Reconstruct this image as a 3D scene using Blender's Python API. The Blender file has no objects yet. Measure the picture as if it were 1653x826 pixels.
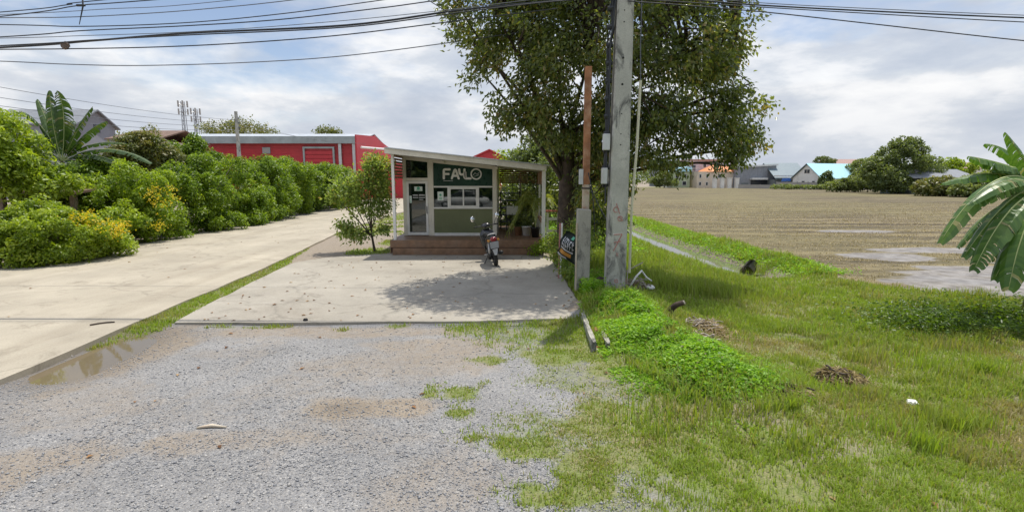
import bpy, bmesh, math, random
import numpy as np
from mathutils import Vector, Matrix

# ------------------------------------------------------------------ camera, world, sun, exposure
S = bpy.context.scene
COL = S.collection
CAM_H, F, PITCH = 2.4, 826.0, math.atan(123.0 / 826.0)
cam_d = bpy.data.cameras.new('camera')
cam_d.sensor_width = 36.0
cam_d.lens = 36.0 * F / 1653.0
cam_d.clip_start, cam_d.clip_end = 0.1, 4000
cam = bpy.data.objects.new('camera', cam_d)
COL.objects.link(cam)
cam.location = (0, 0, CAM_H)
cam.rotation_euler = (math.pi / 2 - PITCH, 0, 0)
S.camera = cam

SUN_EL, SUN_AZ = math.radians(72), math.atan2(0.5, 0.86)      # azimuth measured from +Y towards +X
CLOUD_W = 95.5
W = bpy.data.worlds.new('World')
S.world = W
W.use_nodes = True
SUN_DIR = Vector((math.sin(SUN_AZ) * math.cos(SUN_EL), math.cos(SUN_AZ) * math.cos(SUN_EL), math.sin(SUN_EL)))


def build_world():
    nt = W.node_tree
    nt.nodes.clear()
    N, Lk = nt.nodes.new, nt.links.new
    out = N('ShaderNodeOutputWorld')
    bg = N('ShaderNodeBackground')
    bg.inputs['Strength'].default_value = 0.1
    sky = N('ShaderNodeTexSky')
    sky.sky_type = 'NISHITA'
    sky.sun_disc = False
    sky.sun_elevation = SUN_EL
    sky.sun_rotation = SUN_AZ
    sky.altitude = 10
    sky.dust_density = 0.4
    tc = N('ShaderNodeTexCoord')
    sep = N('ShaderNodeSeparateXYZ')
    Lk(tc.outputs['Generated'], sep.inputs[0])

    def math_(op, a, b=None, clamp=False):
        n = N('ShaderNodeMath')
        n.operation = op
        n.use_clamp = clamp
        for i, v in enumerate((a, b)):
            if v is None:
                continue
            if isinstance(v, (int, float)):
                n.inputs[i].default_value = v
            else:
                Lk(v, n.inputs[i])
        return n.outputs[0]

    zc = math_('ADD', math_('MAXIMUM', sep.outputs['Z'], 0.0), 0.55)
    u = math_('DIVIDE', sep.outputs['X'], zc)
    v = math_('DIVIDE', sep.outputs['Y'], zc)
    comb = N('ShaderNodeCombineXYZ')
    Lk(u, comb.inputs[0])
    Lk(v, comb.inputs[1])
    Lk(math_('MULTIPLY', sep.outputs['Z'], 3.4), comb.inputs[2])

    def noise(scale, detail, rough, w, dist=0.0):
        n = N('ShaderNodeTexNoise')
        n.noise_dimensions = '4D'
        n.inputs['Scale'].default_value = scale
        n.inputs['Detail'].default_value = detail
        n.inputs['Roughness'].default_value = rough
        n.inputs['W'].default_value = w
        n.inputs['Distortion'].default_value = dist
        Lk(comb.outputs[0], n.inputs['Vector'])
        return n.outputs['Fac']

    def ramp(fac, stops):
        r = N('ShaderNodeValToRGB')
        cr = r.color_ramp
        while len(cr.elements) < len(stops):
            cr.elements.new(0.5)
        for e, (p, c) in zip(cr.elements, stops):
            e.position = p
            e.color = (*c, 1) if len(c) == 3 else c
        Lk(fac, r.inputs[0])
        return r.outputs[0]

    big = noise(1.7, 10, 0.56, CLOUD_W, 0.15)
    mask = ramp(big, [(0.44, (0, 0, 0)), (0.55, (1, 1, 1))])
    shade = noise(2.7, 10, 0.57, CLOUD_W + 4.6, 0.1)
    # clouds: cool grey undersides to bright sunlit tops (values are radiance / 0.1)
    ccol = ramp(shade, [(0.35, (4.9, 5.55, 6.6)), (0.445, (6.0, 6.5, 7.4)), (0.51, (7.1, 7.5, 8.1)), (0.57, (9.2, 9.3, 9.5)), (0.63, (10.2, 10.2, 10.2))])
    hz = ramp(sep.outputs['Z'], [(0.0, (1, 1, 1)), (0.16, (0, 0, 0))])
    mixh = N('ShaderNodeMix')
    mixh.data_type = 'RGBA'
    mixh.inputs['B'].default_value = (6.1, 6.5, 7.2, 1)
    Lk(ccol, mixh.inputs['A'])
    Lk(math_('MULTIPLY', hz, 0.6), mixh.inputs['Factor'])
    mixc = N('ShaderNodeMix')
    mixc.data_type = 'RGBA'
    Lk(math_('ADD', math_('MULTIPLY', mask, 0.9), math_('MULTIPLY', hz, 1.3), True), mixc.inputs['Factor'])
    bright = N('ShaderNodeMix')
    bright.data_type = 'RGBA'
    bright.blend_type = 'MULTIPLY'
    bright.inputs['Factor'].default_value = 1
    bright.inputs['B'].default_value = (1.5, 1.35, 1.3, 1)
    Lk(sky.outputs[0], bright.inputs['A'])
    Lk(bright.outputs['Result'], mixc.inputs['A'])
    Lk(mixh.outputs['Result'], mixc.inputs['B'])
    # sky overhead and behind the viewer brightened as added fill light for shade
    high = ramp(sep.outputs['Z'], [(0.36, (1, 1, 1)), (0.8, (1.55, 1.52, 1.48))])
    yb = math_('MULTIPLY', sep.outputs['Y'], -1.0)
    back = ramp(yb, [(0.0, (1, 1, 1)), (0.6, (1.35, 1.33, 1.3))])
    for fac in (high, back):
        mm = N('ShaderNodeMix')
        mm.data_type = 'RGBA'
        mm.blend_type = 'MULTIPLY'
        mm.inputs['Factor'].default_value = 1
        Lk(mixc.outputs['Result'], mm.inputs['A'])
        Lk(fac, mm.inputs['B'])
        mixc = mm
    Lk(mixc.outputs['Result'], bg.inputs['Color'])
    Lk(bg.outputs[0], out.inputs['Surface'])


build_world()
sun_d = bpy.data.lights.new('sun', 'SUN')
sun_d.energy = 4.5
sun_d.angle = math.radians(0.55)
sun_d.color = (1.0, 0.955, 0.87)
sun = bpy.data.objects.new('sun', sun_d)
COL.objects.link(sun)
sun.rotation_euler = SUN_DIR.to_track_quat('Z', 'Y').to_euler()
sun.location = (5, 30, 40)
S.view_settings.view_transform = 'Standard'
S.view_settings.look = 'None'
S.view_settings.exposure = 0.0
S.view_settings.gamma = 1.0
S.render.engine = 'CYCLES'
cy = S.cycles
cy.max_bounces, cy.diffuse_bounces, cy.glossy_bounces, cy.transmission_bounces, cy.transparent_max_bounces = 6, 3, 3, 4, 8
cy.caustics_reflective = cy.caustics_refractive = False
cy.use_denoising = True
cy.denoiser = 'OPENIMAGEDENOISE'
cy.denoising_input_passes = 'RGB_ALBEDO_NORMAL'

# ------------------------------------------------------------------ maths helpers
RNG = np.random.default_rng(11)
_c, _s = math.cos(PITCH), math.sin(PITCH)


def ray(x, y):
    a, b = (x - 826.5) / F, (413 - y) / F
    return a, _c + b * _s, -_s + b * _c


def G(x, y, z=0.0):
    """Point of the horizontal plane at height z that the survey sketch shows at (x, y)."""
    r = ray(x, y)
    t = (z - CAM_H) / r[2]
    return r[0] * t, r[1] * t


def D(x, y, Y):
    r = ray(x, y)
    t = Y / r[1]
    return Vector((r[0] * t, Y, CAM_H + r[2] * t))


def _h(ix, iy, seed):
    n = (ix.astype(np.int64) * 374761393 + iy.astype(np.int64) * 668265263 + seed * 1442695041) & 0xFFFFFFFF
    n = ((n ^ (n >> 13)) * 1274126177) & 0xFFFFFFFF
    return ((n ^ (n >> 16)) & 0xFFFF) / 65535.0


def vnoise(x, y, seed=0):
    x, y = np.asarray(x, float), np.asarray(y, float)
    ix, iy = np.floor(x), np.floor(y)
    fx, fy = x - ix, y - iy
    fx, fy = fx * fx * (3 - 2 * fx), fy * fy * (3 - 2 * fy)
    a, b = _h(ix, iy, seed), _h(ix + 1, iy, seed)
    c, d = _h(ix, iy + 1, seed), _h(ix + 1, iy + 1, seed)
    return (a * (1 - fx) + b * fx) * (1 - fy) + (c * (1 - fx) + d * fx) * fy


def fbm(x, y, seed=0, octs=4):
    t, amp, tot = 0.0, 1.0, 0.0
    for o in range(octs):
        t = t + amp * vnoise(np.asarray(x) * 2 ** o, np.asarray(y) * 2 ** o, seed + o * 17)
        tot += amp
        amp *= 0.55
    return t / tot


def noise3(p, sc, seed=0):
    return (vnoise(p[:, 0] * sc, p[:, 1] * sc + 7.3 * np.floor(p[:, 2] * sc), seed) * 0.34
            + vnoise(p[:, 1] * sc + 31, p[:, 2] * sc, seed + 5) * 0.33 + vnoise(p[:, 2] * sc + 11, p[:, 0] * sc + 3, seed + 9) * 0.33)


def sstep(a, b, x):
    t = np.clip((np.asarray(x, float) - a) / (b - a), 0, 1)
    return t * t * (3 - 2 * t)


def in_poly(x, y, poly):
    x, y = np.asarray(x, float), np.asarray(y, float)
    r = np.zeros(x.shape, bool)
    n = len(poly)
    for i in range(n):
        (x0, y0), (x1, y1) = poly[i], poly[(i + 1) % n]
        c = ((y0 > y) != (y1 > y)) & (x < (x1 - x0) * (y - y0) / ((y1 - y0) or 1e-9) + x0)
        r ^= c
    return r


def seg_dist(x, y, pts):
    """Distance to a polyline and the parameter along it (0..1)."""
    best, par = np.full(np.shape(x), 1e9), np.zeros(np.shape(x))
    n = len(pts) - 1
    for i in range(n):
        (ax, ay), (bx, by) = pts[i], pts[i + 1]
        dx, dy = bx - ax, by - ay
        t = np.clip(((x - ax) * dx + (y - ay) * dy) / (dx * dx + dy * dy), 0, 1)
        d = np.hypot(x - ax - t * dx, y - ay - t * dy)
        m = d < best
        best = np.where(m, d, best)
        par = np.where(m, (i + t) / n, par)
    return best, par


# ------------------------------------------------------------------ object helpers
def tag(o, label=None, cat=None, group=None, kind=None):
    if label:
        o['label'] = label
    if cat:
        o['category'] = cat
    if group:
        o['group'] = group
    if kind:
        o['kind'] = kind
    return o


def empty(name, loc, label, cat, group=None, rz=0.0):
    o = bpy.data.objects.new(name, None)
    COL.objects.link(o)
    o.location = loc
    o.rotation_euler = (0, 0, rz)
    o.empty_display_size = 0.2
    return tag(o, label, cat, group)


def link(name, me, mat, parent=None, world=True):
    o = bpy.data.objects.new(name, me)
    COL.objects.link(o)
    if mat is not None:
        for m in (mat if isinstance(mat, (list, tuple)) else [mat]):
            me.materials.append(m)
    if parent is not None:
        o.parent = parent
        if world:                                    # the mesh is written in world coordinates
            o.matrix_parent_inverse = Matrix.LocRotScale(parent.location, parent.rotation_euler, None).inverted()
    return o


def obj(name, bm, mat, parent=None, smooth=False, bevel=0.0, world=True):
    me = bpy.data.meshes.new(name)
    bmesh.ops.recalc_face_normals(bm, faces=bm.faces)
    bm.to_mesh(me)
    bm.free()
    if smooth:
        me.polygons.foreach_set('use_smooth', [True] * len(me.polygons))
    o = link(name, me, mat, parent, world)
    if bevel:
        b = o.modifiers.new('bevel', 'BEVEL')
        b.width, b.segments, b.limit_method = bevel, 2, 'ANGLE'
    return o


def np_mesh(name, V, polys, attrs=None, smooth=False):
    """polys: list of integer arrays (n, k); attrs: {name: per-vertex float array}."""
    me = bpy.data.meshes.new(name)
    V = np.asarray(V, np.float32)
    me.vertices.add(len(V))
    me.vertices.foreach_set('co', V.ravel())
    tot = sum(p.size for p in polys)
    nf = sum(len(p) for p in polys)
    me.loops.add(tot)
    me.loops.foreach_set('vertex_index', np.concatenate([p.ravel() for p in polys]).astype(np.int32))
    me.polygons.add(nf)
    sizes = np.concatenate([np.full(len(p), p.shape[1]) for p in polys])
    starts = np.concatenate([[0], np.cumsum(sizes)[:-1]])
    me.polygons.foreach_set('loop_start', starts.astype(np.int32))
    if smooth:
        me.polygons.foreach_set('use_smooth', np.ones(nf, bool))
    for k, a in (attrs or {}).items():
        at = me.attributes.new(k, 'FLOAT', 'POINT')
        at.data.foreach_set('value', np.asarray(a, np.float32))
    me.update(calc_edges=True)
    me.validate()
    return me


def box(bm, x0, x1, y0, y1, z0, z1, mtx=None):
    v = [bm.verts.new(Vector(p) if mtx is None else mtx @ Vector(p)) for p in
         ((x0, y0, z0), (x1, y0, z0), (x1, y1, z0), (x0, y1, z0), (x0, y0, z1), (x1, y0, z1), (x1, y1, z1), (x0, y1, z1))]
    for f in ((0, 3, 2, 1), (4, 5, 6, 7), (0, 1, 5, 4), (1, 2, 6, 5), (2, 3, 7, 6), (3, 0, 4, 7)):
        bm.faces.new([v[i] for i in f])
    return v


def bx(name, x0, x1, y0, y1, z0, z1, mat, parent=None, bevel=0.0, label=None):
    bm = bmesh.new()
    box(bm, x0, x1, y0, y1, z0, z1)
    o = obj(name, bm, mat, parent, bevel=bevel)
    if label:
        o['label'] = label
    return o


def prism(bm, pts, axis, a, b):
    """Extrude the polygon pts (2-D) along axis 'x', 'y' or 'z' from a to b."""
    def P(p, t):
        return {'x': (t, p[0], p[1]), 'y': (p[0], t, p[1]), 'z': (p[0], p[1], t)}[axis]
    A = [bm.verts.new(P(p, a)) for p in pts]
    B = [bm.verts.new(P(p, b)) for p in pts]
    bm.faces.new(A)
    bm.faces.new(list(reversed(B)))
    n = len(pts)
    for i in range(n):
        bm.faces.new((A[i], B[i], B[(i + 1) % n], A[(i + 1) % n]))


def tube(bm, pts, radii, seg=8, caps=True):
    pts = [Vector(p) for p in pts]
    if isinstance(radii, (int, float)):
        radii = [radii] * len(pts)
    rings = []
    ref = None
    for i, p in enumerate(pts):
        t = (pts[min(i + 1, len(pts) - 1)] - pts[max(i - 1, 0)]).normalized()
        if ref is None:
            ref = Vector((0, 0, 1)) if abs(t.z) < 0.9 else Vector((1, 0, 0))
        a = (ref - t * ref.dot(t))
        if a.length < 1e-5:
            a = t.orthogonal()
        a.normalize()
        ref = a
        b = t.cross(a)
        rings.append([bm.verts.new(p + (a * math.cos(2 * math.pi * k / seg) + b * math.sin(2 * math.pi * k / seg)) * radii[i]) for k in range(seg)])
    for r0, r1 in zip(rings, rings[1:]):
        for k in range(seg):
            bm.faces.new((r0[k], r0[(k + 1) % seg], r1[(k + 1) % seg], r1[k]))
    if caps:
        bm.faces.new(list(reversed(rings[0])))
        bm.faces.new(rings[-1])


def lathe(bm, prof, cx, cy, z0, seg=20):
    rings = []
    for r, z in prof:
        rings.append([bm.verts.new((cx + r * math.cos(2 * math.pi * k / seg), cy + r * math.sin(2 * math.pi * k / seg), z0 + z)) for k in range(seg)])
    for a, b in zip(rings, rings[1:]):
        for k in range(seg):
            bm.faces.new((a[k], a[(k + 1) % seg], b[(k + 1) % seg], b[k]))
    bm.faces.new(list(reversed(rings[0])))
    bm.faces.new(rings[-1])


def loft(bm, secs, seg=14, n=2.6, axis='y'):
    """secs: (t, cz, half width, half height[, cx]) superellipse rings along the axis."""
    rings = []
    for sc in secs:
        t, cz, w, h = sc[:4]
        cx = sc[4] if len(sc) > 4 else 0
        ring = []
        for k in range(seg):
            a = 2 * math.pi * k / seg
            ca, sa = math.cos(a), math.sin(a)
            px = cx + w * math.copysign(abs(ca) ** (2 / n), ca)
            pz = cz + h * math.copysign(abs(sa) ** (2 / n), sa)
            ring.append(bm.verts.new((px, t, pz) if axis == 'y' else (px, pz, t)))
        rings.append(ring)
    for a, b in zip(rings, rings[1:]):
        for k in range(seg):
            bm.faces.new((a[k], a[(k + 1) % seg], b[(k + 1) % seg], b[k]))
    bm.faces.new(list(reversed(rings[0])))
    bm.faces.new(rings[-1])


def bez(p0, p1, p2, n=10):
    p0, p1, p2 = Vector(p0), Vector(p1), Vector(p2)
    return [p0 * (1 - t) ** 2 + p1 * 2 * t * (1 - t) + p2 * t * t for t in [i / n for i in range(n + 1)]]


# ------------------------------------------------------------------ materials
def nodes(name):
    m = bpy.data.materials.new(name)
    m.use_nodes = True
    nt = m.node_tree
    return m, nt, nt.nodes['Principled BSDF']


class NB:
    """Small node-graph builder."""
    def __init__(self, nt):
        self.nt = nt
        self.geo = None

    def n(self, t, **kw):
        o = self.nt.nodes.new(t)
        for k, v in kw.items():
            setattr(o, k, v)
        return o

    def l(self, a, b):
        self.nt.links.new(a, b)

    def pos(self, scale=(1, 1, 1)):
        if self.geo is None:
            self.geo = self.n('ShaderNodeNewGeometry').outputs['Position']
        m = self.n('ShaderNodeMapping')
        m.inputs['Scale'].default_value = scale
        self.l(self.geo, m.inputs['Vector'])
        return m.outputs[0]

    def noise(self, scale, detail=4, rough=0.55, vec=None, dist=0.0):
        o = self.n('ShaderNodeTexNoise')
        o.inputs['Scale'].default_value = scale
        o.inputs['Detail'].default_value = detail
        o.inputs['Roughness'].default_value = rough
        o.inputs['Distortion'].default_value = dist
        self.l(vec if vec is not None else self.pos(), o.inputs['Vector'])
        return o.outputs['Fac']

    def voro(self, scale, feature='F1', out='Distance', vec=None, rand=1.0):
        o = self.n('ShaderNodeTexVoronoi', feature=feature)
        o.inputs['Scale'].default_value = scale
        o.inputs['Randomness'].default_value = rand
        self.l(vec if vec is not None else self.pos(), o.inputs['Vector'])
        return o.outputs[out]

    def ramp(self, fac, stops, interp='LINEAR'):
        r = self.n('ShaderNodeValToRGB')
        cr = r.color_ramp
        cr.interpolation = interp
        while len(cr.elements) < len(stops):
            cr.elements.new(0.5)
        for e, (p, c) in zip(cr.elements, stops):
            e.position = p
            e.color = (c, c, c, 1) if isinstance(c, (int, float)) else (*c, 1)
        self.l(fac, r.inputs[0])
        return r.outputs[0]

    def mix(self, fac, a, b, mode='MIX'):
        o = self.n('ShaderNodeMix', data_type='RGBA', blend_type=mode)
        for key, v in (('Factor', fac), ('A', a), ('B', b)):
            if isinstance(v, (int, float)):
                if key == 'Factor':
                    o.inputs[key].default_value = v
                else:
                    o.inputs[key].default_value = (v, v, v, 1)
            elif isinstance(v, tuple):
                o.inputs[key].default_value = (*v, 1)
            else:
                self.l(v, o.inputs[key])
        return o.outputs['Result']

    def math(self, op, a, b=None, clamp=False):
        o = self.n('ShaderNodeMath', operation=op, use_clamp=clamp)
        for i, v in enumerate((a, b)):
            if v is None:
                continue
            if isinstance(v, (int, float)):
                o.inputs[i].default_value = v
            else:
                self.l(v, o.inputs[i])
        return o.outputs[0]

    def attr(self, name):
        o = self.n('ShaderNodeAttribute', attribute_name=name)
        return o.outputs['Fac']

    def bump(self, h, strength, dist, to):
        o = self.n('ShaderNodeBump')
        o.inputs['Strength'].default_value = strength
        o.inputs['Distance'].default_value = dist
        self.l(h, o.inputs['Height'])
        self.l(o.outputs[0], to.inputs['Normal'])


def mat(name, col, rough=0.6, metal=0.0, var=0.18, scale=3.0, bump=0.0, bscale=60.0, dirt=None, dirt_amt=0.0, dirt_scale=2.5, spec=0.5, coat=0.0):
    m, nt, b = nodes(name)
    k = NB(nt)
    n1 = k.noise(scale, 5)
    lo, hi = tuple(c * (1 - var) for c in col), tuple(min(1, c * (1 + var)) for c in col)
    c = k.ramp(n1, [(0.3, lo), (0.7, hi)])
    if dirt is not None:
        d = k.ramp(k.noise(dirt_scale, 7, 0.65), [(0.48, 0.0), (0.72, dirt_amt)])
        c = k.mix(d, c, dirt)
    k.l(c, b.inputs['Base Color'])
    rr = k.ramp(k.noise(scale * 3, 4), [(0.3, max(0.02, rough - 0.08)), (0.7, min(1, rough + 0.08))])
    k.l(rr, b.inputs['Roughness'])
    b.inputs['Metallic'].default_value = metal
    b.inputs['Specular IOR Level'].default_value = spec
    b.inputs['Coat Weight'].default_value = coat
    if bump:
        k.bump(k.noise(bscale, 4), bump, 0.01, b)
    return m


def leaf_mat(name, stops, trans=0.32, rough=0.42, spec=0.45):
    """stops: colour ramp over the per-leaf random value 'rnd'."""
    m, nt, b = nodes(name)
    k = NB(nt)
    c = k.ramp(k.attr('rnd'), stops)
    k.l(c, b.inputs['Base Color'])
    b.inputs['Roughness'].default_value = rough
    b.inputs['Specular IOR Level'].default_value = spec
    t = k.n('ShaderNodeBsdfTranslucent')
    ct = k.mix(1.0, c, (1.5, 1.5, 0.55), 'MULTIPLY')
    k.l(ct, t.inputs['Color'])
    mx = k.n('ShaderNodeMixShader')
    mx.inputs[0].default_value = trans
    k.l(b.outputs[0], mx.inputs[1])
    k.l(t.outputs[0], mx.inputs[2])
    k.l(mx.outputs[0], nt.nodes['Material Output'].inputs['Surface'])
    return m


def glass_mat(name, tint=(0.008, 0.02, 0.016), see=0.3):
    m, nt, b = nodes(name)
    k = NB(nt)
    b.inputs['Base Color'].default_value = (*tint, 1)
    b.inputs['Specular IOR Level'].default_value = 0.0
    b.inputs['Roughness'].default_value = 0.03
    b.inputs['IOR'].default_value = 1.5
    t = k.n('ShaderNodeBsdfTransparent')
    t.inputs[0].default_value = (0.55, 0.8, 0.7, 1)
    mx = k.n('ShaderNodeMixShader')
    mx.inputs[0].default_value = see
    k.l(b.outputs[0], mx.inputs[1])
    k.l(t.outputs[0], mx.inputs[2])
    g = k.n('ShaderNodeBsdfGlossy')
    g.inputs['Roughness'].default_value = 0.02
    fr = k.n('ShaderNodeFresnel')
    fr.inputs[0].default_value = 2.0
    mx2 = k.n('ShaderNodeMixShader')
    k.l(fr.outputs[0], mx2.inputs[0])
    k.l(mx.outputs[0], mx2.inputs[1])
    k.l(g.outputs[0], mx2.inputs[2])
    k.l(mx2.outputs[0], nt.nodes['Material Output'].inputs['Surface'])
    return m


MT = {}
MT['cream'] = mat('cream_painted_steel', (0.72, 0.68, 0.58), 0.45, var=0.06, dirt=(0.45, 0.4, 0.3), dirt_amt=0.35)
MT['white'] = mat('white_paint', (0.8, 0.79, 0.75), 0.5, var=0.06, dirt=(0.5, 0.46, 0.38), dirt_amt=0.3)
MT['fascia'] = mat('cream_fascia', (0.7, 0.66, 0.56), 0.5, var=0.06, dirt=(0.4, 0.36, 0.28), dirt_amt=0.4)
MT['roofmetal'] = mat('grey_metal_roof', (0.55, 0.57, 0.58), 0.38, metal=0.5, var=0.08, dirt=(0.3, 0.27, 0.24), dirt_amt=0.4)
MT['deck'] = mat('red_brown_deck_boards', (0.21, 0.118, 0.066), 0.5, var=0.25, scale=6, bump=0.2, bscale=30, dirt=(0.3, 0.22, 0.17), dirt_amt=0.35)
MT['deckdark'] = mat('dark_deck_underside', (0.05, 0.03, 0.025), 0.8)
MT['slat'] = mat('brown_timber_slats', (0.36, 0.19, 0.105), 0.55, var=0.3, scale=7)
MT['glass'] = glass_mat('green_tinted_glass')
MT['signgreen'] = mat('dark_green_sign_board', (0.008, 0.042, 0.024), 0.3, var=0.3, scale=1.5, spec=0.3)
MT['paper'] = mat('paper_notice', (0.72, 0.8, 0.74), 0.7, var=0.05)
MT['inkgreen'] = mat('green_print', (0.1, 0.4, 0.25), 0.6)
MT['black'] = mat('black_metal', (0.02, 0.02, 0.022), 0.5, var=0.3)
MT['rubber'] = mat('black_rubber', (0.022, 0.021, 0.02), 0.85, var=0.3, scale=20)
MT['plastic'] = mat('gloss_black_plastic', (0.018, 0.018, 0.02), 0.22, var=0.3, coat=0.6)
MT['seatvinyl'] = mat('black_seat_vinyl', (0.025, 0.025, 0.027), 0.55, bump=0.15, bscale=200)
MT['red'] = mat('red_lamp_plastic', (0.28, 0.012, 0.016), 0.15, coat=0.8)
MT['amber'] = mat('amber_lamp_plastic', (0.45, 0.2, 0.03), 0.2)
MT['chrome'] = mat('chrome', (0.75, 0.76, 0.78), 0.12, metal=1.0, var=0.04)
MT['silver'] = mat('silver_plastic', (0.5, 0.5, 0.5), 0.35, var=0.08)
MT['plate'] = mat('white_number_plate', (0.36, 0.36, 0.36), 0.45, var=0.05)
MT['rust'] = mat('rusty_steel', (0.36, 0.16, 0.075), 0.8, var=0.35, scale=5, bump=0.25, bscale=60, dirt=(0.52, 0.36, 0.24), dirt_amt=0.8, dirt_scale=4)
MT['palepaint'] = mat('worn_cream_paint', (0.58, 0.5, 0.38), 0.7, dirt=(0.34, 0.14, 0.07), dirt_amt=0.85, dirt_scale=6)
MT['bark'] = mat('brown_bark', (0.075, 0.055, 0.042), 0.9, var=0.45, scale=7, bump=0.9, bscale=22)
MT['barkgrey'] = mat('pale_bark', (0.22, 0.17, 0.13), 0.9, var=0.4, scale=8, bump=0.7, bscale=30)
MT['deadwood'] = mat('weathered_dead_wood', (0.36, 0.31, 0.26), 0.9, var=0.35, scale=12, bump=0.6, bscale=50)
MT['darkwood'] = mat('dark_charred_wood', (0.06, 0.04, 0.03), 0.9, var=0.4, scale=12, bump=0.6, bscale=50)
MT['cable'] = mat('black_cable', (0.03, 0.032, 0.036), 0.6, var=0.2)
MT['cablegrey'] = mat('grey_cable', (0.12, 0.13, 0.15), 0.5, var=0.2)
MT['galv'] = mat('galvanised_steel', (0.5, 0.51, 0.52), 0.4, metal=0.7, var=0.12)
MT['boxgrey'] = mat('grey_plastic_box', (0.55, 0.56, 0.55), 0.6, var=0.08, dirt=(0.3, 0.27, 0.22), dirt_amt=0.5)
MT['pvc'] = mat('yellowed_white_pvc', (0.72, 0.68, 0.52), 0.5, var=0.08)
MT['redpaint'] = mat('red_spray_paint', (0.42, 0.19, 0.17), 0.8, var=0.3, scale=30)
MT['redclad'] = None


def mat_ribbed(name, col, axis, pitch, rough=0.5, metal=0.0, amt=0.5, dirt=None, dirt_amt=0.4):
    """Profiled sheet: ribs across one world axis as bump, slight colour weathering."""
    m, nt, b = nodes(name)
    k = NB(nt)
    sep = k.n('ShaderNodeSeparateXYZ')
    k.l(k.pos(), sep.inputs[0])
    w = k.math('SINE', k.math('MULTIPLY', sep.outputs[axis], 2 * math.pi / pitch))
    c = k.ramp(k.noise(1.2, 6), [(0.3, tuple(v * 0.85 for v in col)), (0.7, tuple(min(1, v * 1.1) for v in col))])
    if dirt:
        c = k.mix(k.ramp(k.noise(2.2, 7, 0.65, k.pos((1, 1, 0.25))), [(0.5, 0.0), (0.75, dirt_amt)]), c, dirt)
    k.l(c, b.inputs['Base Color'])
    b.inputs['Roughness'].default_value = rough
    b.inputs['Metallic'].default_value = metal
    k.bump(k.ramp(w, [(0.2, 0.0), (0.55, 1.0)]), amt, pitch * 0.2, b)
    return m


MT['redclad'] = mat_ribbed('red_profiled_cladding', (0.43, 0.026, 0.034), 'Z', 0.28, 0.45, dirt=(0.3, 0.03, 0.03))
MT['redplain'] = mat('red_wall_paint', (0.44, 0.027, 0.036), 0.5, var=0.1)
MT['olive'] = mat_ribbed('olive_ribbed_panel', (0.16, 0.18, 0.085), 'X', 0.045, 0.5, amt=0.9)
MT['warehouse_roof'] = mat_ribbed('light_metal_roof', (0.5, 0.53, 0.55), 'X', 0.5, 0.42, 0.3, dirt=(0.33, 0.33, 0.32))
MT['gutter'] = mat('grey_gutter_sheet', (0.3, 0.34, 0.34), 0.5, 0.2, var=0.2, scale=1.0)


def concrete_mat(name, col, streak_axis_scale=(1, 1, 1), stain=(0.3, 0.26, 0.2), stain_amt=0.45, bump=0.25):
    m, nt, b = nodes(name)
    k = NB(nt)
    base = k.ramp(k.noise(0.55, 6, 0.6), [(0.3, tuple(c * 0.8 for c in col)), (0.7, tuple(min(1, c * 1.12) for c in col))])
    st = k.ramp(k.noise(0.8, 9, 0.68, k.pos(streak_axis_scale), 0.4), [(0.5, 0.0), (0.75, stain_amt)])
    base = k.mix(st, base, stain)
    fine = k.ramp(k.noise(38, 5, 0.7), [(0.3, 0.84), (0.65, 1.06)])
    base = k.mix(1.0, base, fine, 'MULTIPLY')
    # hairline cracks and faint tyre-worn bands
    wv = k.n('ShaderNodeVectorMath', operation='ADD')
    k.l(k.pos(), wv.inputs[0])
    nz = k.n('ShaderNodeTexNoise')
    nz.inputs['Scale'].default_value = 1.3
    nz.inputs['Detail'].default_value = 5
    k.l(k.pos(), nz.inputs['Vector'])
    k.l(nz.outputs['Color'], wv.inputs[1])
    cr_ = k.ramp(k.voro(0.16, 'DISTANCE_TO_EDGE', vec=wv.outputs[0]), [(0.0, 0.4), (0.008, 0.0)])
    base = k.mix(cr_, base, tuple(c * 0.45 for c in col))
    blot = k.ramp(k.noise(1.7, 8, 0.72, None, 0.8), [(0.55, 0.0), (0.68, 0.5)])
    base = k.mix(blot, base, tuple(c * 0.6 for c in stain))
    k.l(base, b.inputs['Base Color'])
    b.inputs['Roughness'].default_value = 0.88
    b.inputs['Specular IOR Level'].default_value = 0.25
    k.bump(k.noise(90, 5, 0.7), bump, 0.006, b)
    return m


MT['drive'] = concrete_mat('cream_concrete_drive', (0.415, 0.368, 0.285), (1.6, 0.07, 1), (0.27, 0.225, 0.165), 0.6)
MT['pad'] = concrete_mat('grey_concrete_pad', (0.37, 0.338, 0.28), (0.5, 0.5, 1), (0.23, 0.198, 0.155), 0.7)


def pole_concrete(name, col):
    m, nt, b = nodes(name)
    k = NB(nt)
    base = k.ramp(k.noise(2.2, 7, 0.65), [(0.3, tuple(c * 0.8 for c in col)), (0.7, tuple(c * 1.12 for c in col))])
    st = k.ramp(k.noise(3.2, 8, 0.7, k.pos((1, 1, 0.5)), 0.6), [(0.5, 0.0), (0.62, 0.88)])
    base = k.mix(st, base, (0.11, 0.11, 0.105))
    base = k.mix(1.0, base, k.ramp(k.noise(55, 4), [(0.3, 0.85), (0.7, 1.08)]), 'MULTIPLY')
    k.l(base, b.inputs['Base Color'])
    b.inputs['Roughness'].default_value = 0.9
    b.inputs['Specular IOR Level'].default_value = 0.2
    k.bump(k.noise(40, 6, 0.7), 0.35, 0.01, b)
    return m


MT['pole'] = pole_concrete('weathered_pole_concrete', (0.47, 0.46, 0.41))
MT['stub'] = pole_concrete('weathered_stub_concrete', (0.43, 0.41, 0.35))

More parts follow.
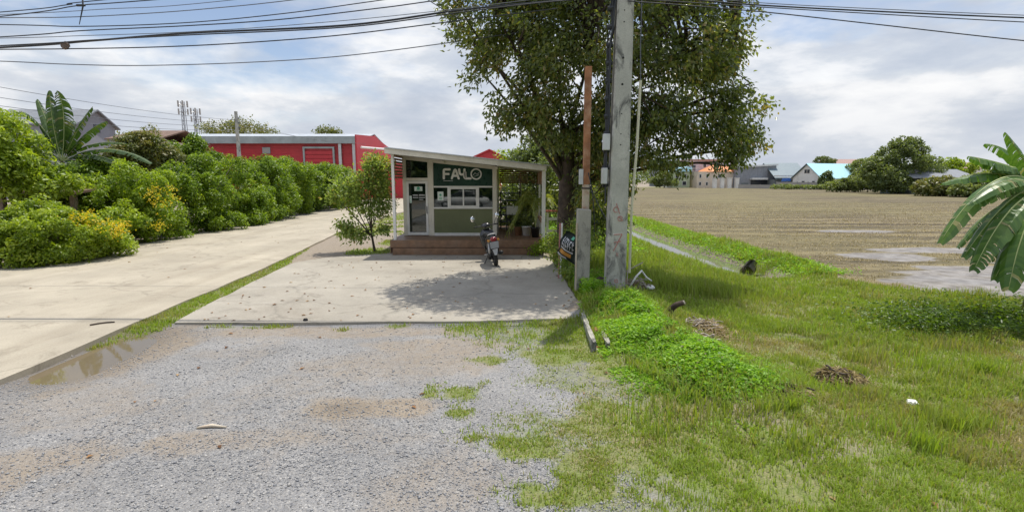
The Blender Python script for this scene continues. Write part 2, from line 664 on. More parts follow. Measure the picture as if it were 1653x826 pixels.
# foliage ramps ('rnd' 0 = darkest / driest, 1 = freshest)
MT['leaf_big'] = leaf_mat('glossy_dark_tree_leaves', [(0.0, (0.05, 0.075, 0.022)), (0.4, (0.125, 0.165, 0.045)), (0.75, (0.22, 0.26, 0.075)), (0.96, (0.29, 0.29, 0.09)), (1.0, (0.3, 0.23, 0.08))], 0.48, 0.3, 0.8)
MT['leaf_hedge'] = leaf_mat('fresh_green_shrub_leaves', [(0.0, (0.05, 0.1, 0.01)), (0.5, (0.17, 0.265, 0.022)), (1.0, (0.33, 0.42, 0.04))], 0.47)
MT['leaf_lime'] = leaf_mat('light_green_feathery_leaves', [(0.0, (0.08, 0.14, 0.014)), (0.5, (0.23, 0.32, 0.028)), (1.0, (0.38, 0.45, 0.05))], 0.47)
MT['flower'] = leaf_mat('yellow_blossom', [(0.0, (0.5, 0.36, 0.01)), (1.0, (0.75, 0.58, 0.03))], 0.35, 0.6)
MT['leaf_sap'] = leaf_mat('sapling_leaves', [(0.0, (0.06, 0.11, 0.025)), (0.5, (0.22, 0.3, 0.08)), (0.9, (0.36, 0.44, 0.15)), (1.0, (0.38, 0.3, 0.1))], 0.5)
MT['leaf_far'] = leaf_mat('distant_tree_leaves', [(0.0, (0.08, 0.115, 0.045)), (0.5, (0.155, 0.2, 0.07)), (1.0, (0.24, 0.28, 0.1))], 0.45)  # lightened and greyed, distance haze put into the leaf colour
MT['leaf_tawny'] = leaf_mat('tawny_green_leaves', [(0.0, (0.07, 0.095, 0.025)), (0.5, (0.15, 0.18, 0.05)), (1.0, (0.25, 0.22, 0.08))], 0.4)
MT['grass'] = leaf_mat('grass_blades', [(0.0, (0.38, 0.32, 0.18)), (0.25, (0.31, 0.29, 0.12)), (0.5, (0.29, 0.33, 0.075)), (0.75, (0.24, 0.315, 0.055)), (1.0, (0.28, 0.39, 0.05))], 0.36, 0.6, 0.25)
MT['creeper'] = leaf_mat('bright_creeper_leaves', [(0.0, (0.2, 0.19, 0.07)), (0.06, (0.08, 0.17, 0.014)), (0.5, (0.2, 0.38, 0.028)), (1.0, (0.34, 0.52, 0.05))], 0.45, 0.5)
MT['straw'] = leaf_mat('dry_straw', [(0.0, (0.2, 0.15, 0.09)), (0.5, (0.4, 0.32, 0.19)), (1.0, (0.52, 0.43, 0.27))], 0.15, 0.8, 0.2)
MT['deadleaf'] = leaf_mat('fallen_dry_leaves', [(0.0, (0.12, 0.06, 0.03)), (0.6, (0.28, 0.15, 0.07)), (1.0, (0.42, 0.28, 0.14))], 0.1, 0.8, 0.2)
MT['frond'] = leaf_mat('palm_frond_leaflets', [(0.0, (0.12, 0.17, 0.03)), (0.5, (0.26, 0.32, 0.07)), (1.0, (0.45, 0.42, 0.14))], 0.4)


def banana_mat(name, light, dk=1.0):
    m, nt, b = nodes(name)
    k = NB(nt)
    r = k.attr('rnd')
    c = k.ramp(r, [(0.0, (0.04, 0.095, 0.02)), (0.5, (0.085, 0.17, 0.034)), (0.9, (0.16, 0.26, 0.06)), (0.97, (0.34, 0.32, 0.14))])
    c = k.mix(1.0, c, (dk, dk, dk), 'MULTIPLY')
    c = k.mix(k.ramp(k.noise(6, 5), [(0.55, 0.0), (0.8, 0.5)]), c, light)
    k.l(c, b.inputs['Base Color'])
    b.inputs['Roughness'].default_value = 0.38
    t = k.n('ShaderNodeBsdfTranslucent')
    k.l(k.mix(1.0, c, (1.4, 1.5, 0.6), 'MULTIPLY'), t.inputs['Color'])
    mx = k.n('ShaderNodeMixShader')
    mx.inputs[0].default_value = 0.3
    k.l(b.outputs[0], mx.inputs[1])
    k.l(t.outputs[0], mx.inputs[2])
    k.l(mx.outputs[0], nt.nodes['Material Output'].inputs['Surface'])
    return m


MT['banana'] = banana_mat('banana_leaf', (0.16, 0.22, 0.06))
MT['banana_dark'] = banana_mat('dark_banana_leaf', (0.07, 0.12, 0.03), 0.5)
MT['bananastem'] = mat('banana_stem', (0.2, 0.22, 0.08), 0.6, var=0.3, dirt=(0.18, 0.11, 0.05), dirt_amt=0.7)
MT['rib'] = mat('banana_midrib', (0.4, 0.45, 0.18), 0.5)
# ------------------------------------------------------------------ ground: one sheet, shaped and split by what covers it
FIELD = [(8.9, 13.2), (9.0, 22), (8.7, 34), (6.5, 46), (3, 70), (-2, 140), (-4, 190), (60, 172), (88, 150), (90, 118), (74, 82), (70, 60), (46, 24), (24, 10.5), (15, 10.2), (11.6, 10.9), (10.2, 11.7)]
MOUND = [(2.0, 9.2), (1.95, 8.2), (2.0, 7.3), (2.25, 6.4), (2.5, 5.65)]
DITCH = [(7.0, 15.2), (6.75, 17), (6.55, 20), (6.4, 24), (6.1, 34), (4.5, 60)]
DRIVE = [(-6.0, -6), (-6.05, 4.0), (-6.08, 5.8), (-6.17, 7.3), (-6.4, 9.8), (-6.66, 13.6), (-7.2, 18.1), (-8.0, 24.3), (-8.2, 36), (-7.0, 46), (-3, 52), (4, 56), (4, 76), (-17.6, 76), (-17.6, 58.5), (-15.2, 57), (-14.7, 41), (-14.3, 28), (-13.75, 20), (-13.6, 14), (-13.8, 6), (-14, -6)]
PAD = [(-5.66, 8.28), (-3.2, 8.3), (-1.1, 8.38), (1.27, 8.56), (1.3, 10.2), (1.2, 14.1), (1.05, 16.3), (-4.4, 16.3), (-5.1, 15.9), (-5.8, 15.4), (-6.25, 14.6), (-6.2, 13.2), (-5.95, 10.6)]


def drive_edge(Y):
    return np.interp(Y, [p[1] for p in DRIVE[:9]], [p[0] for p in DRIVE[:9]])


def ditch_x(Y):
    return np.interp(Y, [p[1] for p in DITCH], [p[0] for p in DITCH])


def height(x, y):
    x, y = np.asarray(x, float), np.asarray(y, float)
    h = -0.25 * sstep(2.2, 6.0, x) * sstep(1.0, 5.0, y) * (1 - sstep(120, 300, np.hypot(x, y)) * 0)
    h = h - 0.12 * sstep(12, 40, np.abs(x)) * 0
    d, t = seg_dist(x, y, MOUND)
    h = h + (0.24 - 0.02 * t) * np.exp(-(d / 0.75) ** 2) * (0.35 + 1.25 * fbm(x * 1.9, y * 1.9, 5, 4))
    dx = np.abs(x - ditch_x(y))
    inn = sstep(13.2, 15.6, y) * (1 - sstep(60, 75, y))
    h = h - 0.24 * np.exp(-(dx / 0.85) ** 4) * inn
    h = h + 0.16 * np.exp(-((x - ditch_x(y) - 1.75) / 0.55) ** 2) * inn
    # weedy ditch between the verge and the near side of the field
    d2, _ = seg_dist(x, y, [(8.6, 9.0), (10.5, 8.7), (13, 8.3), (18, 7.5)])
    h = h - 0.33 * np.exp(-(d2 / 0.6) ** 2) + 0.1 * np.exp(-((d2 - 1.2) / 0.5) ** 2) * (x > 7.8)
    # rough verge
    rough = sstep(0.6, 3.0, x) * (x < 9.0)
    h = h + rough * 0.09 * (fbm(x * 0.9, y * 0.9, 3, 4) - 0.5)
    # gravel undulation and the puddle hollow along the drive
    lot = (y < 9) & (x < 1.5) & (x > -7)
    h = h + np.where(lot, 0.035 * (fbm(x * 0.5 + 9, y * 0.5, 8, 3) - 0.5), 0)
    pe = drive_edge(y) + 0.42
    h = h - 0.085 * np.exp(-((x - pe) / 0.5) ** 2) * sstep(5.4, 6.3, y) * (1 - sstep(7.4, 8.2, y))
    # field furrows, sunken puddles
    f = in_poly(x, y, FIELD)
    h = np.where(f, h + 0.03 * (fbm(x * 0.5, y * 2.5, 4, 3) - 0.5), h)
    return h


def mud_mask(x, y):
    n = fbm(x * 0.7, y * 1.1, 21, 4)
    m = 0
    for cx, cy, rx, ry, a in ((12.2, 12.6, 3.6, 1.4, 1.0), (16.5, 14.8, 5.0, 2.4, 1.0), (13.2, 17.6, 2.0, 1.3, 0.95), (16.5, 19.2, 3.5, 1.0, 0.9), (17.5, 26.5, 2.6, 0.8, 0.8), (21, 18, 4, 2.6, .9)):
        r = np.hypot((x - cx) / rx, (y - cy) / ry)
        m = np.maximum(m, a * (1 - sstep(0.55, 1.15, r + (n - 0.5) * 0.9)))
    isl = 1 - sstep(0.6, 1.2, np.hypot((x - 14.3) / 1.5, (y - 16.1) / 0.55) + (n - 0.5) * 1.2)
    return m * (1 - 0.9 * isl)


def grass_density(x, y):
    """0..1 cover of grass on the verge."""
    x, y = np.asarray(x, float), np.asarray(y, float)
    edge = np.interp(y, [0, 3.4, 4.84, 6.2, 7.4, 8.3, 8.6, 9.0, 20], [1.0, 0.75, 0.3, -0.1, -0.45, -0.95, 1.28, 1.3, 1.3])
    n = fbm(x * 1.1, y * 1.1, 2, 5)
    s = x - edge + 0.15 + (n - 0.5) * 2.4
    d = sstep(-0.3, 0.45, s)
    d = d * (0.5 + 0.5 * sstep(0.36, 0.5, fbm(x * 0.8 + 4, y * 0.9 + 2, 31, 4)))
    d = np.maximum(d, sstep(1.6, 3.4, x) * (y > 6.0) * 0.9)
    for cx, cy, rx, ry in ((-0.62, 5.55, 0.26, 0.26), (0.02, 4.3, 0.3, 0.22), (0.18, 3.62, 0.22, 0.22), (-1.75, 8.22, 0.3, 0.13), (-2.8, 8.0, .12, .08), (-0.35, 4.5, .12, .1), (-0.5, 5.0, .14, .12), (-4.6, 8.15, 0.6, 0.08), (-3.9, 8.2, 0.5, 0.06), (-.2, 6.6, .3, .2)):
        r = np.hypot((x - cx) / rx, (y - cy) / ry)
        d = np.maximum(d, 0.8 * (1 - sstep(0.2, 1.3, r + (fbm(x * 3.1, y * 3.1, 6, 4) - 0.5) * 3.0)))
    # strip between the drive and the pad, widening towards the road
    w = np.interp(y, [7.2, 8.0, 9.5, 12, 14.5, 16, 18], [0.12, 0.55, 0.5, 0.42, 0.3, 0.15, 0.05])
    e = drive_edge(y)
    st = (1 - sstep(w * 0.8, w * 1.3, x - e + (n - 0.5) * 0.2)) * (x > e) * (y > 7.1) * (y < 18)
    d = np.maximum(d, st)
    # patches beside and behind the kiosk
    r = np.hypot((x + 4.75) / 0.85, (y - 17.1) / 1.0)
    d = np.maximum(d, 0.95 * (1 - sstep(0.7, 1.1, r + (n - 0.5) * 0.6)))
    r = np.hypot((x + 4.4) / 0.7, (y - 20) / 1.4)
    d = np.maximum(d, 0.9 * (1 - sstep(0.6, 1.1, r + (n - 0.5) * 0.8)))
    d = np.maximum(d, (x > 1.3) * (y > 8.7) * (y < 60) * 0.95)
    d = np.maximum(d, (x > -8) * (x < 9) * (y > 22) * (y < 45) * sstep(.42, .5, n) * 0.8)
    no = in_poly(x, y, FIELD) | in_poly(x, y, PAD) | in_poly(x, y, DRIVE)
    xd = x - ditch_x(y) + 0.5 * (n - 0.5)
    water = (xd > -0.6) & (xd < 1.0) & (y > 14.0)
    d = np.where(no | water, 0, d)
    dd, _ = seg_dist(x, y, [(3.0, 8.8), (3.6, 7.9), (3.9, 7.4)])
    return np.where((x > 60) | (y > 190), 0, d)


def grid_axis(segs):
    """segs: list of (start, step) with a final end value."""
    out = []
    for (a, st), (b, _) in zip(segs, segs[1:]):
        n = max(1, int(round((b - a) / st)))
        out += list(a + (b - a) * np.arange(n) / n)
    out.append(segs[-1][0])
    return np.array(out)


def build_ground():
    gx = grid_axis([(-1500, 300), (-300, 60), (-60, 8), (-20, 1), (-8, 0.09), (12, 0.14), (26, 0.7), (60, 4), (120, 30), (300, 300), (1500, 1)])
    gy = grid_axis([(-300, 60), (-60, 8), (-4, 1), (2, 0.09), (13, 0.12), (27, 0.4), (60, 2), (120, 8), (240, 60), (600, 300), (2500, 1)])
    X, Y = np.meshgrid(gx, gy)
    x, y = X.ravel(), Y.ravel()
    z = height(x, y)
    fld = sstep(0.0, 1.0, in_poly(x + (fbm(x, y, 41, 3) - 0.5) * 0.9, y + (fbm(x, y, 43, 3) - 0.5) * 0.9, FIELD).astype(float))
    grs = grass_density(x, y)
    mud = mud_mask(x, y) * fld
    n1 = fbm(x * 0.55, y * 0.8, 12, 4)
    dirt = sstep(0.5, 0.72, n1) * 0.4
    for cx, cy, rx, ry, a in ((-1.75, 5.12, 0.62, 0.3, 1.2), (-1.2, 5.15, 0.4, .25, 1.3), (-2.4, 4.5, .7, .22, .6), (-4.6, 5.3, 1.0, .5, .5), (-0.6, 3.8, .6, .5, .5), (-1.5, 6.4, 1.4, .5, .6), (-3.0, 4.4, 0.5, 0.3, 0.75), (-3.9, 4.2, 0.6, 0.35, .8), (-1.0, 7.2, 1.2, 0.5, 0.75), (-5.3, 6.9, 0.7, 1.5, 0.95), (-4.3, 3.9, .5, .5, .8), (-2.6, 7.9, 3.2, 0.35, 0.8), (-0.9, 6.6, .9, .5, .7)):
        r = np.hypot((x - cx) / rx, (y - cy) / ry)
        dirt = np.maximum(dirt, a * (1 - sstep(0.55, 1.2, r + (fbm(x * 2.2, y * 2.2, 51, 4) - 0.5) * 0.9)))
    far_ground = (y > 9.0) | (x > 1.6) | (x < -9)
    # wheel tracks where cars turn in from the road
    for tx in (-3.6, -2.1, -0.9):
        off = x - tx - 0.10 * (y - 5) ** 2 * 0.3
        dirt = np.maximum(dirt, 0.35 * np.exp(-(off / 0.2) ** 2) * sstep(0.35, 0.6, fbm(x * 0.8 + 7, y * 0.5, 55, 4)))
    dirt = np.where(far_ground, 1.0, dirt)
    damp = np.exp(-((x - drive_edge(y) - 0.36) / 0.75) ** 2) * sstep(5.0, 6.2, y) * (1 - sstep(7.8, 8.6, y))
    damp = np.maximum(damp, 0.75 * np.exp(-((x - ditch_x(y) - 0.3) / 0.95) ** 4) * sstep(13.2, 14.5, y) * (1 - sstep(50, 60, y)))
    damp = np.maximum(damp, (1 - sstep(.4, 1.15, np.hypot((x + 1.78) / .42, (y - 5.12) / .2) + (fbm(x * 2.2, y * 2.2, 51, 4) - 0.5) * .6)) * .55)
    nx, ny = len(gx), len(gy)
    idx = np.arange(nx * ny).reshape(ny, nx)
    Q = np.stack([idx[:-1, :-1], idx[:-1, 1:], idx[1:, 1:], idx[1:, :-1]], -1).reshape(-1, 4)
    cx, cy = x[Q].mean(1), y[Q].mean(1)
    isf = fld[Q].mean(1) > 0.5
    verge = (~isf) & (cx > np.interp(cy, [0, 3.4, 6.2, 8.3, 8.6, 40], [1.0, 0.75, -0.1, -0.95, 1.2, 1.2])) & (cx < 70) & (cy > 1.5) & (cy < 70)
    lot = (~isf) & (~verge) & (cx > -9) & (cy < 8.5) & (cy > -60)
    rest = ~(isf | verge | lot)
    m, nt, b = nodes('ground_cover')
    k = NB(nt)
    cell = k.voro(88, out='Color')
    dist = k.voro(88)
    sep = k.n('ShaderNodeSeparateColor')
    k.l(cell, sep.inputs[0])
    stone = k.ramp(sep.outputs[0], [(0.0, (0.18, 0.178, 0.18)), (0.25, (0.235, 0.237, 0.242)), (0.6, (0.288, 0.286, 0.283)), (0.85, (0.335, 0.325, 0.308)), (1.0, (0.47, 0.455, 0.43))])
    stone = k.mix(k.ramp(dist, [(0.4, 0.0), (0.8, 0.55)]), stone, (0.2, 0.18, 0.155))
    big = k.ramp(k.noise(1.1, 6, 0.62), [(0.3, 0.82), (0.7, 1.1)])
    stone = k.mix(1.0, stone, big, 'MULTIPLY')
    dcol = k.ramp(k.noise(9, 8, 0.68), [(0.25, (0.21, 0.165, 0.118)), (0.6, (0.305, 0.25, 0.185)), (0.8, (0.38, 0.325, 0.255))])
    peb = k.ramp(k.voro(30), [(0.16, 1.0), (0.24, 0.0)])
    dcol = k.mix(k.math('MULTIPLY', peb, 0.5), dcol, (0.42, 0.4, 0.38))
    dm = k.math('ADD', k.attr('dirt'), k.math('MULTIPLY', k.math('SUBTRACT', k.noise(5, 8, 0.75), 0.5), 1.5))
    col = k.mix(k.ramp(dm, [(0.2, 0.0), (1.0, 0.9)]), stone, dcol)
    # soil under the grass: thatch and moss
    gcol = k.ramp(k.noise(14, 8, 0.7), [(0.25, (0.13, 0.16, 0.045)), (0.5, (0.21, 0.22, 0.085)), (0.75, (0.34, 0.29, 0.16))])
    gcol = k.mix(k.ramp(k.noise(1.7, 6, 0.62), [(0.42, 0.0), (0.62, 0.7)]), gcol, (0.16, 0.22, 0.04))
    gcol = k.mix(1.0, gcol, k.ramp(k.noise(55, 6, 0.75), [(0.3, 0.45), (0.7, 1.35)]), 'MULTIPLY')
    gm = k.math('ADD', k.attr('grs'), k.math('MULTIPLY', k.math('SUBTRACT', k.noise(9, 6, 0.7), 0.5), 0.9))
    col = k.mix(k.ramp(gm, [(0.3, 0.0), (0.7, 0.95)]), col, gcol)
    # stubble field: furrow rows, straw and bare earth
    rows = k.noise(1.0, 7, 0.62, k.pos((0.1, 1.5, 1)))
    spx = k.n('ShaderNodeSeparateXYZ')
    k.l(k.pos(), spx.inputs[0])
    fur = k.math('SINE', k.math('ADD', k.math('MULTIPLY', k.math('ADD', spx.outputs[1], k.math('MULTIPLY', spx.outputs[0], 0.06)), 2.6), k.math('MULTIPLY', k.noise(0.3, 5, 0.6), 6.0)))
    rows = k.math('ADD', rows, k.math('MULTIPLY', fur, 0.075))
    fc = k.ramp(rows, [(0.36, (0.058, 0.046, 0.028)), (0.5, (0.125, 0.1, 0.056)), (0.62, (0.23, 0.187, 0.1))])
    fc = k.mix(k.ramp(k.noise(0.05, 6, 0.65), [(0.38, 0.0), (0.62, 0.6)]), fc, (0.2, 0.175, 0.072))
    straw = k.ramp(k.noise(26, 6, 0.75, k.pos((0.5, 1.4, 1))), [(0.52, 0.0), (0.62, 0.6)])
    fc = k.mix(straw, fc, (0.28, 0.23, 0.14))
    clod = k.ramp(k.noise(11, 6, 0.7), [(0.3, 0.75), (0.6, 1.05)])
    fc = k.mix(1.0, fc, clod, 'MULTIPLY')
    fc = k.mix(1.0, fc, k.ramp(k.noise(2.6, 9, 0.75, k.pos((0.6, 1.5, 1))), [(0.36, 0.55), (0.52, 1.0), (0.66, 1.25)]), 'MULTIPLY')
    mdn = k.math('ADD', k.attr('mud'), k.math('MULTIPLY', k.math('SUBTRACT', k.noise(2.2, 7, 0.65, k.pos((0.6, 1.3, 1))), 0.5), 1.1))
    mud_m = k.ramp(mdn, [(0.38, 0.0), (0.62, 1.0)])
    fc = k.mix(mud_m, fc, k.ramp(k.noise(3, 6), [(0.3, (0.12, 0.105, 0.088)), (0.5, (0.21, 0.19, 0.168)), (0.7, (0.3, 0.28, 0.255))]))
    fm = k.math('ADD', k.attr('fld'), k.math('MULTIPLY', k.math('SUBTRACT', k.noise(3, 5, 0.7), 0.5), 0.7))
    fr = k.ramp(fm, [(0.35, 0.0), (0.65, 1.0)])
    col = k.mix(fr, col, fc)
    col = k.mix(k.math('MULTIPLY', k.attr('damp'), 0.75), col, (0.12, 0.095, 0.068))
    k.l(col, b.inputs['Base Color'])
    wet = k.math('MAXIMUM', k.math('MULTIPLY', k.math('MULTIPLY', mud_m, fr), k.ramp(k.noise(0.8, 6, .6, k.pos((.6, 1.3, 1))), [(.42, 0.3), (.6, 1.0)])), k.math('MULTIPLY', k.attr('damp'), 0.5))
    k.l(k.ramp(wet, [(0.0, 0.92), (1.0, 0.4)]), b.inputs['Roughness'])
    b.inputs['Specular IOR Level'].default_value = 0.3
    h1 = k.math('MULTIPLY', k.math('SUBTRACT', 1.0, dist), k.math('SUBTRACT', 1.0, k.math('MULTIPLY', fr, 1.0), True))
    hh = k.math('ADD', k.math('MULTIPLY', h1, 0.6), k.math('MULTIPLY', k.noise(24, 7, 0.72), k.math('SUBTRACT', 1.4, wet)))
    k.bump(hh, 0.6, 0.018, b)
    for name, sel in (('gravel_lot', lot), ('grass_verge', verge), ('field', isf), ('ground', rest)):
        q = Q[sel]
        u, inv = np.unique(q, return_inverse=True)
        me = np_mesh(name, np.stack([x[u], y[u], z[u]], 1), [inv.reshape(-1, 4)],
                     {'fld': fld[u], 'grs': grs[u], 'mud': mud[u], 'dirt': dirt[u], 'damp': damp[u]}, True)
        tag(link(name, me, m), kind='structure')


build_ground()


def slab(name, poly, z0, z1, m, bevel=0.015):
    bm = bmesh.new()
    prism(bm, poly, 'z', z0, z1)
    bmesh.ops.triangulate(bm, faces=[f for f in bm.faces if len(f.verts) > 4])
    return tag(obj(name, bm, m), kind='structure')


def wobble(poly, step, amp, seed):
    out = []
    n = len(poly)
    for i in range(n):
        (ax, ay), (bx_, by) = poly[i], poly[(i + 1) % n]
        ln = math.hypot(bx_ - ax, by - ay)
        kk = max(1, min(60, int(ln / step)))
        for j in range(kk):
            t = j / kk
            px, py = ax + (bx_ - ax) * t, ay + (by - ay) * t
            out.append((px + amp * (float(fbm(px * 1.7, py * 1.7, seed, 3)) - 0.5), py + amp * (float(fbm(px * 1.7 + 50, py * 1.7, seed, 3)) - 0.5)))
    return out


slab('concrete_driveway', wobble(DRIVE, 0.5, 0.12, 61), -0.2, 0.055, MT['drive'])
slab('concrete_forecourt', wobble(PAD, 0.25, 0.1, 63), -0.2, 0.04, MT['pad'])


def water_mat(name, col, rough=0.03):
    m, nt, b = nodes(name)
    k = NB(nt)
    b.inputs['Base Color'].default_value = (*col, 1)
    b.inputs['Roughness'].default_value = rough
    b.inputs['IOR'].default_value = 1.33
    b.inputs['Specular IOR Level'].default_value = 0.6
    k.bump(k.noise(5, 3), 0.04, 0.01, b)
    return m


def sheet(name, poly, z, m):
    bm = bmesh.new()
    f = bm.faces.new([bm.verts.new((p[0], p[1], z)) for p in poly])
    bmesh.ops.triangulate(bm, faces=[f])
    return tag(obj(name, bm, m), kind='structure')


sheet('puddle_water', [(-6.02, 5.3), (-5.0, 5.5), (-4.95, 8.0), (-5.4, 8.24), (-6.1, 8.2)], -0.04, water_mat('muddy_puddle_water', (0.16, 0.125, 0.075)))
sheet('ditch_water', [(6.0, 15.0), (7.9, 15.0), (7.4, 20), (7.2, 30), (6.6, 45), (4.9, 62), (3.6, 62), (5.2, 34), (5.6, 22)], -0.405, water_mat('grey_ditch_water', (0.15, 0.14, 0.11)))


# ------------------------------------------------------------------ ground cover
def blades(name, P, H, Wd, rnd, m, lean=0.5, seed=0, label=None):
    r = np.random.default_rng(seed)
    n = len(P)
    a = r.uniform(0, 2 * math.pi, n)
    d = np.stack([np.cos(a), np.sin(a), np.zeros(n)], 1)
    s = np.stack([-np.sin(a), np.cos(a), np.zeros(n)], 1)
    ln = (r.uniform(0.1, 1.0, n) * lean)[:, None]
    up = np.array([0, 0, 1.0])
    H_, W_ = H[:, None], Wd[:, None]
    b0, b1 = P - s * W_ / 2, P + s * W_ / 2
    mid = P + up * H_ * 0.6 + d * H_ * ln * 0.35
    m0, m1 = mid - s * W_ * 0.38, mid + s * W_ * 0.38
    tip = P + up * H_ * (1 - 0.35 * ln) + d * H_ * ln
    V = np.stack([b0, b1, m1, m0, tip], 1).reshape(-1, 3)
    i = np.arange(n)[:, None] * 5
    me = np_mesh(name, V, [i + np.array([[0, 1, 2, 3]]), i + np.array([[3, 2, 4]])], {'rnd': np.repeat(rnd, 5)})
    o = link(name, me, m)
    return tag(o, label, kind='stuff')


def scatter(n, x0, x1, y0, y1, r):
    """More points near the camera than far."""
    y = y0 * (y1 / y0) ** r.uniform(0, 1, n)
    x = r.uniform(x0, x1, n)
    return x, y


def grow_grass():
    r = np.random.default_rng(5)
    n = 1150000
    y = 3.0 * (42 / 3.0) ** r.uniform(0, 1, n)
    u_ = r.uniform(0, 1, n)
    x = -0.95 * (y + 0.8) + u_ * (2.03 * (y + 0.8) + 3.0)
    d = grass_density(x, y)
    fine = fbm(x * 5.5, y * 5.5, 71, 3)
    keep = r.uniform(0, 1, n) < d * (0.25 + 0.75 * sstep(0.35, 0.6, fine))
    # bare scars and litter on the verge
    for cx, cy, rx, ry in ((2.2, 3.75, 0.28, 0.3), (4.15, 6.15, 0.3, 0.2), (3.3, 7.8, 0.3, 0.3), (4.6, 8.2, .3, .2), (1.6, 5.0, .5, .25), (5.1, 9.6, .35, .25), (0.95, 6.0, .5, .2), (2.5, 4.6, .35, .2)):
        keep &= ~((np.hypot((x - cx) / rx, (y - cy) / ry) < 1 + (fine - 0.5)) & (r.uniform(0, 1, n) < 0.85))
    md, mt = seg_dist(x, y, MOUND)
    keep &= ~((md < 0.7) & (r.uniform(0, 1, n) < 0.5))
    x, y = x[keep], y[keep]
    n = len(x)
    z = height(x, y) - 0.01
    lowf = fbm(x * 0.55 + 3, y * 0.55, 81, 4)
    lush = np.clip(0.25 + 0.5 * sstep(6.5, 9.5, y) + 0.35 * sstep(0.4, 0.65, lowf) - 0.1 * (x < 2) * (y < 8.3), 0, 1)
    tuft = sstep(0.52, 0.7, fbm(x * 1.3, y * 1.3, 83, 4))
    Hh = (0.028 + 0.07 * lush + 0.12 * tuft * sstep(3.0, 6, x) * sstep(4, 7, y)) * r.uniform(0.5, 1.35, n)
    bank = np.exp(-((x - ditch_x(y) + 1.5) / 1.0) ** 2) * sstep(10, 13.5, y) + np.exp(-((x - ditch_x(y) - 1.7) / 0.8) ** 2) * sstep(13, 15, y)
    Hh += 0.16 * np.clip(bank, 0, 1) * r.uniform(0.4, 1.2, n)
    dk, _ = seg_dist(x, y, [(8.4, 9.3), (10.5, 8.9), (13, 8.5)])
    Hh += 0.22 * np.exp(-(dk / 0.7) ** 2) * r.uniform(0.4, 1.2, n)
    Hh = np.where((y > 8.5) & (x > 1.2) & (x < 5), Hh + 0.05 * r.uniform(0, 1, n), Hh)
    md, mt = seg_dist(x, y, MOUND)
    Hh = np.where(md < 0.8, Hh + 0.12 * r.uniform(0, 1, n) ** 2 + 0.05, Hh)
    Hh = np.where(x < 0.8, np.minimum(Hh, 0.085), Hh)
    wd = np.clip(0.0055 + 0.00095 * y, 0.006, 0.035) * r.uniform(0.7, 1.3, n)
    dry = sstep(0.46, 0.66, fbm(x * 0.8 + 20, y * 0.8, 91, 5)) * (1 - 0.75 * np.clip(bank, 0, 1))
    dry = dry * (1 - 0.8 * np.exp(-((x - 1.9) / 1.3) ** 2 - ((y - 6.0) / 1.8) ** 2))
    rnd = np.clip(0.72 + 0.3 * (lowf - 0.5) + 0.14 * lush - 0.6 * dry * (1 - 0.5 * sstep(7.5, 10, y)) + r.normal(0, 0.13, n), 0, 1)
    rnd = np.where(r.uniform(0, 1, n) < 0.1, r.uniform(0, 0.3, n), rnd)
    blades('grass', np.stack([x, y, z], 1), Hh, wd, rnd, MT['grass'], 0.75, 6, 'short green and straw coloured grass over the verge and gravel edge')
    # taller reedy clumps
    P, Hs, R = [], [], []
    for cx, cy, k_, h_, s_ in ((4.1, 11.2, 700, 0.45, 0.4), (3.5, 11.4, 500, 0.4, 0.3), (4.6, 11.0, 500, 0.4, 0.3), (4.5, 5.0, 420, 0.26, 0.16), (4.9, 5.15, 300, .2, .16), (3.4, 12.6, 500, .45, .35), (9.6, 10.3, 400, .45, .2), (9.0, 10.5, 200, .3, .3), (2.4, 14.0, 700, 0.5, 0.4), (3.2, 15.5, 700, 0.5, 0.5), (2.2, 12.0, 500, .4, .4), (7.6, 15.4, 300, .3, .3), (5.6, 13.2, 500, .35, .5), (8.9, 9.0, 900, 0.4, 0.45), (9.8, 8.8, 900, .45, .5), (8.1, 9.3, 500, .3, .35)):
        a, q = r.normal(0, 1, k_), r.normal(0, 1, k_)
        P.append(np.stack([cx + a * s_, cy + q * s_ * 0.7, height(cx + a * s_, cy + q * s_ * 0.7)], 1))
        Hs.append(h_ * r.uniform(0.4, 1.1, k_))
        R.append(np.clip(r.normal(0.68 if cx < 8 else 0.5, 0.16, k_), 0, 1))
    for q in range(110):                                        # rough tufts all over the verge
        cy = r.uniform(4.2, 13.5)
        cx = r.uniform(1.2, 1.02 * cy)
        if in_poly(np.array([cx]), np.array([cy]), FIELD)[0] or grass_density(np.array([cx]), np.array([cy]))[0] < .3:
            continue
        k_, s_ = int(r.integers(60, 240)), r.uniform(.06, .24)
        a, b_ = r.normal(0, 1, k_), r.normal(0, 1, k_)
        P.append(np.stack([cx + a * s_, cy + b_ * s_, height(cx + a * s_, cy + b_ * s_)], 1))
        Hs.append(r.uniform(.1, .26) * r.uniform(0.35, 1.1, k_))
        R.append(np.clip(r.normal(r.choice([.35, .6, .75, .9]), 0.15, k_), 0, 1))
    P, Hs, R = np.concatenate(P), np.concatenate(Hs), np.concatenate(R)
    blades('tall_grass', P, Hs, np.full(len(P), 0.012), R, MT['grass'], 0.55, 8, 'taller reedy grass clumps beside the ditch and verge')
    # straw stubble on the field
    n = 90000
    y = 10.5 * (60 / 10.5) ** r.uniform(0, 1, n)
    x = r.uniform(0.25, 1.1, n) * y
    m = in_poly(x, y, FIELD) & (r.uniform(0, 1, n) < 0.25 + 0.75 * sstep(0.45, 0.6, fbm(x * 0.25, y * 1.9, 4, 3))) & (mud_mask(x, y) < 0.35)
    x, y = x[m], y[m]
    blades('stubble', np.stack([x, y, height(x, y) - 0.01], 1), r.uniform(0.02, 0.09, len(x)), np.clip(0.001 * y, 0.01, 0.04), r.uniform(0, 1, len(x)), MT['straw'], 1.6, 9, 'dry straw stubble lying over the ploughed field')
    # straw litter on the verge
    n = 55000
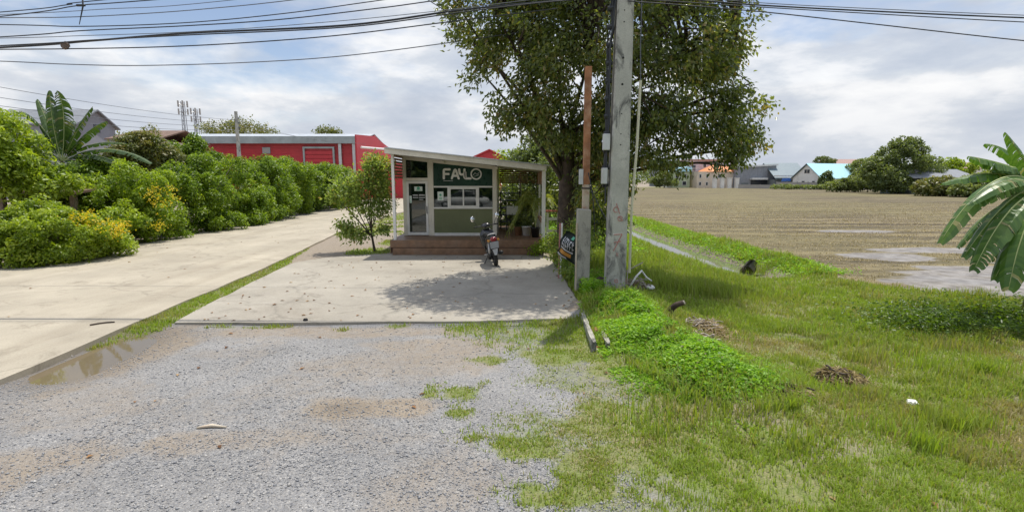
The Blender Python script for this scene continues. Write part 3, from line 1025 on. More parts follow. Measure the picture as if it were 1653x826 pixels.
    y = 3.2 * (12 / 3.2) ** r.uniform(0, 1, n)
    x = r.uniform(-0.2, 1.0, n) * (y + 2.5)
    m = (grass_density(x, y) > 0.2) & (r.uniform(0, 1, n) < sstep(0.44, 0.62, fbm(x * 0.8 + 20, y * 0.8, 91, 5)))
    x, y = x[m], y[m]
    blades('dead_grass', np.stack([x, y, height(x, y) + 0.005], 1), r.uniform(0.012, 0.045, len(x)), np.full(len(x), 0.006), r.uniform(0, 1, len(x)), MT['straw'], 2.2, 10, 'dry dead grass lying among the green verge grass')


grow_grass()


def leaf_cards(P, dirs, L, Wd, r, fold=0.18, normal_up=0.6):
    """Rhombic folded leaves: returns vertices (n*4) and faces."""
    n = len(P)
    dirs = dirs / np.linalg.norm(dirs, axis=1, keepdims=True)
    ref = normal_up if isinstance(normal_up, np.ndarray) else r.normal(0, 1, (n, 3)) * (1 - normal_up) + np.array([0, 0, 1.0]) * normal_up
    s = np.cross(dirs, ref)
    s /= np.linalg.norm(s, axis=1, keepdims=True) + 1e-9
    nn = np.cross(s, dirs)
    L_, W_ = L[:, None], Wd[:, None]
    v0 = P
    v1 = P + dirs * L_ * 0.42 + s * W_ / 2 + nn * W_ * fold
    v2 = P + dirs * L_ - nn * L_ * 0.1
    v3 = P + dirs * L_ * 0.42 - s * W_ / 2 + nn * W_ * fold
    V = np.stack([v0, v1, v2, v3], 1).reshape(-1, 3)
    i = np.arange(n)[:, None] * 4
    Fc = np.concatenate([i + np.array([[0, 1, 2]]), i + np.array([[0, 2, 3]])])
    return V, Fc


def creepers():
    r = np.random.default_rng(15)
    spots = []
    # mound of creeper, thick weeds under the banana plant, ditch bank cover, weeds by the stub
    n = 95000
    t = r.uniform(0, 1, n)
    i = np.clip((t * 4).astype(int), 0, 3)
    M = np.array(MOUND)
    p = M[i] + (M[i + 1] - M[i]) * (t * 4 - i)[:, None]
    off = r.normal(0, 0.46, (n, 2)) * (0.75 + 0.4 * t)[:, None]
    x, y = p[:, 0] + off[:, 0], p[:, 1] + off[:, 1]
    thick = 0.24 * np.exp(-(np.hypot(off[:, 0], off[:, 1]) / 0.65) ** 2) * sstep(0.08, 0.7, fbm(x * 2.6, y * 2.6, 7, 3))
    keep = (np.hypot(x - 2.03, y - 9.75) > 0.3) & (x > 1.22 + 0.1 * (fbm(x * 3, y * 3, 9, 2) - .5)) & (fbm(x * 2.2, y * 2.2, 19, 4) > 0.3 + 0.25 * sstep(0.45, 0.95, np.hypot(off[:, 0], off[:, 1])))
    spots.append(('mound_weeds', 'bright green leafy creeper over the low mound in front of the utility pole', x[keep], y[keep], thick[keep], 0.044, 0.6))
    n = 24000
    a = r.normal(0, 1, (n, 2))
    x, y = 9.1 + a[:, 0] * 1.1, 9.0 + a[:, 1] * 0.42
    spots.append(('ditch_weeds', 'tangled weeds in the hollow under the banana leaves, coloured dark for their shade', x, y, 0.42 * r.uniform(0, 1, n) ** 0.6, 0.06, 0.15))  # low tone paints the shade of the banana leaves into the weeds
    n = 16000
    y = 9.8 + 6.0 * r.uniform(0, 1, n) ** 1.1
    x = 1.42 + np.abs(r.normal(0, 0.38, n))
    x = np.where(y > 13, x - 0.1, x)
    k2 = fbm(x * 1.8, y * 1.8, 23, 4) > 0.36
    x, y = x[k2], y[k2]
    spots.append(('bank_weeds', 'leafy weeds growing along the forecourt edge beside the banner', x, y, (0.15 + 0.4 * fbm(x * 1.5, y * 1.5, 27, 3)) * r.uniform(0, 1, len(x)) ** 0.6, 0.055, 0.45))
    n = 20000
    y = 14 * (36 / 14) ** r.uniform(0, 1, n)
    x = ditch_x(y) + 1.6 + r.normal(0, 0.45, n)
    spots.append(('far_bank_weeds', 'fresh green weeds covering the far bank of the ditch', x, y, 0.14 * r.uniform(0, 1, n), 0.075, 0.62))
    n = 10000
    y = 17 + 16 * r.uniform(0, 1, n)
    x = 1.6 + 3.2 * r.uniform(0, 1, n)
    k2 = fbm(x * 0.9, y * 0.9, 29, 4) > 0.4
    x, y = x[k2], y[k2]
    spots.append(('field_edge_weeds', 'lush bright weeds on the grass behind the utility pole', x, y, 0.3 * r.uniform(0, 1, len(x)), 0.1, 0.7))
    for name, label, x, y, th, L, tone in spots:
        n = len(x)
        z = height(x, y) + th * r.uniform(0.0, 1.0, n) ** 0.4
        P = np.stack([x, y, z], 1)
        a = r.uniform(0, 2 * math.pi, n)
        dirs = np.stack([np.cos(a), np.sin(a), r.normal(0.15, 0.35, n)], 1)
        V, Fc = leaf_cards(P, dirs, L * r.uniform(0.45, 1.5, n), L * 0.6 * r.uniform(0.5, 1.5, n), r, 0.15, 0.6)
        rnd = np.clip(r.normal(tone, 0.2, n) + 0.7 * (fbm(x * 1.9, y * 1.9, 33, 3) - 0.5), 0.1, 1)
        rnd = np.where(r.uniform(0, 1, n) < 0.03, 0.0, rnd)
        tag(link(name, np_mesh(name, V, [Fc], {'rnd': np.repeat(rnd, 4)}), MT['leaf_hedge' if name == 'ditch_weeds' else 'creeper']), label, kind='stuff')


creepers()


def loose_stones():
    r = np.random.default_rng(25)
    n = 60000
    y = 2.9 * (8.5 / 2.9) ** (r.uniform(0, 1, n))
    x = r.uniform(-1.05, 0.25, n) * (y + 0.3)
    dens = sstep(0.3, 0.55, fbm(x * 0.9, y * 0.9, 37, 4))
    m = (r.uniform(0, 1, n) < 0.3 + 0.7 * dens) & ~in_poly(x, y, DRIVE) & ~in_poly(x, y, PAD) & (grass_density(x, y) < 0.6) & (height(x, y) > -0.045)
    x, y = x[m], y[m]
    n = len(x)
    z = height(x, y)
    base = np.array([[1, 0, 0], [0.2, 0.9, 0], [-0.9, 0.3, 0], [-0.3, -0.9, 0], [0.1, 0.1, 0.75], [0.1, -0.1, -0.4]])
    sz = 0.006 * np.minimum(r.lognormal(0, 0.42, n), 3.2)
    a = r.uniform(0, 2 * math.pi, n)
    ca, sa = np.cos(a), np.sin(a)
    B = base[None] * sz[:, None, None] * (1 + r.normal(0, 0.2, (n, 6, 3)))
    V = np.stack([B[..., 0] * ca[:, None] - B[..., 1] * sa[:, None] + x[:, None], B[..., 0] * sa[:, None] + B[..., 1] * ca[:, None] + y[:, None], B[..., 2] + z[:, None] + sz[:, None] * 0.2], -1).reshape(-1, 3)
    i = np.arange(n)[:, None] * 6
    T = np.concatenate([i + np.array([f]) for f in ((0, 1, 4), (1, 2, 4), (2, 3, 4), (3, 0, 4), (1, 0, 5), (2, 1, 5), (3, 2, 5), (0, 3, 5))])
    m_, nt, b = nodes('loose_gravel_stone')
    k = NB(nt)
    k.l(k.ramp(k.attr('rnd'), [(0, (0.19, 0.19, 0.2)), (0.3, (0.255, 0.26, 0.27)), (0.7, (0.3, 0.3, 0.3)), (0.93, (0.36, 0.34, 0.31)), (1, (0.52, 0.5, 0.47))]), b.inputs['Base Color'])
    b.inputs['Roughness'].default_value = 0.85
    tag(link('gravel', np_mesh('gravel', V, [T], {'rnd': np.repeat(r.uniform(0, 1, n), 6)}), m_), 'loose grey and bluish gravel spread over the parking lot', kind='stuff')
    # fallen dry leaves
    n = 190
    x, y = r.uniform(-5.6, 1.2, n), 8.4 + 7.4 * r.uniform(0, 1, n) ** 1.3
    x2, y2 = r.uniform(-13, -6.4, 40), r.uniform(6.5, 30, 40)
    x3, y3 = r.uniform(-4.5, 3.5, 26), r.uniform(3.5, 8.3, 26)
    m3 = in_poly(x, y, PAD) & (fbm(x * .7, y * .7, 3, 3) > .42)
    x, y = np.concatenate([x[m3], x2, x3]), np.concatenate([y[m3], y2, y3])
    top = np.where(in_poly(x, y, PAD), 0.046, np.where(in_poly(x, y, DRIVE), 0.061, height(x, y) + 0.008))
    n = len(x)
    a = r.uniform(0, 2 * math.pi, n)
    V, Fc = leaf_cards(np.stack([x, y, top], 1), np.stack([np.cos(a), np.sin(a), np.full(n, 0.06)], 1), r.uniform(0.04, 0.1, n), r.uniform(0.025, 0.05, n), r, 0.3, 0.95)
    V[:, 2] = np.maximum(V[:, 2], np.repeat(top, 4))
    tag(link('leaves', np_mesh('leaves', V, [Fc], {'rnd': np.repeat(r.uniform(0, 1, n), 4)}), MT['deadleaf']), 'dry brown leaves fallen on the concrete and gravel', kind='stuff')


loose_stones()
# ------------------------------------------------------------------ trees, shrubs, banana plants
def sph(r, n):
    v = r.normal(0, 1, (n, 3))
    return v / np.linalg.norm(v, axis=1, keepdims=True)


def crown_points(lobes, n, r, shell=0.55, gap=0.0, gscale=0.8, seed=0):
    """Cluster centres through a union of ellipsoids, denser towards the outside, with gaps."""
    w = np.array([(l[3] * l[4] * l[5]) ** (2 / 3) for l in lobes])
    k = r.choice(len(lobes), n, p=w / w.sum())
    Lb = np.array(lobes)
    u = sph(r, n)
    rad = shell + (1 - shell) * r.uniform(0, 1, n) ** 0.6
    P = Lb[k, :3] + u * Lb[k, 3:6] * rad[:, None]
    if gap > 0:
        P = P[noise3(P, gscale, seed) > gap]
    return P


def foliage(name, P, per, sigma, L, Wd, m, parent, r, droop=0.3, tone=(0.5, 0.18), flat=0.5, cl_var=0.16):
    n = len(P)
    Q = np.repeat(P, per, 0) + r.normal(0, 1, (n * per, 3)) * np.array([sigma, sigma, sigma * 0.75])
    c = P.mean(0)
    out = Q - c
    out /= np.linalg.norm(out, axis=1, keepdims=True) + 1e-9
    dirs = sph(r, len(Q)) * 0.8 + out * 0.5 + np.array([0, 0, -droop])
    V, Fc = leaf_cards(Q, dirs, L * r.uniform(0.6, 1.3, len(Q)), Wd * r.uniform(0.7, 1.25, len(Q)), r, 0.18, flat)
    rnd = np.clip(np.repeat(r.normal(tone[0], cl_var, n), per) + r.normal(0, tone[1], len(Q)), 0, 1)
    o = link(name, np_mesh(name, V, [Fc], {'rnd': np.repeat(rnd, 4)}), m, parent)
    return o


def lumps(name, lobes, nl, per, rad, L, Wd, m, parent, r, tone=(0.5, 0.18), cl_var=0.12, shell=0.7):
    """Foliage in rounded tufts: tufts sit on the lobes, leaves sit on the tufts facing outwards."""
    C_ = crown_points(lobes, nl, r, shell)
    C_ = C_[C_[:, 2] > 0.1]
    n = len(C_)
    R_ = np.repeat(rad * r.uniform(0.6, 1.25, n), per)
    u = sph(r, n * per)
    u[:, 2] = np.where(r.uniform(0, 1, len(u)) < 0.5, np.abs(u[:, 2]), u[:, 2])
    Q = np.repeat(C_, per, 0) + u * (R_ * r.uniform(0.55, 1.1, len(u)))[:, None]
    ok = Q[:, 2] > 0.02
    t = np.cross(u, sph(r, len(u)))
    t /= np.linalg.norm(t, axis=1, keepdims=True) + 1e-9
    dirs = t + u * 0.45 + np.array([0, 0, 0.05])
    n3 = u * 0.7 + np.array([0, 0, 0.5]) + sph(r, len(u)) * 0.5
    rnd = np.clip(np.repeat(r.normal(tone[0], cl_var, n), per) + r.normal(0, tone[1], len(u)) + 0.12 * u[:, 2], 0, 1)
    Q, dirs, n3, rnd = Q[ok], dirs[ok], n3[ok], rnd[ok]
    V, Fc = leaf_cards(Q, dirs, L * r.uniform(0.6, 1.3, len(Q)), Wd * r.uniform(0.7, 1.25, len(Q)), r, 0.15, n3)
    return link(name, np_mesh(name, V, [Fc], {'rnd': np.repeat(rnd, 4)}), m, parent), C_


def limbs(bm, base, fork, rb, rf, targets, r, twigs=None, limb=1.0):
    """Trunk from base to fork, limbs to the targets, twigs from the limbs to the twig points."""
    base, fork = Vector(base), Vector(fork)
    mid = (base + fork) / 2 + Vector((r.normal(0, 0.08), r.normal(0, 0.08), 0)) * (fork - base).length * 0.4
    pts = bez(base, mid, fork, 10)
    rad = [rb + (rf - rb) * (i / 10) ** 0.7 for i in range(11)]
    rad[0] *= 1.35
    tube(bm, pts, rad, 10)
    nodes_ = [fork]
    for t in targets:
        t = Vector(t)
        s = pts[int(r.integers(6, 11))]
        c = s + (t - s) * 0.45 + Vector((r.normal(0, 0.12), r.normal(0, 0.12), 0.2)) * (t - s).length * 0.5
        q = bez(s, c, t, 8)
        r0 = rf * r.uniform(0.45, 0.7) * limb
        tube(bm, q, [r0 * (1 - 0.85 * i / 8) + 0.006 for i in range(9)], 7)
        nodes_ += q[2:]
    if twigs is not None:
        NA = np.array([tuple(v) for v in nodes_])
        for p in twigs:
            d = np.linalg.norm(NA - p, axis=1)
            s = Vector(NA[int(d.argmin())])
            p = Vector(p)
            L = (p - s).length
            c = (p + s) / 2 + Vector((r.normal(0, 0.1), r.normal(0, 0.1), 0.08)) * L
            r0 = min(rf * 0.22, 0.012 + 0.012 * L)
            tube(bm, bez(s, c, p, 4), [r0 * (1 - 0.18 * i) for i in range(5)], 5, False)


def tree(name, label, cat, base, fork, rb, rf, lobes, ncl, per, sigma, L, Wd, m, seed, bark='bark', group=None, gap=0.0, gscale=0.8, shell=0.55, droop=0.3, tone=(0.5, 0.18), ntwig=60, flat=0.5, trunk_name='trunk', nlimb=None, flowers=None, cl_var=0.16, lump=0.0, limb=1.0):
    r = np.random.default_rng(seed)
    e = empty(name, base, label, cat, group)
    if lump:
        _, P = lumps('crown', lobes, ncl, per, lump, L, Wd, m, e, r, tone)
    else:
        P = crown_points(lobes, ncl, r, shell, gap, gscale, seed)
        foliage('crown', P, per, sigma, L, Wd, m, e, r, droop, tone, flat, cl_var)
    bm = bmesh.new()
    tg = [l[:3] for l in lobes][:nlimb]
    tw = P[r.choice(len(P), min(ntwig, len(P)), False)]
    limbs(bm, base, fork, rb, rf, tg, r, tw, limb)
    obj(trunk_name, bm, MT[bark], e, True)
    if flowers:
        fl, nfl, fs = flowers
        Q = crown_points(fl, nfl, r, 0.7)
        foliage('blossom', Q, 9, fs, 0.06, 0.05, MT['flower'], e, r, 0.0, (0.5, 0.2), 0.6)
    return e


def lob(px, py, Y, rx, rz=None, ry=None):
    """Lobe centred where the sketch shows (px, py) at distance Y; radii in metres."""
    c = D(px, py, Y)
    return (c.x, c.y, c.z, rx, ry or rx, rz or rx)


# the large roadside tree
TS = 0.84


def tb(px, py, Y, rx, rz=None, ry=None):
    return lob(px, py, Y * TS, rx * TS, (rz or rx) * TS, (ry or rx) * TS)


BIG = [tb(835, 70, 14.8, 1.6, 1.5, 1.7), tb(800, 25, 15.0, 1.45, 1.2), tb(905, 120, 15.0, 1.7, 1.5, 1.7), tb(960, 40, 14.8, 2.0, 1.8, 2.0), tb(1075, 50, 14.8, 2.0, 1.8, 2.0),
       tb(1155, 100, 15.2, 1.35, 1.3, 1.5), tb(1110, 165, 15.2, 1.5, 1.2, 1.6), tb(1030, 150, 14.6, 1.6, 1.5, 1.6), tb(1185, 185, 15.4, 0.8, 0.8), tb(1165, 225, 15.2, 0.85, 0.7), tb(1060, 225, 15.0, 1.1, 0.85, 1.2),
       tb(1075, 268, 15.0, 0.5, 0.4), tb(950, 205, 15.6, 1.35, 0.95, 1.3), tb(838, 165, 14.8, 0.85, 0.6), tb(880, 190, 15, .8, .5), tb(1190, 50, 15.3, 0.7, 1.1), tb(1212, 135, 15.2, 0.5, 0.5), tb(1222, 165, 15.2, 0.35, 0.35), tb(775, 115, 14.9, 0.45, 0.6), tb(765, 70, 14.9, .4, .5),
       tb(1205, 240, 15.3, 0.6, 0.5), tb(1180, 268, 15.2, 0.6, 0.4), tb(1200, 262, 15.3, 0.45, 0.38), tb(738, 8, 14.8, 0.4, 0.25), tb(1045, 285, 15.1, .25, .3), tb(815, 195, 14.8, .45, .3),
       tb(965, 265, 16.4, .95, .8, .8), tb(925, 235, 16.6, .9, .7, .8), tb(985, 300, 16.6, .7, .6, .7), tb(1000, 230, 15.6, 1.2, .9, 1.1), tb(955, 320, 17.0, .6, .5, .6),
       (0.2, 12.8, 7.6, 1.6, 1.8, 1.3), (2.2, 12.9, 8.5, 2.3, 2.1, 1.7), (4.4, 13.0, 7.9, 1.8, 1.8, 1.5), (2.8, 14.4, 7.2, 2.3, 1.3, 1.8), (0.9, 14.0, 6.2, 1.5, 1.1, 1.3), (4.6, 14.0, 5.8, 1.4, 1.1, 1.2)]
tree('roadside_tree', 'large broad dark green tree with a thick brown trunk behind the utility pole', 'tree', (1.55, 14.95, -0.1), (1.5, 14.0, 3.7), 0.29, 0.2, BIG, 2900, 40, 0.15, 0.125, 0.06, MT['leaf_big'], 101,
     gap=0.455, gscale=1.7, shell=0.4, droop=0.5, tone=(0.52, 0.22), ntwig=420, nlimb=24, flat=0.4, cl_var=0.2, limb=0.6)
# dark understory shrubs at its foot, and the greener tree behind the kiosk
tree('shade_shrub', 'dark dense shrub in the shade around the foot of the big roadside tree', 'shrub', (2.45, 18.6, -0.1), (2.6, 18.6, 0.9), 0.06, 0.04,
     [(2.3, 18.7, 1.9, 1.0, 0.8, 1.1), (3.1, 18.3, 1.5, 0.85, 0.8, 0.9), (2.9, 19.0, 2.9, 0.9, 0.7, 0.8), (3.3, 18.5, 0.8, .8, .7, .7)], 210, 30, 0.2, 0.15, 0.07, MT['leaf_big'], 102, droop=0.5, tone=(0.4, 0.16), ntwig=40, shell=0.3)
tree('shade_shrub', 'dark leafy shrub behind the deck railing between kiosk and big tree trunk', 'shrub', (1.3, 20.8, 0), (1.2, 20.8, 1.0), 0.06, 0.04,
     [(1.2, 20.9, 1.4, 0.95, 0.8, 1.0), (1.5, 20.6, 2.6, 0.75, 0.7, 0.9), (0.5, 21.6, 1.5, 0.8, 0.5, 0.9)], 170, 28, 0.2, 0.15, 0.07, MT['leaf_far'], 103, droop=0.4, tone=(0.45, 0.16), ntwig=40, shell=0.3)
tree('shade_shrub', 'dense dark shrub mass right behind the kiosk porch', 'shrub', (.2, 22.6, 0), (.2, 22.6, 1.0), 0.06, 0.04,
     [(-.3, 22.6, 1.0, .8, .9, .9), (.5, 22.6, 1.2, .9, 1.0, 1.0), (1.1, 22.8, 1.9, .8, .8, .9), (.6, 23.0, 2.3, .7, .5, .6), (-.2, 23.2, 1.9, .6, .5, .3)], 150, 60, 0.2, 0.16, 0.08, MT['leaf_big'], 109, tone=(0.2, 0.14), ntwig=40, lump=0.26)
tree('garden_tree', 'rounded mid green tree rising behind the right end of the kiosk roof', 'tree', (1.6, 27, 0), (1.6, 27, 2.2), 0.16, 0.11,
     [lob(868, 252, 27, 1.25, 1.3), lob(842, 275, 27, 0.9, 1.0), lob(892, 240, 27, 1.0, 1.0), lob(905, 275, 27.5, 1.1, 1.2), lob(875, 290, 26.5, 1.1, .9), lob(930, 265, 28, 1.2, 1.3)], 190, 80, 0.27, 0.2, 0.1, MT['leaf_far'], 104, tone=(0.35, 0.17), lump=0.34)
tree('garden_tree', 'small pale green tree peeking above the kiosk roof beside the red gable', 'tree', (-0.2, 38, 0), (-0.2, 38, 1.8), 0.12, 0.09,
     [lob(822, 258, 38, 0.8, 0.9), lob(832, 275, 38, 1.2, 1.2), lob(808, 285, 38, 1.2, 1.0)], 80, 60, 0.28, 0.22, 0.12, MT['leaf_lime'], 105, tone=(0.5, 0.17), lump=0.4)
# sapling in front of the kiosk
tree('sapling', 'small light leafed tree with forked thin stems standing left of the kiosk deck', 'tree', (-4.62, 17.1, -0.02), (-4.72, 17.1, 0.75), 0.05, 0.032,
     [lob(595, 290, 17, 0.55, 0.6), lob(615, 275, 17.1, 0.4, 0.45), lob(560, 310, 16.9, 0.45, 0.42), lob(585, 330, 17, 0.6, 0.45), lob(618, 320, 17.1, 0.33, 0.55), lob(600, 262, 17, 0.25, 0.28), lob(537, 315, 17, 0.25, 0.2), lob(575, 380, 16.9, .42, .16), lob(618, 370, 17, 0.28, .16), lob(560, 365, 17, .25, .14)],
     260, 26, 0.13, 0.12, 0.06, MT['leaf_sap'], 106, gap=0.36, gscale=2.0, tone=(0.55, 0.2), ntwig=90, droop=0.2, shell=0.2)
tree('sapling', 'low seedling with a few leaves growing at the right front corner of the deck', 'plant', (0.95, 15.75, 0), (0.95, 15.75, 0.25), 0.012, 0.008,
     [(0.95, 15.75, 0.35, 0.22, 0.2, 0.2), (1.2, 15.7, 0.5, 0.22, 0.22, 0.25), (0.7, 15.9, .25, .16, .12, .12)], 46, 14, 0.08, 0.09, 0.05, MT['leaf_hedge'], 107, tone=(0.55, 0.17), ntwig=16)
tree('roadside_bush', 'bushy light green weed growing around the hanging banner', 'bush', (1.62, 12.4, 0), (1.6, 12.4, 0.3), 0.015, 0.01,
     [(1.55, 12.6, 0.65, 0.35, 0.4, 0.4), (1.75, 13.2, 0.9, 0.4, 0.4, 0.4), (1.3, 13.9, 0.6, 0.3, 0.3, 0.35), (1.7, 14.2, 1.0, 0.35, 0.35, 0.35), (1.4, 12.0, .35, .28, .3, .25)], 150, 20, 0.11, 0.1, 0.045, MT['leaf_sap'], 108, tone=(0.6, 0.2), ntwig=40, droop=0.1)

# hedge along the left of the drive
HEDGE = 'shrubs in the hedge along the drive'
hedge = [
    ('front bushy roadside shrub with yellow flower sprays at the near end of the hedge', 14.6, [(95, 385, 14.6, 1.15, .75), (40, 400, 14.2, 1.0, .65), (160, 388, 15.6, 0.75, .5), (185, 402, 15.8, 0.5, .3), (70, 350, 15.0, 0.8, .4), (10, 380, 14.2, .9, .6), (5, 415, 13.8, .7, .4)], [lob(165, 364, 15.0, 0.5, 0.2), lob(132, 351, 14.6, 0.35, 0.14), lob(190, 378, 15.2, 0.3, 0.14)], 60, 'leaf_lime', 0.5),
    ('dense green hedge shrub with yellow flowers, second from the near end', 19.6, [(205, 330, 19.6, 1.15, 1.1), (240, 350, 19.8, 0.9, .8), (170, 320, 19.8, 0.9, .9), (220, 290, 19.8, .85, .6), (255, 372, 19.9, .6, .4), (170, 360, 19.2, 0.7, .6)], [lob(262, 315, 18.8, 0.5, 0.4), lob(266, 358, 18.8, 0.45, 0.25)], 36, 'leaf_hedge', 0.62),
    ('dark green hedge shrub, third from the near end', 23.5, [(305, 330, 23.5, 1.2, 1.3), (330, 300, 23.8, 1.0, 1.0), (285, 290, 23.6, 0.8, .9), (345, 352, 23.6, .7, .5), (318, 262, 24, .7, .6), (300, 370, 23, .8, .35)], None, 0, 'leaf_hedge', 0.45),
    ('broad green hedge shrub with low spreading branches over the drive edge', 27.5, [(385, 310, 27.5, 1.3, 1.5), (360, 340, 27.3, .9, .8), (405, 335, 27.6, 0.9, .8), (375, 270, 28, .9, .6), (375, 360, 26.6, .9, .3)], None, 0, 'leaf_hedge', 0.5),
    ('tall rounded hedge shrub at the middle of the row along the drive', 31, [(425, 300, 31, 1.4, 1.6), (445, 325, 31, 1.0, 1.0), (430, 265, 31.4, 1.1, .7), (415, 330, 30.6, .8, .7)], None, 0, 'leaf_hedge', 0.4),
    ('hedge shrub with an orange tinted top near the far end', 35, [(465, 300, 35, 1.5, 1.6), (455, 325, 34.6, 1.0, .9), (480, 275, 35, 1.0, .8), (448, 262, 35, .8, .6)], None, 0, 'leaf_hedge', 0.5),
    ('dark green hedge shrub, second from the far end', 39.5, [(505, 300, 39.5, 1.6, 1.7), (495, 320, 39, 1.1, 0.9), (515, 275, 39.6, 1.1, .8)], None, 0, 'leaf_hedge', 0.42),
    ('last hedge shrub where the row meets the red warehouse', 44.5, [(540, 302, 44.5, 1.5, 1.5), (530, 318, 44, 1.1, .8), (545, 280, 44.5, 1.2, .8), (560, 305, 45, 0.9, 1.2)], None, 0, 'leaf_hedge', 0.5)]
for i, (lb, Yb, lobs, fl, nf, m_, tn) in enumerate(hedge):
    L_ = [lob(a, b, c, d * (1.0 if i < 1 else 1.15), e, d * (1.0 if i < 1 else 1.5)) for a, b, c, d, e in lobs]
    cx = sum(l[0] for l in L_) / len(L_)
    rr_ = np.random.default_rng(300 + i)
    if i > 0:                                      # uneven skirts and shoots
        for q in range(7):
            b_ = L_[int(rr_.integers(0, len(lobs)))]
            L_.append((b_[0] + rr_.uniform(.2, .9) * b_[3], b_[1] + rr_.normal(0, .8) * b_[4], max(.35, b_[2] * rr_.uniform(.25, 1.1)), rr_.uniform(.3, .6), rr_.uniform(.4, .8), rr_.uniform(.25, .5)))
    if i > 1:
        L_ = [(l[0], l[1], l[2] * .9, l[3], l[4], l[5] * .9) for l in L_]
    sc = 1 + (Yb - 14) * 0.022
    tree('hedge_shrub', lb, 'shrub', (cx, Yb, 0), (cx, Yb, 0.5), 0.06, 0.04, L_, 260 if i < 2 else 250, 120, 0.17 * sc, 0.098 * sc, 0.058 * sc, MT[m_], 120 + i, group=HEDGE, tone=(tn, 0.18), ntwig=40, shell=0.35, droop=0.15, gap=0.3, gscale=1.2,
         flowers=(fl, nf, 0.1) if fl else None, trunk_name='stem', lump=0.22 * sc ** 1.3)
back = [
    ('light green feathery tree at the near left end behind the front shrub', 16.5, [(10, 230, 16.5, 0.9, .65), (-20, 270, 16.3, 1.2, .9), (35, 275, 16.6, .8, .6), (50, 300, 16.6, .9, .4), (85, 296, 16.8, .6, .3), (-40, 215, 16.5, 1, .7)], 'leaf_lime', 0.5),
    ('bronze tinted leafy tree behind the banana plant', 26, [(235, 245, 26, 1.2, .8), (210, 262, 26, 1.1, .7), (260, 258, 26.5, .9, .6), (228, 225, 26, .7, .45)], 'leaf_tawny', 0.5),
    ('dark green pointed tree behind the hedge in front of the red warehouse', 29, [(318, 247, 29, .6, .6), (290, 252, 29, .7, .5), (340, 264, 29, .7, .4), (315, 232, 29, .3, .3)], 'leaf_hedge', 0.25),
    ('low leafy shrub under the banana plant', 20.5, [(120, 295, 20.5, .9, .5), (160, 282, 21, .8, .5), (90, 320, 19, .9, .5)], 'leaf_hedge', 0.35)]
for i, (lb, Yb, lobs, m_, tn) in enumerate(back):
    L_ = [lob(a, b, c, d, e) for a, b, c, d, e in lobs]
    cx = sum(l[0] for l in L_) / len(L_)
    tree('garden_tree', lb, 'tree', (cx, Yb, 0), (cx, Yb, L_[0][2] * 0.55), 0.09, 0.06, L_, 110, 110, 0.2, 0.16, 0.08, MT[m_], 140 + i, tone=(tn, 0.18), ntwig=50, lump=0.33)


def banana_leaf(bm, lay, base, ctrl, tip, halfw, r, torn=0.5, nseg=40, hang=0.0):
    """A blade along a bent midrib, V folded, torn into strips; returns the rib points."""
    pts = bez(base, ctrl, tip, nseg)
    prev_l = prev_r = None
    sd = int(r.integers(0, 999))
    vn = lambda a, b: float(vnoise(a + sd, b))
    side0 = None
    for i in range(nseg + 1):
        p = pts[i]
        t = (pts[min(i + 1, nseg)] - pts[max(i - 1, 0)]).normalized()
        s = t.cross(Vector((0, 0, 1)))
        if s.length < 0.15:
            s = side0 or Vector((1, 0, 0))
        s.normalize()
        if side0 and s.dot(side0) < 0:
            s = -s
        side0 = s
        up = s.cross(t).normalized()
        if up.z < 0:
            up = -up
        f = i / nseg
        w = halfw * max(0.02, math.sin(math.pi * min(1, (f * 0.93 + 0.05))) ** 0.45) * (1 if f > 0.12 else max(0.05, (f / 0.12)))
        dl, dr = 0.4 * torn * (vn(i * 0.35, 1) + 0.4 * r.uniform()), 0.4 * torn * (vn(i * 0.35, 9) + 0.4 * r.uniform())
        cur = []
        for sg, dp in ((1, dl), (-1, dr)):
            e1 = p + s * sg * w * (0.55 - 0.12 * hang) + up * w * 0.12 * (1 - hang) - Vector((0, 0, w * (dp * 0.35 + 0.3 * hang)))
            e2 = p + s * sg * w * (1 - 0.35 * hang) - Vector((0, 0, w * (0.12 + dp + 0.65 * hang)))
            cur.append((e1, e2))
        if i > 0:
            for k_, prev in ((0, prev_l), (1, prev_r)):
                gap = t * (r.uniform(0.2, 1.1) * (pts[1] - pts[0]).length if r.uniform() < torn * 0.45 else 0.0)
                a0, a1, a2 = pts[i - 1], prev[0], prev[1]
                b0, b1, b2 = p, cur[k_][0] - gap * 0.5, cur[k_][1] - gap
                q = r.uniform(0.35, 0.75) if r.uniform() > 0.05 else 0.97
                vs = [bm.verts.new(v) for v in (a0, a1, a2, b0, b1, b2)]
                for v in vs:
                    v[lay] = q
                bm.faces.new((vs[0], vs[1], vs[4], vs[3]))
                bm.faces.new((vs[1], vs[2], vs[5], vs[4]))
        prev_l, prev_r = cur
    return pts


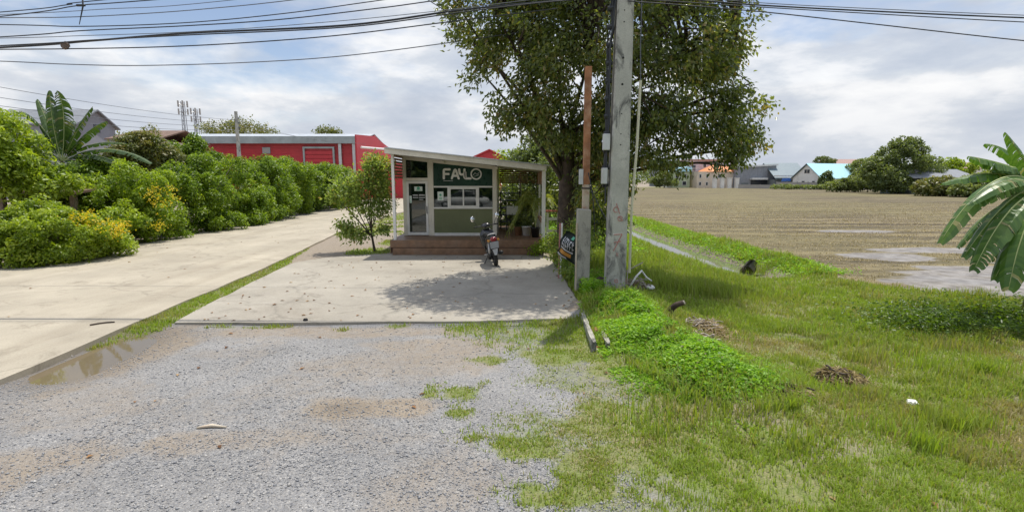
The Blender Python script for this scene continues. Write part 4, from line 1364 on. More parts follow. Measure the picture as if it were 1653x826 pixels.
def banana(label, base, top, rstem, leaves, seed, halfw, group='banana plants', hang=0.0, lm='banana'):
    r = np.random.default_rng(seed)
    e = empty('banana_plant', base, label, 'banana plant', group)
    bm = bmesh.new()
    b, t = Vector(base), Vector(top)
    mid = (b + t) / 2
    tube(bm, bez(b, mid + Vector((0.04, 0, 0)), t, 8), [rstem * (1.15 - 0.6 * i / 8) for i in range(9)], 12)
    obj('stem', bm, MT['bananastem'], e, True)
    for base_, ctrl, tip, wf in leaves:
        bm = bmesh.new()
        lay = bm.verts.layers.float.new('rnd')
        rib = banana_leaf(bm, lay, Vector(base_), Vector(ctrl), Vector(tip), halfw * wf, r, 0.6, 40, hang)
        lf = obj('leaf', bm, MT[lm], e)
        bm = bmesh.new()
        st = bez(t, (t + rib[0]) / 2 + Vector((0, 0, 0.05)), rib[0], 3)
        tube(bm, st[:-1] + rib[:-1], [0.022] * 3 + [0.02 * (1 - 0.85 * i / len(rib)) for i in range(len(rib) - 1)], 6)
        obj('midrib', bm, MT['rib'], lf, True)
    return e


Yb = 21.0
T0 = D(100, 262, Yb)


def lf(c, t, Yc, Yt, w, b=None):
    bb = T0 + (D(*c, Yc) - T0) * 0.16
    return (bb, D(*c, Yc), D(*t, Yt), w)


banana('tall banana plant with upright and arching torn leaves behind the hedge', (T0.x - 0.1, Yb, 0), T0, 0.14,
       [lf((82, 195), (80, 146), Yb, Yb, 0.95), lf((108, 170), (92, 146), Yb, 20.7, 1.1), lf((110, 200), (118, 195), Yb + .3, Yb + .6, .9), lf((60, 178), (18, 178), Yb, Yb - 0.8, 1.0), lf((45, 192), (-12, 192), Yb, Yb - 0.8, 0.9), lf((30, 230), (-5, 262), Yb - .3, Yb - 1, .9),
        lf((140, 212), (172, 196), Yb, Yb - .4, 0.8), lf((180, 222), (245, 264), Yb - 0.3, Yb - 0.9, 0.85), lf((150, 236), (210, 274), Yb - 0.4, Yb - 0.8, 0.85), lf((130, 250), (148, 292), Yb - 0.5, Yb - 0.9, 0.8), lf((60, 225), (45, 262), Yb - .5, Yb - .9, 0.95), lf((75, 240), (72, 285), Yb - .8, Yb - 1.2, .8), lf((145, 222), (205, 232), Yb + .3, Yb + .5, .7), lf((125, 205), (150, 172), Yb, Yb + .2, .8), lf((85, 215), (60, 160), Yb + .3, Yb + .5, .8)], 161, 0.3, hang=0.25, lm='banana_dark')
T0 = Vector((9.75, 9.4, 1.75))


def lr(b, c, t, w):
    bb = T0 + (Vector(b) - T0) * 1.0
    return (bb, Vector(c), Vector(t), w)


def dd(x, y, Y):
    return tuple(D(x, y, Y))


banana('banana plant with broad drooping torn leaves at the edge of the field', (9.9, 9.5, -0.35), T0, 0.13,
       [lr(dd(1672, 292, 9.3), dd(1650, 250, 9.3), dd(1622, 213, 9.4), 0.8), lr(dd(1668, 285, 9.6), dd(1625, 262, 9.7), dd(1563, 252, 9.9), 0.95), lr(dd(1665, 292, 9.2), dd(1600, 255, 9.1), dd(1517, 392, 9.0), 1.05),
        lr(dd(1665, 300, 9.5), dd(1610, 262, 9.8), dd(1520, 296, 10.1), 0.95), lr(dd(1675, 310, 8.9), dd(1625, 320, 8.7), dd(1572, 436, 8.6), 1.15), lr(dd(1685, 325, 8.6), dd(1650, 350, 8.4), dd(1628, 468, 8.3), 1.1),
        lr(dd(1660, 320, 9.6), dd(1600, 320, 9.8), dd(1545, 400, 9.9), 0.8), lr(dd(1665, 330, 9.5), dd(1620, 350, 9.7), dd(1580, 410, 9.8), .8),
        lr(dd(1668, 300, 9.0), dd(1630, 270, 8.9), dd(1560, 330, 8.8), .75), lr(dd(1680, 320, 8.9), dd(1640, 350, 8.9), dd(1600, 420, 9.0), .8), lr(dd(1672, 300, 9.8), dd(1640, 235, 9.9), dd(1590, 232, 10.0), .8), lr(dd(1690, 350, 8.8), dd(1665, 380, 8.6), dd(1640, 440, 8.6), .8),
        lr(dd(1664, 300, 9.4), dd(1620, 290, 9.5), dd(1540, 345, 9.6), .9), lr(dd(1672, 305, 9.1), dd(1632, 300, 9.0), dd(1555, 415, 8.9), .9), lr(dd(1680, 330, 8.8), dd(1655, 345, 8.7), dd(1605, 452, 8.6), .9), lr(dd(1675, 290, 9.6), dd(1655, 260, 9.6), dd(1600, 275, 9.7), .8),
        lr((9.95, 9.3, 2.3), (10.4, 8.9, 3.3), (11.2, 8.6, 3.0), 1.0), lr((9.95, 9.6, 2.3), (10.6, 10.0, 3.4), (11.4, 10.6, 2.8), 1.0)], 162, 0.25, hang=0.55)

# far trees and bushes on the right edge of the field
FT = 'trees and bushes along the far field edge'
far = [
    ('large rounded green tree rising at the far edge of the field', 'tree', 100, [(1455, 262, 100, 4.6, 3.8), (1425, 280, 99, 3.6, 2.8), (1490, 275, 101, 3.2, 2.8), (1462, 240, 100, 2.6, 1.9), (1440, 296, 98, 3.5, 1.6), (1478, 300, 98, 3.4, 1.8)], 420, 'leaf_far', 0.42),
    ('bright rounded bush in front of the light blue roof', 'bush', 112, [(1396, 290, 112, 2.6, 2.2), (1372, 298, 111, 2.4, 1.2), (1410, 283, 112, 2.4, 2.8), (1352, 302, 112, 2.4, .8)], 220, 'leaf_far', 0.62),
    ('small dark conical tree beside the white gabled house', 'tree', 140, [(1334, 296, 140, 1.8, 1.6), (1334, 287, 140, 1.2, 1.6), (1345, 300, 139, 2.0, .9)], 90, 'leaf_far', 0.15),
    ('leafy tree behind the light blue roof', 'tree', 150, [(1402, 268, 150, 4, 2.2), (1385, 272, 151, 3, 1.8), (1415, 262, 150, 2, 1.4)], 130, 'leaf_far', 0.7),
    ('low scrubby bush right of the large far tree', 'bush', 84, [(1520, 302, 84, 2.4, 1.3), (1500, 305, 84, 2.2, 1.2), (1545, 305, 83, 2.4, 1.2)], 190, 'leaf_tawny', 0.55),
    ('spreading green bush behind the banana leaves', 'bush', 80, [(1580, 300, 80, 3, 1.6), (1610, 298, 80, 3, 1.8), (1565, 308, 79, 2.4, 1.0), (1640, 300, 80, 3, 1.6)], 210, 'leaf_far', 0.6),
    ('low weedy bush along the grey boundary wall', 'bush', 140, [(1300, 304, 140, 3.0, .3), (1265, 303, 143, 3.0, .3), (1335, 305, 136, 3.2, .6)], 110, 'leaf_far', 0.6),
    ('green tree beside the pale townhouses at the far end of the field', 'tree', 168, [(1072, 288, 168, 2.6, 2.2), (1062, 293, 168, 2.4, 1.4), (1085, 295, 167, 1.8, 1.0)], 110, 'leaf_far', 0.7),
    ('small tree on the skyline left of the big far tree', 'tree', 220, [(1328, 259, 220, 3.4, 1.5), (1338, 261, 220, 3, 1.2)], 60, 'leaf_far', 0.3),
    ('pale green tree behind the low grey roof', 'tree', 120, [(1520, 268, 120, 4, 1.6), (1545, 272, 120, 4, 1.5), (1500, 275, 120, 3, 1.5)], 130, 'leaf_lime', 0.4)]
for i, (lb, cat, Yb, lobs, ncl, m_, tn) in enumerate(far):
    L_ = [lob(a, b, c, d, e) for a, b, c, d, e in lobs]
    cx = sum(l[0] for l in L_) / len(L_)
    zt = max(l[2] for l in L_)
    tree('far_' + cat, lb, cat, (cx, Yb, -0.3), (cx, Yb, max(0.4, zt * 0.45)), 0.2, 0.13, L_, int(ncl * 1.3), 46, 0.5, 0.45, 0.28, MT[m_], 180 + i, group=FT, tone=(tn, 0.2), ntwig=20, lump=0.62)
# trees beyond the warehouses
for i, (lb, Yb, lobs, tn) in enumerate([
        ('wide spreading tree crown behind the red warehouse roof', 110, [(365, 208, 110, 5, 1.6), (395, 207, 110, 5, 1.8), (420, 211, 111, 3.5, 1.1), (350, 212, 110, 3, 1)], 0.6),
        ('small tree crown just above the red warehouse roof', 112, [(528, 214, 112, 2.4, .9), (540, 216, 112, 1.6, .6)], 0.4)]):
    L_ = [lob(a, b, c, d, e) for a, b, c, d, e in lobs]
    cx = sum(l[0] for l in L_) / len(L_)
    tree('far_tree', lb, 'tree', (cx, Yb, 0), (cx, Yb, 8.5), 0.4, 0.25, L_, 130 if i == 0 else 40, 26, 0.5, 0.42, 0.26, MT['leaf_tawny'], 200 + i, tone=(tn, 0.17), ntwig=20, shell=0.3)


def treeline():
    r = np.random.default_rng(77)
    P = []
    for k in range(900):
        x = r.uniform(60, 330)
        P.append((x, 330 + r.uniform(-10, 40), r.uniform(0, 1) ** 0.8 * (7.5 + 4.5 * float(vnoise(x * 0.05, 0, 5)))))
    for k in range(500):
        x = r.uniform(-10, 60)
        P.append((x, 280 + r.uniform(-10, 30), r.uniform(0, 1) ** 0.8 * (4.5 + 3 * float(vnoise(x * 0.06, 0, 6)))))
    for k in range(500):
        x = r.uniform(-330, -60)
        P.append((x, 300 + r.uniform(-10, 30), r.uniform(0, 1) ** 0.8 * (7 + 4 * float(vnoise(x * 0.06, 0, 7)))))
    for k in range(1500):  # unseen row behind the viewer, added to darken reflections in the kiosk glass
        x = r.uniform(-60, 60)
        P.append((x, -30 + r.uniform(-4, 4), 0.3 + r.uniform(0, 1) * (6.0 + 4 * float(vnoise(x * 0.15, 0, 9)))))
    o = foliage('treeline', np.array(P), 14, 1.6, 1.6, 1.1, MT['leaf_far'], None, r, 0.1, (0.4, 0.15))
    tag(o, 'far off dark line of trees on the horizon beyond the field, and an unseen row added behind the viewer', kind='stuff')


treeline()
# ------------------------------------------------------------------ buildings far and near
def wallmat(name, col, dirt=(0.3, 0.28, 0.25), amt=0.35):
    return mat(name, col, 0.8, var=0.08, scale=0.6, dirt=dirt, dirt_amt=amt, dirt_scale=0.5)


FM = {'pane': mat('dark_window_pane', (0.03, 0.035, 0.045), 0.15, var=0.2), 'white': wallmat('white_render', (0.72, 0.7, 0.66)), 'lav': wallmat('lavender_render', (0.5, 0.43, 0.46)), 'green': wallmat('pale_green_render', (0.46, 0.52, 0.33)),
      'cream': wallmat('cream_render', (0.66, 0.56, 0.44)), 'grey': wallmat('grey_cladding', (0.27, 0.28, 0.3)), 'dgrey': wallmat('dark_grey_wall', (0.15, 0.17, 0.17)), 'block': wallmat('grey_block_wall', (0.33, 0.31, 0.29)),
      'orange': mat('orange_tiles', (0.62, 0.24, 0.09), 0.7, var=0.15), 'blue': mat('light_blue_roof_sheet', (0.42, 0.68, 0.76), 0.4, var=0.05), 'teal': mat('slate_green_roof_sheet', (0.16, 0.21, 0.23), 0.45, var=0.1),
      'rgrey': mat('grey_tile_roof', (0.2, 0.21, 0.225), 0.6, var=0.12), 'redroof': mat('faded_red_roof', (0.32, 0.2, 0.17), 0.7), 'brownroof': mat('rusty_brown_roof', (0.16, 0.1, 0.07), 0.8, var=0.3), 'tarp': mat('blue_tarp', (0.06, 0.16, 0.5), 0.5), 'lightroof': mat('pale_roof_sheet', (0.62, 0.62, 0.6), 0.5)}
ZF = -0.3


def gable(name, bm_name, x0, x1, y0, y1, ze, zr, axis, m, parent, t=0.15, over=0.3):
    """Gabled roof; axis: direction of the ridge."""
    bm = bmesh.new()
    if axis == 'x':
        c = (y0 + y1) / 2
        prism(bm, [(y0 - over, ze - over * (zr - ze) / (c - y0)), (c, zr), (y1 + over, ze - over * (zr - ze) / (c - y0)), (y1 + over, ze + t - over * (zr - ze) / (c - y0)), (c, zr + t), (y0 - over, ze + t - over * (zr - ze) / (c - y0))], 'x', x0 - over, x1 + over)
    else:
        c = (x0 + x1) / 2
        dz = over * (zr - ze) / (c - x0)
        prism(bm, [(x0 - over, ze - dz), (c, zr), (x1 + over, ze - dz), (x1 + over, ze + t - dz), (c, zr + t), (x0 - over, ze + t - dz)], 'y', y0 - over, y1 + over)
    return obj(bm_name, bm, m, parent)


def walls_gabled(x0, x1, y0, y1, z0, ze, zr, axis, m, parent):
    bm = bmesh.new()
    if axis == 'x':
        prism(bm, [(y0, z0), (y1, z0), (y1, ze - .02), ((y0 + y1) / 2, zr - .02), (y0, ze - .02)], 'x', x0, x1)
    else:
        prism(bm, [(x0, z0), (x1, z0), (x1, ze - .02), ((x0 + x1) / 2, zr - .02), (x0, ze - .02)], 'y', y0, y1)
    return obj('wall', bm, m, parent)


def window(x0, x1, z0, z1, y, parent, fm='white', frame=0.12, label=None):
    bm = bmesh.new()
    for a in ((x0 - frame, x1 + frame, z1, z1 + frame), (x0 - frame, x1 + frame, z0 - frame, z0), (x0 - frame, x0, z0, z1), (x1, x1 + frame, z0, z1)):
        box(bm, a[0], a[1], y - 0.1, y + 0.02, a[2], a[3])
    o = obj('window', bm, FM[fm], parent)
    bx('pane', x0, x1, y - 0.04, y + 0.01, z0, z1, FM['pane'], o)
    return o


def pxr(x0, x1, yt, yb, Y):
    a, b = D(x0, yt, Y), D(x1, yb, Y)
    return a.x, b.x, b.z, a.z


# --- far side of the field
Y = 175
x0, x1, zb, zt = pxr(1066, 1106, 268, 300, 200)
e = empty('office_block', (x0, 200, ZF), 'dark grey flat roofed block far behind the pale townhouses', 'building')
bx('wall', x0, x1, 200, 215, ZF, zt, FM['dgrey'], e)
bx('roof', x0 - 0.5, x1 + 0.5, 199.5, 215.5, zt + 0.003, zt + 0.5, FM['teal'], e)
for k in range(3):
    window(x0 + 1 + k * 3, x0 + 3 + k * 3, zt - 2.6, zt - 1.2, 200, e, 'grey')

x0, x1, zb, zt = pxr(1086, 1113, 277, 300, 172)
e = empty('house', (x0, 172, ZF), 'pale green two storey house with a blue roof, leftmost of the far row', 'house')
bx('wall', x0, x1, 172, 181, ZF, zt, FM['green'], e)
bm = bmesh.new()
prism(bm, [(x0 - 0.6, zt + .01), (x1 + 0.4, zt + .01), (x1 + 0.4, zt + 1.5), (x1 - 1.0, zt + 1.6)], 'y', 171.4, 181.5)
obj('roof', bm, FM['blue'], e)
for k in range(2):
    window(x0 + 1.0 + 2.4 * k, x0 + 2.2 + 2.4 * k, zt - 2.0, zt - 0.9, 172, e)
    window(x0 + 1.0 + 2.4 * k, x0 + 2.2 + 2.4 * k, ZF + 0.9, ZF + 2.1, 172, e)
bx('porch_wall', x0 - 1.4, x0 - 0.003, 173, 177, ZF, ZF + 3.4, FM['white'], e)

x0, x1, zb, zt = pxr(1112, 1184, 259.5, 300, 178)
e = empty('townhouse', (x0, 178, ZF), 'tall lavender three storey townhouse with balconies and a flat roof', 'house')
bx('wall', x0, x1, 178, 190, ZF, zt, FM['lav'], e)
bx('roof', x0 - 0.5, x1 + 0.5, 177.5, 190.5, zt + 0.003, zt + 0.5, FM['redroof'], e)
for k in range(2):
    zz = ZF + 3.0 + 2.6 * k
    bl = bx('balcony', x0 + 0.2, x0 + 3.4, 176.8, 177.997, zz - 0.15, zz, FM['lav'], e)
    bm = bmesh.new()
    for q in range(9):
        box(bm, x0 + 0.3 + q * 0.37, x0 + 0.35 + q * 0.37, 176.85, 176.9, zz + .001, zz + 0.9)
    box(bm, x0 + 0.2, x0 + 3.4, 176.82, 176.92, zz + 0.903, zz + 1.0)
    obj('railing', bm, FM['white'], bl)
    bx('door', x0 + 1.0, x0 + 2.4, 177.93, 177.998, zz + 0.05, zz + 2.0, FM['pane'], e)
for k in range(4):
    window(x0 + 5 + 2.6 * k, x0 + 6 + 2.6 * k, zt - 2.2, zt - 1.1, 178, e)
window(x0 + 0.8, x0 + 1.8, ZF + .9, ZF + 2.1, 178, e)

x0, x1, zb, zt = pxr(1126, 1190, 277, 300, 168)
e = empty('house', (x0, 168, ZF), 'cream house with an orange hipped tile roof in the far row', 'house')
bx('wall', x0, x1, 168, 177, ZF, zt, FM['cream'], e)
bm = bmesh.new()
a = [bm.verts.new(p) for p in ((x0 + 3.0, 167.3, zt), (x1 + .6, 167.3, zt), (x1 + .6, 177.7, zt), (x0 + 3.0, 177.7, zt), (x0 + 6.5, 172.5, zt + 2.3), (x1 - 3.4, 172.5, zt + 2.3))]
for f in ((0, 1, 5, 4), (1, 2, 5), (2, 3, 4, 5), (3, 0, 4), (3, 2, 1, 0)):
    bm.faces.new([a[i] for i in f])
obj('roof', bm, FM['orange'], e)
for k, w_ in ((0, 1.0), (2.2, 1.0), (6, 1.7), (11, 1.8)):
    window(x0 + 0.7 + k, x0 + 0.7 + k + w_ * .6, zt - 2.0, zt - 0.9, 168, e)
    if k < 3:
        window(x0 + 0.7 + k, x0 + 0.7 + k + w_ * .6, ZF + .9, ZF + 1.9, 168, e)
for k in range(4):
    c = pxr(1152 + 12 * k, 1157 + 12 * k, 288, 300, 163)
    g = empty('gate_pillar', (c[0], 163, ZF), ['first white gate pillar, beside the cream house', 'second white gate pillar of four before the cream house', 'third white gate pillar of four before the cream house', 'last white gate pillar, beside the grey warehouse'][k], 'pillar', 'white gate pillars')
    bx('post', c[0], c[1], 163, 164, ZF, c[3], FM['white'], g)
    bx('cap', c[0] - 0.12, c[1] + 0.12, 162.88, 164.12, c[3] + 0.003, c[3] + 0.2, FM['white'], g)

x0, x1, zb, zt = pxr(1191, 1251, 269, 300, 165)
e = empty('shed', (x0, 165, ZF), 'grey panelled warehouse shed with a pale sloping roof edge and an awning', 'shed')
bm = bmesh.new()
prism(bm, [(x0, ZF), (x1, ZF), (x1, zt + .3), (x0, zt - 0.4)], 'y', 165, 180)
obj('wall', bm, mat_ribbed('grey_shed_panels', (0.25, 0.26, 0.28), 'X', 1.8, .6), e)
bm = bmesh.new()
prism(bm, [(x0 - 0.5, zt - 0.38), (x1 + 0.3, zt + .33), (x1 + 0.3, zt + 0.85), (x0 - 0.5, zt + .12)], 'y', 164.4, 180.4)
obj('roof', bm, FM['lightroof'], e)
aw = pxr(1215, 1240, 287, 290, 163)
bx('awning', aw[0], aw[1], 163, 164.997, aw[2], aw[3], FM['lightroof'], e)
bx('doorway', aw[0] + 0.4, aw[1] + .8, 164.93, 164.997, ZF + .2, aw[2] - 0.1, FM['pane'], e)
bx('doorway', x0 + 1.5, aw[0] - .4, 164.93, 164.997, ZF + .4, ZF + 1.7, FM['dgrey'], e)

x0, x1, zb, zt = pxr(1251, 1312, 290, 302, 160)
_, _, _, zr = pxr(1251, 1312, 264, 302, 168)
e = empty('shed', (x0, 160, ZF), 'shed with a slate green pitched roof left of the white gabled house', 'shed')
bx('wall', x0 + .1, x1 - 3, 160.3, 172, ZF, zt, FM['dgrey'], e)
bm = bmesh.new()
prism(bm, [(159.5, zt), (168, zr), (176.5, zt), (176.5, zt + .2), (168, zr + .2), (159.5, zt + .2)], 'x', x0, x1 - 1)
obj('roof', bm, FM['teal'], e)
aw = pxr(1255, 1282, 283, 285, 158)
bx('awning', aw[0], aw[1], 157.5, 160.2, aw[2], aw[3], FM['lightroof'], e)
t_ = pxr(1262, 1276, 287, 293, 156.5)
bm = bmesh.new()
prism(bm, [(t_[0], t_[2]), (t_[1], t_[2] + .1), (t_[1] + .2, t_[3]), (t_[0] + .3, t_[3] - .2)], 'y', 156.4, 156.7)
tag(obj('tarpaulin', bm, FM['tarp']), 'blue tarpaulin hanging under the shed awning', 'tarp')

x0, x1, zb, zt = pxr(1284, 1323, 287, 302, 150)
zr = pxr(1284, 1323, 264.5, 302, 150)[3]
e = empty('house', (x0, 150, ZF), 'white gabled house with a light blue metal roof', 'house')
apx = D(1304, 264.5, 150)
MH = Matrix.Translation((apx.x, 150, 0)) @ Matrix.Rotation(math.radians(17), 4, 'Z')
hwid, hlen = 4.9, 23.0


def xf(bm):
    bmesh.ops.transform(bm, matrix=MH, verts=bm.verts)


bm = bmesh.new()
prism(bm, [(-hwid, ZF), (hwid, ZF), (hwid, zt), (0, zr - .12), (-hwid, zt)], 'x', 0, hlen)
xf(bm)
obj('wall', bm, FM['white'], e)
for sgn, m_ in ((-1, 'blue'), (1, 'teal')):
    bm = bmesh.new()
    prism(bm, [(0, zr), (sgn * (hwid + .6), zt - .35), (sgn * (hwid + .6), zt - .2), (0, zr + .15)], 'x', -.5, hlen + .5)
    xf(bm)
    obj('roof', bm, FM[m_], e)
for ya, yb, za, zb_ in ((-.9, -.05, zr - 2.7, zr - 1.6), (.1, .9, zr - 2.7, zr - 1.6), (-2.9, -2.0, zt - 1.7, zt - .9), (.6, 1.6, zt - 1.7, zt - .9)):
    bm = bmesh.new()
    box(bm, -.06, -.003, ya, yb, za, zb_)
    xf(bm)
    w_ = obj('window', bm, FM['block'], e)
    bm = bmesh.new()
    box(bm, -.09, -.061, ya + .08, yb - .08, za + .08, zb_ - .08)
    xf(bm)
    obj('pane', bm, FM['pane'], w_)

p0, p1 = D(1195, 300, 155), D(1322, 303, 142)
for (pa, pb, lb, h_) in ((D(1192, 298, 158), D(1252, 300, 152), 'low pale block wall in front of the grey warehouse shed', 1.2), (D(1253, 300, 152), D(1320, 302, 142), 'grey concrete block wall in front of the white gabled house', 2.0)):
    e = empty('boundary_wall', (pa.x, pa.y, ZF), lb, 'wall')
    ang = math.atan2(pb.y - pa.y, pb.x - pa.x)
    M_ = Matrix.Translation((pa.x, pa.y, 0)) @ Matrix.Rotation(ang, 4, 'Z')
    ln = math.hypot(pb.x - pa.x, pb.y - pa.y)
    bm = bmesh.new()
    box(bm, 0, ln, 0, 0.15, ZF - .2, ZF + h_, M_)
    obj('panel', bm, FM['block'], e)
    for q in range(int(ln / 3) + 1):
        bm = bmesh.new()
        box(bm, q * 3, q * 3 + 0.2, -0.08, 0.23, ZF - .2, ZF + h_ + 0.12, M_)
        obj('post', bm, FM['block'], e)

a = pxr(1478, 1580, 276, 288, 95)
e = empty('shed', (a[0], 95, ZF), 'long low shed with a grey roof behind the bushes right of the large far tree', 'shed')
bx('wall', a[0] + .3, a[1], 95.5, 104, ZF, a[2], FM['dgrey'], e)
bm = bmesh.new()
prism(bm, [(94.8, a[2] + .003), (100, a[3] + .2), (105.2, a[2] + .003), (105.2, a[2] + .15), (100, a[3] + .4), (94.8, a[2] + .15)], 'x', a[0] - .5, a[1])
obj('roof', bm, FM['rgrey'], e)
a = pxr(1546, 1590, 264, 272, 170)
e = empty('house', (a[0], 170, ZF), 'distant house with a faded red roof above the low grey shed', 'house')
bx('wall', a[0] + .5, a[1] - .5, 170.5, 180, ZF, a[2], FM['white'], e)
gable('roof', 'roof', a[0], a[1], 170, 180.5, a[2] + .05, a[3] + .4, 'x', FM['redroof'], e)
a = pxr(1340, 1395, 259, 265, 230)
e = empty('house', (a[0], 230, ZF), 'distant pinkish roof on the skyline over the light blue roof', 'house')
bx('wall', a[0] + .5, a[1] - .5, 230.5, 240, ZF, a[2], FM['cream'], e)
gable('roof', 'roof', a[0], a[1], 230, 241, a[2] + .05, a[3] + .6, 'x', FM['redroof'], e)

# --- red warehouses
XR, YF_, YBK = -17.8, 60.0, 80.0
e = empty('red_warehouse', (XR, YF_, 0), 'long red warehouse with a pale metal roof beyond the hedge', 'warehouse')
z_e, z_r = D(500, 231, YF_).z, D(500, 217.5, 68).z
XL = D(225, 230, YF_).x
bm = bmesh.new()
prism(bm, [(YF_, 0), (YBK - 4, 0), (YBK - 4, z_e), (68, z_r - .12), (YF_, z_e)], 'x', XL, XR)
obj('wall', bm, MT['redclad'], e)
bm = bmesh.new()
prism(bm, [(YF_ - 0.35, z_e + .02), (68, z_r), (YBK - 3.6, z_e + .02), (YBK - 3.6, z_e + .1), (68, z_r + .1), (YF_ - 0.35, z_e + .1)], 'x', XL - .3, XR - 0.05)
obj('roof', bm, MT['warehouse_roof'], e)
bx('gutter', XL - .3, XR - 0.03, YF_ - 0.6, YF_ - 0.352, z_e - 0.08, z_e + 0.72, MT['gutter'], e)
bm = bmesh.new()
zc, zp = D(580, 218, YF_).z, D(605, 219.5, 66.6).z
prism(bm, [(YF_ - 0.65, 0.01), (YBK - 3.5, 0.01), (YBK - 3.5, z_e + .2), (67, zp), (YF_ - 0.65, zc)], 'x', XR - 0.02, XR + 0.14)
obj('gable_wall', bm, MT['redplain'], e)
for px in (549, 571.5):
    xx = D(px, 240, YF_ - .2).x
    bx('downpipe', xx - 0.16, xx + 0.16, YF_ - 0.34, YF_ - 0.05, 0, z_e - .09, MT['galv'], e)
d = pxr(489, 543, 237, 300, YF_ - .1)
bm = bmesh.new()
for q in ((d[0], d[1], d[3] - .2, d[3]), (d[0], d[0] + .2, 0, d[3] - .2), (d[1] - .2, d[1], 0, d[3] - .2)):
    box(bm, q[0], q[1], YF_ - .25, YF_ - .003, q[2], q[3])
dr = obj('shutter_door', bm, MT['gutter'], e)
bm = bmesh.new()
for q in range(13):
    box(bm, d[0] + .2, d[1] - .2, YF_ - .16 + .03 * (q % 2), YF_ - .004, q * d[3] / 14, (q + .9) * d[3] / 14)
obj('slats', bm, MT['redplain'], dr)
w = pxr(424, 437, 238, 248, YF_)
wd_ = bx('window', w[0], w[1], YF_ - .12, YF_ - .003, w[2], w[3], MT['gutter'], e)
bx('pane', w[0] + .12, w[1] - .12, YF_ - .15, YF_ - .121, w[2] + .12, w[3] - .12, FM['block'], wd_)
bm = bmesh.new()
q0, q1, q2 = Vector((XR + .5, YF_ - .2, D(574, 238, YF_).z)), D(626, 247, 68), D(626, 247, 68)
tube(bm, [q0, (XR + 2.2, 64, D(600, 241, 64).z), (q1.x, 70, q1.z)], 0.13, 6)
obj('gutter_pipe', bm, MT['white'], e)
bx('canopy_wall', XR + .145, XR + 2.0, 66, 76, 0, 4.6, MT['redplain'], e)

a = pxr(776, 806, 256, 300, 72)
zr = D(790, 243, 72).z
e = empty('red_warehouse', (a[0], 72, 0), 'red gable of a second warehouse showing above the kiosk roof', 'warehouse')
xm, ze = D(790, 243, 72).x, D(772, 253, 72).z
hw = 9.5
bm = bmesh.new()
sl = (zr - D(812, 253, 72).z) / (D(812, 253, 72).x - xm)
prism(bm, [(xm - hw, 0), (xm + hw, 0), (xm + hw, zr - sl * hw), (xm, zr), (xm - hw, zr - sl * hw)], 'y', 72, 95)
obj('wall', bm, MT['redplain'], e)
bm = bmesh.new()
prism(bm, [(xm - hw - .3, zr - sl * (hw + .3)), (xm, zr + .01), (xm + hw + .3, zr - sl * (hw + .3)), (xm + hw + .3, zr - sl * (hw + .3) + .2), (xm, zr + .2), (xm - hw - .3, zr - sl * (hw + .3) + .2)], 'y', 71.7, 95.3)
obj('roof', bm, MT['redplain'], e)
# red wall seen low between the sapling and the kiosk
a = pxr(612, 645, 285, 320, 60)
e = empty('compound_wall', (a[0], 58, 0), 'low red wall at the far end of the drive left of the kiosk', 'wall')
bx('panel', -17.5, -7.5, 66, 66.2, 0, 3.6, MT['redplain'], e)
bx('post', -7.5 + .003, -7.2, 65.9, 66.3, 0, 3.7, MT['redplain'], e)

# --- houses at the left behind the hedge
YH = 70
XG = D(153, 180, YH).x
zr, ze = D(153, 179, YH).z, D(176, 207, YH + 3.4).z
e = empty('house', (XG, YH, 0), 'house with a grey tiled gable roof behind the banana plant', 'house')
walls_gabled(XG - 11, XG, YH - 3.2, YH + 3.2, 0, ze, zr, 'x', FM['grey'], e)
gable('roof', 'roof', XG - 11, XG, YH - 3.2, YH + 3.2, ze, zr, 'x', FM['rgrey'], e, 0.18, 0.45)
bm = bmesh.new()
box(bm, XG + .003, XG + .06, YH - .5, YH + .5, ze - .9, ze + .1)
obj('vent', bm, FM['pane'], e)
a = pxr(178, 250, 208, 235, 48)
e = empty('shed', (a[0], 48, 0), 'low brown roofed shed behind the bronze tinted tree', 'shed')
bx('wall', a[0], a[1], 48.4, 55, 0, a[2] + .5, FM['cream'], e)
bm = bmesh.new()
prism(bm, [(47.8, a[2] + .5), (52, a[3] + .1), (56, a[2] + .5), (56, a[2] + .62), (52, a[3] + .22), (47.8, a[2] + .62)], 'x', a[0] - .5, a[1] + .5)
obj('roof', bm, FM['brownroof'], e)
e = empty('carport', (-19.2, 18.4, 0), 'small rusty brown roofed shelter with a dark slatted gate behind the front shrub', 'shelter')
z1 = D(60, 313, 18.2).z
bm = bmesh.new()
prism(bm, [(17.6, z1), (21.5, z1 + .35), (21.5, z1 + .43), (17.6, z1 + .08)], 'x', -20.5, -15.0)
obj('roof', bm, FM['brownroof'], e)
for xx in (-17.9, -15.4, -20.2):
    bx('post', xx, xx + .16, 17.9, 18.06, 0, z1 + .02, MT['barkgrey'], e)
bx('back_wall', -20.4, -15.2, 21.2, 21.4, 0, z1 + .3, FM['brownroof'], e)
bm = bmesh.new()
for q in range(9):
    box(bm, -20.0 + q * .22, -19.86 + q * .22, 17.95, 18.0, 0.1, z1 - .35)
box(bm, -20.05, -17.95, 18.003, 18.05, z1 - .6, z1 - .5)
box(bm, -20.05, -17.95, 18.003, 18.05, 0.4, 0.5)
obj('gate', bm, MT['slat'], e)

